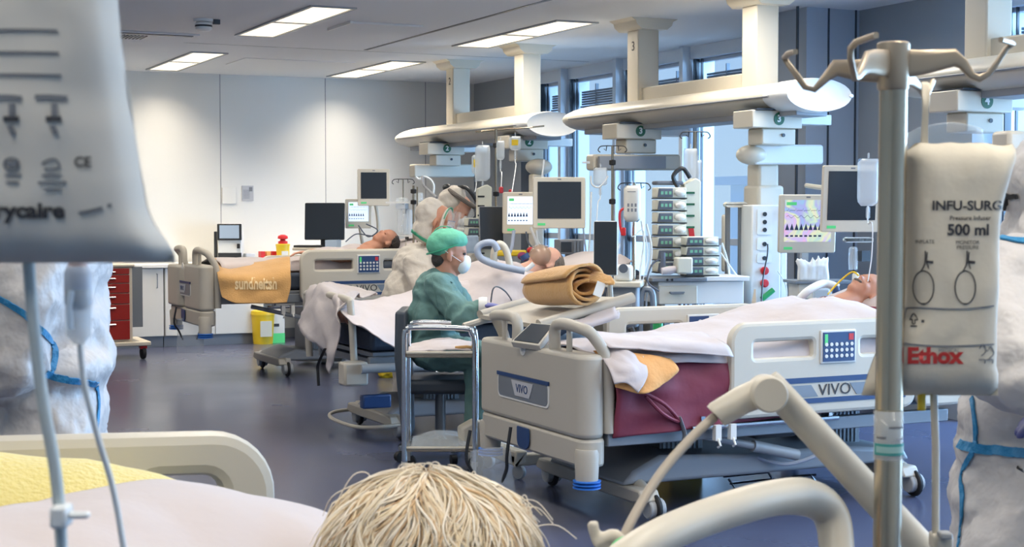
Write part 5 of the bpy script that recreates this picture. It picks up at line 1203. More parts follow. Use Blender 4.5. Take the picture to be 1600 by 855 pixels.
# carve room for the face by keeping hood behind it; front opening ring
suit = blob(sm, 'coverall', M['suitw'], pa, .011, 2, .014, 9)
ring = [HA @ Vector((.045 + .02 * math.cos(a) * 0, .078 * math.sin(a), -.01 + .105 * math.cos(a))) for a in [2 * PI * i / 24 for i in range(25)]]
MB().tube(ring, .014, 8, caps=False).build('hood_edge', M['suitw'], suit)
MB().tube([HA @ Vector((.052, .085 * math.sin(a), .0 + .112 * math.cos(a))) for a in [-1.3 + 2.0 * i / 12 for i in range(13)]], .008, 8, flat=.5).build('hood_tape', M['gtape'], suit)
ribbon(hug(bvh(suit), [(643, 360), (652, 367), (662, 374), (674, 380)], 6, .004), .022, 'neck_tape', M['gtape'], suit)
mk = blob(MB().ell(HA @ Vector((.068, 0, -.045)), (.046, .052, .048), 16, R=HA.to_3x3()), 'mask', M['mask'], pa, .008, 2)
gq = [HA @ Vector((.078 + .02 * math.cos(a), .066 * math.sin(a), .006)) for a in [-1.5 + 3.0 * i / 12 for i in range(13)]]
m = MB()
for i in range(12): a_, b_ = gq[i], gq[i + 1]; u_ = (HA.to_3x3() @ Vector((0, 0, 1))); m.add([a_ - u_ * .02, b_ - u_ * .02, b_ + u_ * .022, a_ + u_ * .022], [(0, 1, 2, 3)])
gg = m.build('goggles', M['clear'], pa, solid=.003); MB().tube([p + u_ * .022 for p in gq], .003, 6).build('goggle_rim', M['navy'], gg); MB().tube([p - u_ * .02 for p in gq], .003, 6).build('goggle_rim', M['navy'], gg)
m = MB(); vq = [(.105 + .05 * math.cos(a), .11 * math.sin(a)) for a in [-1.5 + 3.0 * i / 14 for i in range(15)]]
for i in range(14):
    m.add([HA @ Vector((*vq[i], -.12)), HA @ Vector((*vq[i + 1], -.12)), HA @ Vector((vq[i + 1][0] - .03, vq[i + 1][1], .10)), HA @ Vector((vq[i][0] - .03, vq[i][1], .10))], [(0, 1, 2, 3)])
m.build('face_shield', M['visor'], pa, solid=.002, smooth=180)
hm = MB(); hand(hm, Pz(714, 470, 10.2), RT + Vector((0, 0, -.3)), (0, 0, 1), 1.0, .7, 1); hand(hm, Pz(727, 455, 10.75), RT + Vector((0, 0, -.3)), (0, 0, 1), 1.0, .7, -1); blob(hm, 'gloves', M['glove'], pa, .0055, 1)
# ---- second coverall person, farther, with head lamp
pb = empty('person', Ph(700, 600, 0), 'person in white hooded coverall wearing a dark head lamp, farther of the coverall pair', 'person')
hf = RT * .80 - FW * .1 + Vector((0, 0, -.55)); HB = hframe(Pz(716, 328, 11.3), hf, Vector((0, 0, 1)) + RT * .5)
hb = headshape(MB(), HB, 1.0); limb(hb, [HB @ Vector((-.02, 0, -.07)), Pz(700, 372, 11.35)], [.055, .06]); body = blob(hb, 'body', M['skin2'], pb, .008, 3); eyes(HB, body)
sm = MB(); sm.ell(HB @ Vector((-.078, 0, .035)), (.10, .105, .115), 20, R=HB.to_3x3()); sm.ell(HB @ Vector((-.07, 0, -.08)), (.10, .10, .09), 18, R=HB.to_3x3())
sm.ell(Pz(700, 392, 11.4), (.20, .22, .17), 18, R=Matrix.Rotation(-YAW, 3, 'Z')); sm.ell(Pz(700, 450, 11.4), (.19, .22, .25), 18, R=Matrix.Rotation(-YAW, 3, 'Z')); sm.ell(Pz(700, 490, 11.4), (.18, .2, .2), 16, R=Matrix.Rotation(-YAW, 3, 'Z'))
limb(sm, [Pz(702, 390, 11.2), Pz(716, 425, 11.0), Pz(742, 405, 10.9)], [.095, .075, .06]); limb(sm, [Pz(712, 390, 11.6), Pz(735, 420, 11.6), Pz(752, 405, 11.4)], [.09, .07, .055])
for z in (11.3, 11.55): p = Pz(700, 500, z); limb(sm, [p, Vector((p.x, p.y, .5)), Vector((p.x, p.y, .08))], [.12, .09, .075])
suit = blob(sm, 'coverall', M['suitw'], pb, .011, 2, .014, 9)
mk = blob(MB().ell(HB @ Vector((.068, 0, -.045)), (.046, .052, .048), 16, R=HB.to_3x3()), 'mask', M['mask'], pb, .008, 2)
m = MB(); m.tube([HB @ Vector((-.02 + .125 * math.cos(a), .12 * math.sin(a), .085)) for a in [2 * PI * i / 20 for i in range(21)]], .017, 8, caps=False)
hl = m.build('head_lamp_band', M['hairgr'], pb)
m = MB(); m.tube([HB @ Vector((-.13, 0, .10)), HB @ Vector((-.04, -.03, .17)), HB @ Vector((.08, 0, .13))], .015, 8, smooth=4); m.build('lamp_strap', M['dark'], hl)
m = MB(HB); m.box((.135, -.02, .09), (.06, .11, .07)); m.box((.15, .0, .03), (.04, .12, .06)); blob(m, 'lamp_housing', M['stage'], hl, .01, 2)
m = MB(); m.ell(HB @ Vector((-.16, -.02, .09)), (.035, .04, .03), 12); m.build('battery', M['dark'], hl)
m = MB(); 
for i in range(14):
    m.add([HB @ Vector((*vq[i], -.14)), HB @ Vector((*vq[i + 1], -.14)), HB @ Vector((vq[i + 1][0] - .02, vq[i + 1][1], .07)), HB @ Vector((vq[i][0] - .02, vq[i][1], .07))], [(0, 1, 2, 3)])
m.build('face_shield', M['visor'], pb, solid=.002, smooth=180)
hm = MB(); hand(hm, Pz(743, 404, 10.9), RT, (0, 0, 1), 1, .6, 1); hand(hm, Pz(753, 404, 11.4), RT, (0, 0, 1), 1, .6, -1); blob(hm, 'gloves', M['scr_dim'], pb, .0055, 1)
# ---- patients
def patient(cx, cy, z, label, hairm, skinm, torso, arms=None, face_tilt=0, k=1.0, moust=False, turn=-.35, armz=.77, mz=0):
    """lying on the back, head towards the windows"""
    c = Pz(cx, cy, z); o = empty('person', c, label, 'person')
    fwd = Vector((-.35, turn, 1)); up = Vector((1, 0, .35)); T = hframe(c, fwd, up)
    b = headshape(MB(), T, k); nk = T @ Vector((-.02, 0, -.09)); ch = c + Vector((-.30, 0, -.13))
    limb(b, [nk, c + Vector((-.16, 0, -.08))], [.06, .068])
    H_ = lambda dx, dy, h: Vector((c.x + dx, c.y + dy, h))
    b.ell(c + Vector((-.24, 0, -.12)), (.14, .20, .085), 18); b.ell(H_(-.50, 0, c.z - .22 + mz * .6), (.24, .16, .10 - mz * .15), 18); b.ell(H_(-.74, 0, .76 + mz), (.2, .16, .085), 16)
    for s in (-1, 1):
        az = armz if s < 0 else .77 + mz
        limb(b, [c + Vector((-.20, s * .18, -.12)), H_(-.50, s * .24, (c.z - .14 + az) / 2 - .02), H_(-.74, s * .22, az)], [.055, .045, .032])
        limb(b, [H_(-.78, s * .1, .76 + mz), H_(-1.08, s * .11, .75 + mz), H_(-1.36, s * .1, .735 + mz)], [.075, .055, .042])
        hand(b, H_(-.76, s * .22, az), Vector((-1, -s * .2, 0)), (0, 0, 1), 1.0, .4, s)
    body = blob(b, 'body', skinm, o, .0085, 3); eyes(T, body, k)
    h = MB(); h.ell(T @ Vector((-.035, 0, .048)), (.088, .086, .078), 18, R=T.to_3x3()); h.ell(T @ Vector((-.07, 0, .0)), (.045, .07, .06), 16, R=T.to_3x3())
    blob(h, 'hair', hairm, o, .008, 2, .006, 30)
    g_ = MB(); g_.ell(c + Vector((-.27, .02, -.125)), (.15, .20, .094), 18); g_.ell(H_(-.50, 0, c.z - .22 + mz * .6), (.25, .17, .108 - mz * .15), 18); blob(g_, 'gown', M['sheet'], o, .012, 3, .006, 9)
    if moust: MB().ell(T @ Vector((.082, 0, -.045)), (.010, .03, .008), 10, R=T.to_3x3()).build('moustache', M['hairgr'], body)
    return o, T
p1_, T1 = patient(602, 375, 13.1, 'dark haired patient lying in the farthest bed, bare shoulder and hand showing', M['hairdk'], M['skin'], 0, armz=1.03, mz=.13)
p2_, T2_ = patient(852, 408, 9.8, 'patient in the middle bed with grey hair and a strapped breathing mask', M['hairgr'], M['skin2'], 0)
p3_, T3_ = patient(1352, 455, 7.9, 'patient in the nearest full bed, face beside the steel pole, with moustache and feeding tube', M['hairgr'], M['skin'], 0, moust=True, armz=.73, mz=-.04)
MB().tube([T3_ @ Vector((.10, -.01, -.03)), T3_ @ Vector((.11, -.05, -.04)), T3_ @ Vector((.06, -.09, -.09)), T3_ @ Vector((.03, -.08, -.17)), T3_ @ Vector((.06, -.03, -.22))], .005, 6, smooth=6).build('feeding_tube', M['yellow'], p3_)
# hood mask of the middle patient
m = MB(); m.ell(T2_ @ Vector((.05, 0, -.03)), (.075, .074, .075), 18, R=T2_.to_3x3()); mk = m.build('face_mask', clearmat('mask_clear_brown', 'b09a84', .55, .2), p2_, smooth=180)
for pts in ([(.10, 0, .03), (.02, -.083, .03), (-.08, -.07, .02)], [(.10, 0, -.05), (.02, -.08, -.05), (-.08, -.06, -.03)]): MB().tube([T2_ @ Vector(p) for p in pts], .008, 8, smooth=5, flat=.5).build('mask_strap', M['tubeg'], mk)
m = MB(); m.ell(T2_ @ Vector((.03, -.075, -.0)), (.045, .012, .05), 12, R=T2_.to_3x3()); m.build('cheek_pad', M['skin2'], mk)
pil(Pz(905, 425, 10.0), (.5, .7, .18), (0, -.35, 0), 'white pillow behind the head of the middle patient')
pil(Pz(1385, 470, 8.0), (.5, .7, .16), (0, -.25, 0), 'white pillow under the head of the patient beside the steel pole')
# hoses over the middle patient
for k, (pts, r_, mt_, lb) in enumerate((([(820, 424), (800, 420), (775, 414), (752, 404), (746, 390), (754, 381), (770, 380), (778, 392)], .022, 'tubeg', 'grey-blue breathing hose looping left of the masked patient'),
        ([(772, 418), (772, 395), (778, 382), (786, 384), (792, 395), (797, 416)], .022, 'cream', 'cream breathing hose arching over the grey-blue one'),
        ([(797, 418), (812, 424), (824, 420), (834, 412)], .016, 'tubew', 'short pale hose joining the mask of the middle patient'))):
    m = MB(); m.tube([Pz(x, y, 9.35 + .1 * k) for x, y in pts], r_, 10, smooth=6); tag(m.build('breathing_hose', M[mt_], None), lb, 'hose')
m = MB(); m.tube([Pz(822, 405, 9.6), Pz(818, 398, 9.6)], .03, 10); tag(m.build('hose_valve', M['navy'], None), 'dark blue valve above the mask of the middle patient', 'valve')
for k, (px, py, mt_, rr) in enumerate(((816, 400, 'purple', .028), (829, 391, 'redp', .022), (834, 391, 'dark', .015))):
    tag(blob(MB().ell(Pz(px, py, 10.2), (rr * 1.3, rr, rr), 12).ell(Pz(px + 3, py + 3, 10.2), rr * .8, 12), 'connector', M[mt_], None, vox=.005, smooth=2), ['magenta cap beside the mask valve', 'red knob right of the magenta cap', 'dark knob beside the red one'][k], 'connector')
m = MB(camfrm(Pz(795, 396, 10.3))); m.bx(-.10, .12, 0, .12, -.02, .02); tag(m.build('yellow_tray', M['yellow'], None, bevel=.01), 'yellow edged tray behind the cream hose', 'tray')
m = MB(camfrm(Pz(733, 382, 10.7))); m.bx(-.05, .06, 0, .1, -.06, .06); tag(blob(m, 'blue_cloth', M['scr_dim'], None, vox=.01, smooth=4, amp=.01), 'light blue folded cloth beside the pump rack', 'cloth')
m = MB(); m.tube([Pz(767, 472, 9.2), Pz(770, 453, 9.15), Pz(777, 448, 9.15), Pz(790, 456, 9.2), Pz(800, 470, 9.35)], .005, 6, smooth=6); tag(m.build('sensor_cable', M['frame'], None), 'thin grey cable arching over the middle sheet by the gloved hand', 'cable')
m = MB(); m.tube([Pz(803, 360, 9.9), Pz(800, 385, 9.9), Pz(794, 402, 9.9)], .012, 8); tag(m.build('arm_tube', M['tubeg'], None), 'slanting grey support tube below the vitals monitor', 'support arm')
m = MB(); m.tube([Pz(829, 355, 10.1), Pz(838, 378, 10.1), Pz(846, 398, 10.1)], .009, 8); tag(m.build('arm_tube', M['tubew'], None), 'slanting white support tube right below the vitals monitor', 'support arm')
# ---- steel tray cart in front of the chair
r = empty('tray_cart', Ph(690, 752, 0), 'chrome tube cart with upper tray and lower shelf in front of the seated person', 'cart')
fl = [Ph(632, 752, 0), Ph(737, 752, 0)]; dv = Vector((FW.x, FW.y, 0)).normalized() * .34
L0, R0 = Vector((fl[0].x, fl[0].y, 0)), Vector((fl[0].x, fl[0].y, 0)) + RT * .36
for a, b in ((L0, R0), (L0 + dv, R0 + dv)):
    lean = RT * .0
    m = MB(); m.tube([a + Vector((0, 0, .09)), a + Vector((0, 0, .70)), a + RT * .015 + Vector((0, 0, .77)), a + RT * .05 + Vector((0, 0, .79)), b - RT * .05 + Vector((0, 0, .785)), b - RT * .015 + Vector((0, 0, .76)), b + Vector((0, 0, .66)), b + Vector((0, 0, .09))], .014, 10, smooth=4); m.build('tube_frame', M['chrome'], r)
for nm, z0, z1 in (('tray', .635, .655), ('lower_shelf', .15, .165)):
    m = MB(); q = [L0, R0, R0 + dv, L0 + dv]; m.add([p + Vector((0, 0, z0)) for p in q] + [p + Vector((0, 0, z1)) for p in q], [(0, 3, 2, 1), (4, 5, 6, 7), (0, 1, 5, 4), (1, 2, 6, 5), (2, 3, 7, 6), (3, 0, 4, 7)]); m.build(nm, M['steel'], r, bevel=.003)
    m = MB(); m.tube([L0 + Vector((0, 0, z1 + .006)), R0 + Vector((0, 0, z1 + .006))], .008, 8); m.build('edge_rod', M['cream'], r)
for p in (L0, R0, L0 + dv, R0 + dv): m = MB(); m.lathe([(.012, -.014), (.04, -.012), (.04, .012), (.012, .014)], p + Vector((0, 0, .04)), 14, axis=(.6, .8, 0)); c_ = m.build('caster', M['blk'], r); m = MB(); m.tube([p + Vector((0, 0, .05)), p + Vector((0, 0, .1))], .018, 8); m.build('fork', M['tin'], c_)
P = lambda u, v, z: L0 + RT * u + dv * v + Vector((0, 0, z))
tag(cloth([[P(.02, .02, .665), P(.17, .0, .668), P(.34, .02, .665)], [P(.02, .5, .675), P(.17, .5, .70), P(.34, .5, .69)], [P(.02, .95, .67), P(.17, .95, .70), P(.34, .95, .68)]], 'tray_cloth', M['sheet'], None, 8, .012, 9), 'white cloth spread on the upper tray of the chrome cart', 'cloth')
m = MB(); m.tube([P(.26, .05, .685), P(.32, .05, .69), P(.345, .1, .685)], .008, 8); tag(m.build('brown_strip', M['brown'], None), 'small brown strip at the right edge of the cart tray', 'strip')
tag(cloth([[P(.03, .1, .17), P(.2, .1, .172), P(.33, .1, .17)], [P(.03, .8, .19), P(.2, .8, .22), P(.33, .8, .2)]], 'plastic_sheet', M['clear'], None, 8, .01, 9, th=.002), 'crumpled clear plastic on the lower cart shelf', 'plastic sheet')
m = MB(camfrm(Pz(750, 680, 7.9), 20)); m.prism([(-.09, -.06), (.06, -.10), (.09, .05), (-.02, .08), (-.10, .04)], .09); tag(m.build('plastic_holder', M['cream'], None, bevel=.012), 'cream plastic holder between the cart and the badge footboard', 'holder')
# ================================================================ foreground
# ---- bed of the fair haired patient: seen from its head end
z4 = .14
b4 = empty('hospital_bed', (-.2, 1.95, 0), 'foreground hospital bed with yellow blanket, cream far rail at lower left', 'hospital bed', 'hospital beds with heads to the windows')
T = frm((-.32, 2.44, .665), (1, 0, -.04)); L = 1.02
rl = plate(rrect(0, 1.02, 0, .385, (.05, .05, .09, .07), 8), [rrect(.07, .72, .10, .352, .04), rrect(.79, .965, .13, .352, (.03, .03, .05, .05))], .05, T, 'side_rail', M['rail'], b4, bevel=.019)
T = frm((-1.42, 2.44, .70), (1, 0, -.03)); plate(rrect(0, 1.02, 0, .385, (.05, .05, .07, .09), 8), [rrect(.09, .40, .22, .33, .03)], .05, T, 'side_rail', M['rail'], b4, bevel=.019)
m = MB(); m.bx(-1.45, .95, 1.45, 2.40, .52, .60); m.build('deck', M['frame'], b4, bevel=.01)
m = MB(); m.bx(-1.42, .70, 1.50, 2.36, .60, .76); m.build('mattress', M['navycloth'], b4, bevel=.04, seg=3)
m = MB(); m.bx(-.9, -.6, 1.8, 2.1, .15, .52); m.build('lift_column', M['frame'], b4, bevel=.01); m = MB(); m.bx(.3, .6, 1.8, 2.1, .15, .52); m.build('lift_column', M['frame'], b4, bevel=.01)
m = MB(); m.bx(-1.2, .85, 1.65, 2.25, .10, .18); m.build('base_cover', M['lam_grey'], b4, bevel=.03)
for x in (-1.1, .75):
    for y in (1.6, 2.3): m = MB(); caster(m, x, y, .065, .03); m.build('caster', M['blk'], b4)
# near head-end handle (cream arch at the lower right)
arch = [Pz(935, 905, 1.62), Pz(1010, 850, 1.66), Pz(1100, 810, 1.74), Pz(1200, 780, 1.84), Pz(1262, 778, 1.90), Pz(1298, 805, 1.92), Pz(1308, 870, 1.9), Pz(1312, 1000, 1.85)]
MB().tube(arch, [.020, .020, .021, .022, .024, .023, .022, .021], 16, smooth=8).build('head_end_handle', M['cream'], b4, smooth=180)
MB().tube([Pz(1312, 1000, 1.85), Vector((Pz(1312, 1000, 1.85).x, 1.6, .60))], .021, 14).build('handle_post', M['cream'], b4)
MB().tube([Pz(935, 905, 1.62), Vector((.95, 1.55, .60))], .020, 14).build('handle_post', M['cream'], b4)
# bedding
c = []
for X, h in ((-1.3, 1.02), (-.8, 1.03), (-.3, 1.05), (.1, 1.055), (.36, 1.04), (.54, .98)):
    c.append([(X, 2.39, h - .12), (X, 2.35, h - .045), (X, 2.24, h - .008), (X, 2.12, h - .06), (X, 2.0, h - .20)])
tag(cloth(c, 'blanket', M['yellowb'], None, 8, .008, 5, th=.014, seed=1), 'yellow blanket along the cream rail at lower left', 'blanket')
c = [[Pz(-120, 830, 1.75), Pz(0, 800, 1.85), Pz(120, 772, 2.0), Pz(260, 752, 2.12), Pz(385, 768, 2.16), Pz(500, 798, 2.14), Pz(580, 850, 2.1)],
     [Pz(-140, 880, 1.6), Pz(0, 850, 1.7), Pz(130, 815, 1.82), Pz(265, 790, 1.95), Pz(390, 792, 2.0), Pz(500, 825, 2.0), Pz(590, 880, 2.0)],
     [Pz(-160, 980, 1.45), Pz(0, 960, 1.5), Pz(140, 940, 1.6), Pz(280, 930, 1.7), Pz(400, 930, 1.8), Pz(500, 950, 1.85), Pz(600, 980, 1.85)]]
tag(cloth(c, 'bed_sheet', M['sheet'], None, 10, .008, 4, th=.01, seed=12), 'white sheet over the fair haired patient in the foreground', 'sheet')
c = [[Pz(-40, 785, 2.12), Pz(40, 768, 2.2), Pz(100, 755, 2.26), Pz(128, 748, 2.28)], [Pz(-40, 815, 2.0), Pz(40, 795, 2.08), Pz(100, 778, 2.16), Pz(126, 768, 2.2)]]
g = tag(cloth(c, 'patterned_gown', M['teal'], None, 8, .010, 14, th=.01, seed=3), 'teal gown edge with pale pattern between yellow blanket and white sheet', 'gown')
tg = bvh(g)
for px, py in ((18, 788), (42, 780), (66, 774), (88, 768), (108, 762)):
    pn = hug(tg, [(px - 8, py + 4), (px, py - 4), (px + 8, py + 3)], 5, .004); ribbon(pn, .008, 'printed_swirl', M['label'], g, .001)
# hair and head
pt = empty('person', Pz(668, 860, 1.88), 'fair haired patient in the foreground, seen from behind the crown', 'person')
HC = Pz(668, 868, 1.86); ux, uf, uz = RT, Vector((FW.x, FW.y, 0)).normalized(), Vector((0, 0, 1))
HF = hframe(HC + Vector((-.02, 0, -.035)), Vector((-.62, .45, .55)), Vector((.75, -.1, .62)))
hb = MB(); headshape(hb, HF, 1.05)
limb(hb, [HF @ Vector((-.01, 0, -.07)), HC + Vector((-.26, .12, -.16))], [.058, .065]); hb.ell(HC + Vector((-.38, .12, -.22)), (.16, .2, .10), 16); hb.ell(HC + Vector((-.62, .14, -.25)), (.25, .18, .11), 16)
limb(hb, [HC + Vector((-.75, .1, -.27)), HC + Vector((-1.3, .15, -.27))], [.11, .07]); 
for s in (-1, 1):
    limb(hb, [HC + Vector((-.32, .12 + s * .17, -.2)), HC + Vector((-.6, .12 + s * .24, -.27)), HC + Vector((-.85, .12 + s * .2, -.25))], [.055, .045, .03]); hand(hb, HC + Vector((-.86, .12 + s * .2, -.25)), (-1, 0, 0), (0, 0, 1), 1, .4, s)
body = blob(hb, 'body', M['skin2'], pt, .009, 3); eyes(HF, body, 1.05)
rx, ry, rz = .112, .115, .092
cap = MB(); cap.ell(HC, (.104, .105, .086), 26, R=Matrix.Rotation(-YAW, 3, 'Z')); hbase = blob(cap, 'hair', M['blond'], pt, .008, 3, .004, 18)
rnd = random.Random(5)
groups = {'blond': MB(), 'blond2': MB(), 'blond3': MB()}
keys = list(groups)
for i in range(3200):
    # locks leave the parting (front to back over the top) and fall to both sides and towards the viewer
    az = rnd.uniform(0, 2 * PI); th0 = rnd.uniform(.02, 1.25); th1 = min(2.6, th0 + rnd.uniform(.95, 1.6)); w0 = rnd.uniform(0, 6); w1 = rnd.uniform(0, 6)
    lift = rnd.uniform(.98, 1.12) + (.06 if rnd.random() < .15 else 0); curl = rnd.uniform(-.5, .5); pts = []; N = 14
    for j in range(N + 1):
        t = j / N; th = th0 + (th1 - th0) * t; A_ = az + curl * .5 * t + .05 * math.sin(w0 + t * 6) + .42 * noise.noise(Vector((math.cos(az) * 2.2, math.sin(az) * 2.2, th * 1.3)))
        R_ = lift + .13 * noise.noise(Vector((math.cos(A_) * 3.2, math.sin(A_) * 3.2, th * 1.1))) + .012 * math.sin(w1 + t * 8) + .14 * t * t * abs(math.cos(A_))
        pts.append(HC + ux * (rx * math.sin(th) * math.cos(A_) * R_) + uf * (ry * math.sin(th) * math.sin(A_) * R_) + uz * (rz * math.cos(th) * R_))
    q = rnd.random(); key = keys[0] if q < .42 else keys[1] if q < .84 else keys[2]; r0 = rnd.uniform(.0004, .0013)
    groups[key].tube(pts, [r0 * math.sin(PI * (.12 + .85 * j / N)) + .0004 for j in range(N + 1)], 5, caps=False)
for i in range(26):   # flyaway strands
    x0 = rnd.uniform(-.12, .13); h0 = rz * math.sqrt(max(.05, 1 - (x0 / .14) ** 2)); dx = rnd.uniform(-.05, .05); hh = rnd.uniform(.005, .03)
    p0 = HC + ux * x0 + uz * (h0 - .005); groups['blond2'].tube([p0, p0 + ux * dx * .3 + uz * hh, p0 + ux * dx + uz * hh * .9, p0 + ux * dx * 1.7 - uz * .01], .0007, 4, smooth=4, caps=False)
for k, mb_ in groups.items():
    o = mb_.build('hair_locks', M[k], pt, smooth=180); o['kind'] = 'stuff'
# ---- IV pole
ZP = 1.80
pt_ = Pz(1394, 125, ZP); pb_ = Pz(1386, 855, ZP); px_, py_ = pb_.x, pb_.y
iv = empty('iv_pole', (px_, py_, 0), 'thick stainless infusion pole with four hooked arms on top, in the foreground', 'infusion pole')
top_ = Pz(1396, 140, ZP)
m = MB(); m.tube([(px_, py_, .62), (px_, py_, 1.0), (top_.x, top_.y, top_.z)], .0165, 24); tb = m.build('tube', M['steel'], iv)
m = MB(); m.tube([(px_, py_, .55), (px_, py_, .70)], .028, 16); m.build('socket', M['tin'], iv)
hm_ = mat('hook_metal', 'b3a48f', .38, .65)
m = MB(); a = Pz(1396, 66, ZP); b = Pz(1395, 142, ZP); m.tube([b, b + uz * .003, a - uz * .002, a], [.0165, .0185, .0195, .017], 24); hubm = m
bl_ = m.build('hub', hm_, iv, bevel=.001)
def sq(v): return math.copysign(abs(v) ** .55, v)
def hookarm(p_, dz, tpx, name='hook_arm'):
    """flat blade that thins into a bent rod; points are picture positions with a depth change"""
    vs = [Pz(x, y, ZP + d) for x, y, d in p_]
    m = MB(); n = len(vs); B = tpx
    up_ = Vector((0, 0, 1)); rings = []; 
    for i, p in enumerate(vs):
        d = (vs[min(i + 1, n - 1)] - vs[max(i - 1, 0)]).normalized(); s = d.cross(up_).normalized(); w = s.cross(d).normalized()
        h, t = B[i]; rings.append([p + w * (h * sq(math.sin(2 * PI * (j + .5) / 12))) + s * (t * sq(math.cos(2 * PI * (j + .5) / 12))) for j in range(12)])
    vv = [q for r_ in rings for q in r_]; fs = [(i * 12 + j, i * 12 + (j + 1) % 12, (i + 1) * 12 + (j + 1) % 12, (i + 1) * 12 + j) for i in range(n - 1) for j in range(12)] + [tuple(range(12)), tuple(range((n - 1) * 12, n * 12))]
    m.add(vv, fs); return m.build(name, hm_, iv, smooth=50)
def pxr(v): return v * ZP / FPX
hookarm([(1385, 110, 0), (1340, 110, 0), (1305, 106, 0), (1290, 122, 0), (1272, 140, 0), (1258, 136, 0), (1245, 118, -.0), (1230, 98, 0), (1226, 90, 0), (1232, 84, -.02), (1243, 81, -.05)], 0,
        [(pxr(20), .004), (pxr(17), .004), (pxr(13), .004), (pxr(7), .004), (pxr(5), .0036), (pxr(5), .0034), (pxr(5), .0034), (pxr(4), .0034), (pxr(4), .0034), (pxr(4), .0032), (pxr(4), .003)])
hookarm([(1400, 100, 0), (1440, 98, 0), (1492, 90, 0), (1505, 100, 0), (1518, 118, 0), (1530, 123, 0), (1545, 115, 0), (1560, 95, 0), (1572, 76, 0), (1582, 68, 0), (1578, 66, -.03), (1564, 62, -.06)], 0,
        [(pxr(24), .004), (pxr(20), .004), (pxr(14), .004), (pxr(9), .004), (pxr(6), .004), (pxr(6), .0038), (pxr(5), .0036), (pxr(4.5), .0034), (pxr(4), .0034), (pxr(4), .0034), (pxr(4), .0032), (pxr(4), .003)])
hookarm([(1390, 100, -.01), (1368, 97, -.04), (1355, 98, -.06), (1348, 108, -.08), (1341, 118, -.10), (1336, 122, -.11), (1333, 110, -.12), (1329, 90, -.13), (1329, 76, -.13), (1338, 66, -.14), (1355, 60, -.16), (1369, 55, -.18)], 0,
        [(pxr(22), .004), (pxr(20), .004), (pxr(18), .004), (pxr(10), .004), (pxr(6), .004), (pxr(5), .0036), (pxr(4.5), .0034), (pxr(4.5), .0034), (pxr(4.5), .0034), (pxr(4.5), .0034), (pxr(4.5), .0034), (pxr(4.5), .0034)])
hookarm([(1398, 112, .02), (1410, 118, .06), (1424, 124, .09), (1436, 136, .11), (1442, 146, .12), (1448, 150, .13), (1454, 136, .14), (1458, 126, .15)], 0,
        [(pxr(18), .004), (pxr(15), .004), (pxr(11), .004), (pxr(6), .0036), (pxr(5), .0034), (pxr(4), .0034), (pxr(4), .003), (pxr(4), .003)])
# pole label
T = camfrm(Vector((px_, py_, Pz(1386, 678, ZP).z))); lb = MB(T)
def arcpatch(mb, r, z0, z1, a0, a1, n=14):
    vs = [(r * math.sin(a), -r * math.cos(a), z) for z in (z0, z1) for a in [a0 + (a1 - a0) * i / n for i in range(n + 1)]]
    return mb.add(vs, [(i, i + 1, i + n + 2, i + n + 1) for i in range(n)])
k1 = pxr(1)
arcpatch(lb, .0172, -38 * k1, 38 * k1, -1.75, 1.75); lbo = lb.build('pole_label', M['clear'], iv, solid=.0006)
m = MB(T); arcpatch(m, .0180, -30 * k1, -12 * k1, -1.3, 1.3); m.build('label_band', M['green'] if False else mat('label_teal', '3f9c94', .5), lbo)
m = MB(T); arcpatch(m, .0184, -26 * k1, -16 * k1, -1.1, 1.1); m.build('label_band_inner', mat('label_pale_teal', '9cc4bd', .5), lbo)
for z0_, a0_, a1_, mt_ in ((12, -.2, .9, 'inkg'), (-4, -1.1, -.4, 'inkg'), (-6, .3, .9, 'paper')): m = MB(T); arcpatch(m, .0177, z0_ * k1, (z0_ + 3) * k1, a0_, a1_); m.build('faded_print', M[mt_], lbo)
# ---- pressure infuser bag on the pole
def infuser(T, w, h, mt, name, label, prof, thick=.035):
    """puffy fabric bag; prof gives left and right edge offsets by height"""
    o = empty(name, T.translation, label, 'pressure bag'); m = MB(T); NU, NV = 22, 34; vs = []
    for sg in (-1, 1):
        for i in range(NV + 1):
            v = i / NV; l, r_ = prof(v)
            for j in range(NU + 1):
                u = j / NU; q = max(0, (1 - (2 * u - 1) ** 4)) ** .5 * max(0, 1 - (2 * v - 1) ** 8) ** .5
                pz = v * h + .006 * noise.noise(Vector((u * 4, v, 3))) * (1 if v > .9 else 0)
                wr = .003 * noise.noise(Vector((u * 5, v * 7, sg * 3 + T.translation.x))) + .0035 * noise.noise(Vector((u * 12, v * 3, 2))) * max(abs(2 * v - 1) ** 6, abs(2 * u - 1) ** 6)
                vs.append((l + (r_ - l) * u, sg * thick * q + (wr if sg < 0 else 0) , pz))
    N = (NU + 1) * (NV + 1); fs = []
    for q in (0, N):
        for i in range(NV):
            for j in range(NU): k = q + i * (NU + 1) + j; fs.append((k, k + 1, k + NU + 2, k + NU + 1))
    m.add(vs, fs); b = m.build('bag', M[mt], o, smooth=180); return o, b
def stick(parent, tree, s, px, py, size, mt, zd, name='lettering', bold=0, sx=1, roll=0, align='CENTER', fade=.0012):
    """lettering laid on a curved bag front"""
    tx = text(s, size, mt, Matrix.Identity(4), None, name, ext=0, bold=bold, align=align)
    A = camfrm(Pz(px, py, zd)) @ Matrix.Rotation(roll, 4, 'Y'); o0 = rel(parent)
    for v in tx.data.vertices:
        q = A @ Vector((v.co.x * sx, 0, v.co.z)); d = (q - EYE).normalized(); h = tree.ray_cast(EYE, d); q = (h[0] - d * fade) if h[0] is not None else q; v.co = q - o0
    tx.parent = parent; tx.location = (0, 0, 0) if parent.type == 'EMPTY' else tx.location; return tx
def mark(parent, tree, pts, w, mt, name='printed_line', th=.0003):
    return ribbon(hug(tree, pts, 6, .0008), w, name, mt, parent, th)
ZI = 1.84; kk = ZI / FPX
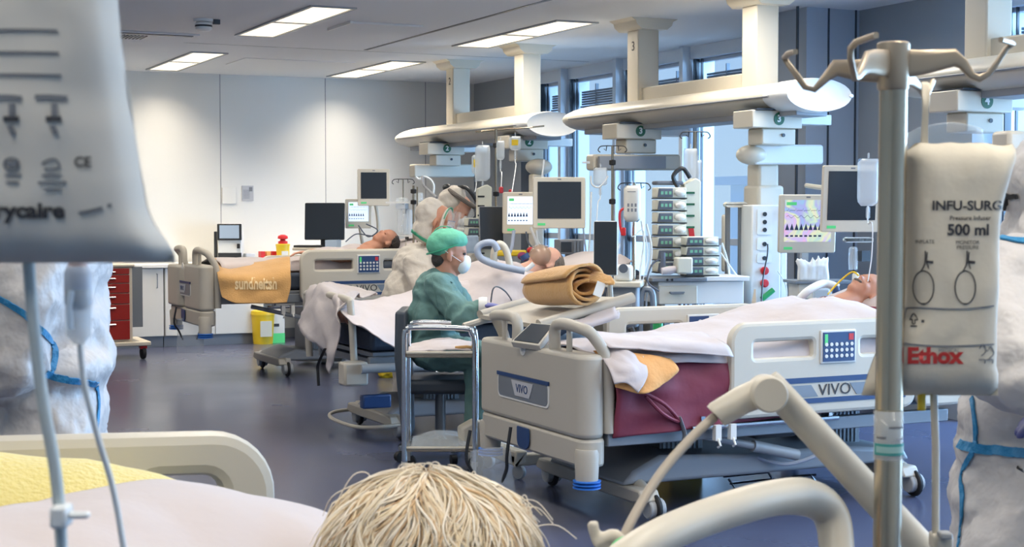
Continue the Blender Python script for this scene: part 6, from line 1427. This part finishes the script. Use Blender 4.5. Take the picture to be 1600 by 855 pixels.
T = camfrm(Pz(1470, 618, ZI)); hgt = 393 * kk
def pf(v):
    l = (-62 - 0 * v) * kk; r_ = (85 + 3 * v + 34 * max(0, (v - .66) / .34) ** 1.6 + (4 * (1 - v) if v < .1 else 0)) * kk
    if v > .96: l += (v - .96) / .04 * 18 * kk; r_ -= (v - .96) / .04 * 16 * kk
    if v < .3: l -= 62 * kk * (1 - v / .3) ** .5
    return l, r_
inf, ib = infuser(T, 0, hgt, 'bagcloth', 'pressure_infuser', 'cream pressure infuser bag with printed lettering hanging on the steel pole', pf, .036)
ti = bvh(ib); I = M['ink']
stick(ib, ti, 'INFU-SURG', 1511, 322, .0160, I, ZI, bold=.0004, sx=1.06)
stick(ib, ti, 'Pressure Infuser', 1516, 341, .0076, I, ZI, bold=.0001)
stick(ib, ti, '500 ml', 1513, 360, .0185, I, ZI, bold=.0006)
stick(ib, ti, 'INFLATE', 1445, 378, .0062, I, ZI); stick(ib, ti, 'MONITOR', 1512, 379, .0062, I, ZI); stick(ib, ti, 'PRESSURE', 1512, 387, .0062, I, ZI)
for cx in (1443, 1508):
    mark(ib, ti, [(cx + 16 * math.sin(a) * (1 if True else 1), 449 - 26 * math.cos(a)) for a in [2 * PI * i / 12 for i in range(13)]], .0012, I, 'bulb_outline')
    mark(ib, ti, [(cx - 4, 424), (cx + 2, 412), (cx + 3, 392)], .0012, I, 'bulb_neck'); mark(ib, ti, [(cx + 6, 394), (cx + 5, 408), (cx + 8, 420)], .0012, I, 'bulb_neck'); mark(ib, ti, [(cx + 4, 409), (cx + 15, 410)], .003, I, 'valve_mark'); mark(ib, ti, [(cx - 3, 475), (cx + 3, 475)], .002, I, 'bulb_base')
mark(ib, ti, [(1552, 478), (1500, 483), (1425, 481), (1416, 486), (1413, 505), (1411, 528), (1417, 537), (1480, 541), (1552, 538)], .0016, M['inkg'], 'box_outline')
mark(ib, ti, [(1422, 500), (1428, 490), (1434, 500), (1430, 500), (1430, 506), (1426, 506), (1426, 500), (1422, 500)], .001, I, 'arrow_symbol'); mark(ib, ti, [(1423, 510), (1433, 510)], .0016, I, 'arrow_base'); mark(ib, ti, [(1440, 502), (1444, 502)], .003, I, 'dot_mark')
stick(ib, ti, 'Ethox', 1460, 557, .0265, M['inkred'], ZI, bold=.0012, sx=1.05); stick(ib, ti, 'MEDICAL', 1483, 548, .0062, M['inkg'], ZI)
for dx, dy in ((0, 0), (12, 4)): mark(ib, ti, [(1530 + dx, 545 + dy), (1535 + dx, 538 + dy), (1540 + dx, 548 + dy), (1533 + dx, 556 + dy)], .001, M['inkg'], 'small_symbol'); mark(ib, ti, [(1529 + dx, 562), (1538 + dx, 562), (1538 + dx, 568)], .001, M['inkg'], 'small_symbol')
c = [[Pz(1440, 128, ZI + .02), Pz(1447, 128, ZI + .02), Pz(1453, 130, ZI + .02)], [Pz(1442, 160, ZI), Pz(1447, 165, ZI), Pz(1452, 160, ZI)], [Pz(1440, 200, ZI), Pz(1445, 200, ZI), Pz(1450, 200, ZI)], [Pz(1439, 232, ZI), Pz(1445, 234, ZI), Pz(1451, 232, ZI)]]
cloth(c, 'hanging_strap', M['bagcloth'], inf, 5, .002, 12, th=.002)
MB().tube([Pz(1459, 612, ZI), Pz(1462, 700, ZI), Pz(1462, 810, ZI), Pz(1462, 900, ZI)], [6 * kk] * 4, 12).build('outlet_tube', M['cream'], inf)
MB().tube([Pz(1440, 614, ZI), Pz(1440, 641, ZI)], 6.5 * kk, 12).build('outlet_stub', M['yellow'], inf)
m = MB(camfrm(Pz(1470, 845, ZI))); m.box((0, 0, 0), (30 * kk, .03, 26 * kk)); m.build('tube_clamp', M['cream'], inf, bevel=.004)
m = MB(camfrm(Pz(1476, 836, ZI - .02))); m.box((0, 0, 0), (18 * kk, .02, 10 * kk)); m.build('clamp_tab', M['tin'], inf, bevel=.002)
# clear plastic pouch behind the infuser (top)
c = [[Pz(1412, 232, 2.0), Pz(1440, 228, 2.0), Pz(1500, 225, 2.0), Pz(1536, 228, 2.0)], [Pz(1412, 210, 2.0), Pz(1440, 200, 1.97), Pz(1500, 192, 1.97), Pz(1532, 202, 2.0)]]
g = tag(cloth([[p + FW * .0 for p in r_] for r_ in c], 'clear_pouch', M['clear'], None, 6, .006, 12, th=.002), 'clear plastic pouch top showing above the cream infuser bag', 'pouch')
# ---- jointed cream support arm
ZA = 1.70; ka = ZA / FPX
sa = empty('support_arm', Pz(1440, 850, ZA), 'jointed cream support arm with round joint disc crossing behind the steel pole', 'support arm')
m = MB(); a = Pz(1206, 604, ZA + .22); b = Pz(1450, 868, ZA + .25); kz = (ZA + .22) / FPX
m.tube([Pz(1198, 596, ZA + .22), a, b, Pz(1500, 925, ZA + .25)], [22 * kz, 23 * kz, 26 * kz, 27 * kz], 18); m.build('long_arm', M['cream'], sa, smooth=60)
m = MB(); m.tube([Pz(1119, 650, ZA + .2), Pz(1121, 648, ZA + .2), Pz(1160, 625, ZA + .2), Pz(1197, 610, ZA + .2)], [20 * kz, 21 * kz, 22 * kz, 24 * kz], 18); m.build('short_arm', M['cream'], sa, smooth=60)
m = MB(); m.lathe([(26 * kz, -.02), (28 * kz, -.016), (28 * kz, .03), (25 * kz, .034), (0, .034)], Pz(1197, 614, ZA + .2), 28, axis=-FW); m.build('joint_disc', M['cream'], sa, smooth=40)
m = MB(); m.tube([Pz(1116, 652, ZA + .2), Pz(1085, 680, ZA + .18), Pz(1040, 730, ZA + .14), Pz(1005, 782, ZA + .1), Pz(978, 832, ZA + .06), Pz(960, 880, ZA + .04)], [7.5 * kz] * 6, 12, smooth=8); m.build('flexible_hose', mat('hose_beige', 'a89d8e', .5), sa, smooth=180)
MB().tube([Pz(1500, 925, ZA + .25), Vector((1.25, 1.5, .6))], .02, 14).build('arm_post', M['cream'], sa)
m = MB(); m.tube([Pz(925, 815, 1.72), Pz(930, 835, 1.72), Pz(938, 852, 1.72), Pz(955, 862, 1.72)], .007, 8, smooth=4); m.tube([Pz(928, 852, 1.72), Pz(948, 842, 1.72), Pz(960, 838, 1.72), Pz(972, 850, 1.72)], .009, 8, smooth=4)
tag(blob(m, 'hose_connector', M['cream'], None, vox=.003, smooth=2), 'small cream branched connector at the lower end of the flexible hose', 'connector')
m = MB(); m.tube([Pz(948, 870, 1.66), Pz(962, 848, 1.66), Pz(985, 838, 1.66), Pz(1010, 836, 1.66)], .0022, 6, smooth=6); tag(m.build('green_line', M['tgreen'], None), 'thin green line beside the flexible hose', 'tubing')
# ---- big defocused bag at upper left
ZB = .95; kb = ZB / FPX
T = camfrm(Pz(60, 411, ZB)); hgt = 520 * kb
def pf2(v):
    y = 405 - v * 520
    xs = [(412, 272), (398, 276), (380, 268), (350, 245), (320, 232), (260, 222), (200, 213), (130, 203), (60, 194), (0, 189), (-130, 184)]
    for (ya, xa), (yb, xb) in zip(xs, xs[1:]):
        if ya >= y >= yb: t = (ya - y) / (ya - yb); x = xa + (xb - xa) * t; break
    else: x = 272
    return (-160 - 60) * kb, (x - 60) * kb
bagl, bb = infuser(T, 0, hgt, 'bagcloth2', 'pressure_infuser', 'large blurred grey-white pressure bag hanging at the upper left edge', pf2, .03)
tl = bvh(bb); G = M['inkg']
for y, x1 in ((47, 90), (82, 92), (117, 96)): mark(bb, tl, [(-10, y), (40, y), (x1, y + 1)], 4 * kb, G)
for cx, w in ((14, 40), (80, 50)):
    mark(bb, tl, [(cx - w / 2, 152), (cx, 152), (cx + w / 2, 154)], 8 * kb, G, 'printed_word'); mark(bb, tl, [(cx + 5, 162), (cx + 5, 182)], 9 * kb, G, 'printed_symbol'); mark(bb, tl, [(cx - 8, 186), (cx + 16, 186)], 8 * kb, M['ink'], 'printed_symbol'); mark(bb, tl, [(cx + 2, 196), (cx + 8, 210)], 8 * kb, G, 'printed_symbol')
mark(bb, tl, [(19 + 12 * math.cos(a), 257 + 10 * math.sin(a)) for a in [2 * PI * i / 8 for i in range(9)]], 3 * kb, G, 'printed_ring'); mark(bb, tl, [(12, 257), (27, 257)], 8 * kb, G, 'printed_symbol')
mark(bb, tl, [(66, 256), (76, 250), (88, 250), (92, 262), (70, 264)], 3 * kb, G, 'printed_symbol')
for y, a, b in ((274, 8, 34), (285, 10, 30), (274, 66, 96), (285, 60, 104), (296, 70, 96)): mark(bb, tl, [(a, y), ((a + b) / 2, y), (b, y)], 3 * kb, G, 'printed_word')
stick(bb, tl, 'CE', 129, 254, 22 * kb, M['ink'], ZB, bold=.0003); stick(bb, tl, 'rycaire', 46, 330, 34 * kb, M['ink'], ZB, bold=.0006, sx=1.15)
mark(bb, tl, [(124, 333), (140, 330), (160, 325)], 5 * kb, G, 'printed_stroke'); mark(bb, tl, [(168, 322), (174, 321)], 6 * kb, G, 'printed_stroke')
MB().tube([Pz(60, -112, ZB), Pz(60, -260, ZB + .02)], .006, 8).build('hanging_strap', M['bagcloth2'], bagl)
MB().tube([Pz(44, 400, ZB + .01), Pz(52, 500, ZB), Pz(66, 620, ZB), Pz(84, 720, ZB), Pz(93, 800, ZB), Pz(98, 900, ZB)], [9.5 * kb] * 6, 14, smooth=6).build('outlet_tube', mat('tube_bluegrey', 'b4bfc2', .5), bagl, smooth=180)
m = MB(camfrm(Pz(96, 806, ZB - .005))); m.box((0, 0, 0), (26 * kb, .018, 34 * kb)); m.bx(8 * kb, 44 * kb, -.004, .004, -4 * kb, 6 * kb); m.build('tube_clamp', M['tubew'], bagl, bevel=.002)
d = empty('drip_chamber', Pz(122, 480, 1.05), 'blurred drip chamber with line beside the bag tube at left', 'drip chamber'); kd = 1.05 / FPX
MB().tube([Pz(122, 400, 1.05), Pz(122, 460, 1.05)], 15 * kd, 14).build('spike', mat('chamber_pink', 'b9a7a6', .5), d)
MB().lathe([(15 * kd, 0), (21 * kd, .004), (21 * kd, .026), (16 * kd, .03)], Pz(122, 484, 1.05), 18).build('collar', M['tubeg'], d)
MB().lathe([(8 * kd, 0), (19 * kd, .006), (20 * kd, .038)], Pz(123, 538, 1.05), 18).build('chamber', M['fluid'], d)
MB().tube([Pz(125, 536, 1.05), Pz(132, 600, 1.05), Pz(152, 680, 1.05), Pz(178, 770, 1.05), Pz(200, 900, 1.05)], 5 * kd, 10, smooth=6).build('line', M['tubew'], d, smooth=180)
MB().tube([Pz(112, 455, 1.04), Pz(108, 480, 1.04), Pz(110, 515, 1.04)], 5 * kd, 8).build('blue_edge', M['scr_dim'], d)
MB().tube([Pz(122, 400, 1.05), Pz(118, 200, 1.06), Pz(100, -160, 1.06)], 4 * kd, 8).build('upper_line', M['tubew'], d)
hk = Pz(60, -260, ZB + .02); cr = empty('ceiling_hanger', (hk.x, hk.y, CH), 'overhead rod that carries the blurred bag, above the frame', 'hanger')
MB().tube([(hk.x, hk.y, CH), (hk.x, hk.y, hk.z), (hk.x + .03, hk.y + .05, hk.z + .002)], .006, 8).build('rod', M['steel'], cr)
# ---- standing coverall person at the left
def rot(z=0): return Matrix.Rotation(-YAW + z, 3, 'Z')
ZL = 3.45; pl = empty('person', Ph(85, 1300, 0), 'standing person in white coverall with blue tape at the left edge', 'person')
sm = MB(); E_ = lambda x, y, z, r, n=20: sm.ell(Pz(x, y, ZL + z), r, n, R=rot())
E_(92, 130, 0, (.12, .12, .14)); E_(92, 215, 0, (.10, .10, .1)); E_(85, 300, 0, (.125, .22, .13)); E_(84, 390, 0, (.120, .22, .17)); E_(88, 480, 0, (.105, .19, .15)); E_(96, 560, 0, (.108, .19, .11)); E_(82, 640, 0, (.115, .20, .13))
E_(112, 572, -.05, (.085, .15, .05))
fl_ = [Ph(60, 1300, 0), Ph(110, 1300, 0)]
for k, x in ((-.10, 70), (.12, 95)):
    a = Pz(x, 680, ZL + k); limb(sm, [a, Vector((a.x, a.y, .5)), Vector((a.x, a.y, .10))], [.105, .085, .07])
limb(sm, [Pz(60, 300, ZL - .2), Pz(38, 470, ZL - .26), Pz(20, 560, ZL - .24)], [.08, .075, .075]); limb(sm, [Pz(20, 560, ZL - .24), Pz(-20, 590, ZL - .2), Pz(-90, 560, ZL - .1)], [.075, .06, .045])
limb(sm, [Pz(80, 300, ZL + .22), Pz(40, 470, ZL + .26), Pz(-60, 560, ZL + .15)], [.08, .07, .045])
suit = blob(sm, 'coverall', M['suit'], pl, .013, 3, .017, 9, .004, 30)
hb = headshape(MB(), hframe(Pz(84, 135, ZL), -RT, (0, 0, 1)), 1.0); blob(hb, 'body', M['skin2'], pl, .01, 3)
hm = MB(); hand(hm, Pz(-92, 560, ZL - .1), -RT, (0, 0, 1), 1.0, .5, 1); hand(hm, Pz(-62, 560, ZL + .15), -RT, (0, 0, 1), 1, .5, -1); blob(hm, 'gloves', M['glove'], pl, .006, 1)
for z in (-.10, .12):
    a = Pz(80, 680, ZL + z); m = MB(); m.ell(Vector((a.x, a.y, .06)) - RT * .06, (.14, .06, .06), 14, R=rot()); m.build('boot', M['suit'], pl, smooth=180)
ts = bvh(suit)
for pts, w in (([(0, 466), (20, 478), (40, 492), (60, 512), (75, 528), (86, 548), (84, 568), (80, 586)], 9), ([(70, 583), (90, 590), (110, 594), (130, 596), (150, 600)], 11), ([(150, 604), (153, 630), (151, 660), (150, 690)], 7), ([(-20, 455), (0, 466)], 9)):
    r_ = ribbon(hug(ts, pts, 8, .003), w * ZL / FPX, 'blue_tape', M['tape'], suit, .0015)
m = MB(camfrm(Pz(0, 655, 3.8), 10)); m.box((0, 0, 0), (.08, .2, .26)); bb_ = m.build('backrest_pad', M['blk'], None, bevel=.03, seg=3); tag(bb_, 'dark pad of a stool edge left of the standing person', 'stool')
# ---- standing coverall person at the right
ZR = 2.6; pr_ = empty('person', Ph(1660, 1600, 0), 'standing person in white coverall with blue waist tape at the right edge', 'person')
sm = MB(); E_ = lambda x, y, z, r, n=20: sm.ell(Pz(x, y, ZR + z), r, n, R=rot())
E_(1690, 290, 0, (.125, .13, .14)); E_(1678, 375, 0, (.125, .13, .07)); E_(1665, 460, .02, (.165, .21, .14)); E_(1655, 560, .02, (.165, .2, .17)); E_(1645, 650, .0, (.155, .18, .12)); E_(1630, 705, 0, (.140, .17, .06)); E_(1640, 780, 0, (.165, .2, .12)); E_(1630, 860, 0, (.16, .19, .16))
for k, x in ((-.1, 1625), (.12, 1660)): a = Pz(x, 900, ZR + k); limb(sm, [a, Vector((a.x, a.y, .45)), Vector((a.x, a.y, .1))], [.13, .10, .08])
limb(sm, [Pz(1580, 440, ZR - .12), Pz(1572, 560, ZR - .22), Pz(1660, 630, ZR - .32)], [.075, .070, .05]); limb(sm, [Pz(1720, 440, ZR + .1), Pz(1780, 560, ZR), Pz(1740, 640, ZR - .2)], [.075, .065, .05])
suit = blob(sm, 'coverall', M['suit'], pr_, .012, 3, .018, 9, .004, 34)
hb = headshape(MB(), hframe(Pz(1700, 285, ZR), RT - FW * .3, (0, 0, 1)), 1.0); blob(hb, 'body', M['skin2'], pr_, .01, 3)
hm = MB(); hand(hm, Pz(1662, 631, ZR - .32), RT, (0, 0, 1), 1, .5, 1); hand(hm, Pz(1738, 641, ZR - .2), -RT, (0, 0, 1), 1, .5, -1); blob(hm, 'gloves', M['glove'], pr_, .006, 1)
for z in (-.1, .12):
    a = Pz(1640, 900, ZR + z); m = MB(); m.ell(Vector((a.x, a.y, .06)) + RT * .06, (.14, .06, .06), 14, R=rot()); m.build('boot', M['suit'], pr_, smooth=180)
ts = bvh(suit)
for pts, w in (([(1500, 694), (1512, 698), (1540, 702), (1570, 705), (1600, 709), (1640, 712)], 15), ([(1520, 622), (1524, 650), (1526, 675), (1524, 700), (1512, 722), (1503, 745), (1505, 775), (1504, 810), (1499, 855), (1496, 880)], 8), ([(1562, 372), (1580, 376), (1600, 378), (1630, 380)], 12)):
    ribbon(hug(ts, pts, 8, .003), w * ZR / FPX, 'blue_tape', M['tape'], suit, .0015)
for pts in ([(1568, 298), (1574, 312), (1572, 326)], [(1566, 300), (1580, 308), (1592, 306)]): ribbon(hug(ts, pts, 6, .004), .008, 'dark_strap', M['blk'], suit, .002)
# ---- bridge 4 at the right edge and blue lit glass behind it
Br4 = bridge(3.6, 6.85, (4.7, 6.3), '4', 'supply bridge at the right edge, numbered 4')
hanger(Br4, 5.80, 6.25, '4', 0, 0, 0)
col(Br4, 1580, 205, 330, 7.6, .14, M['cream'])
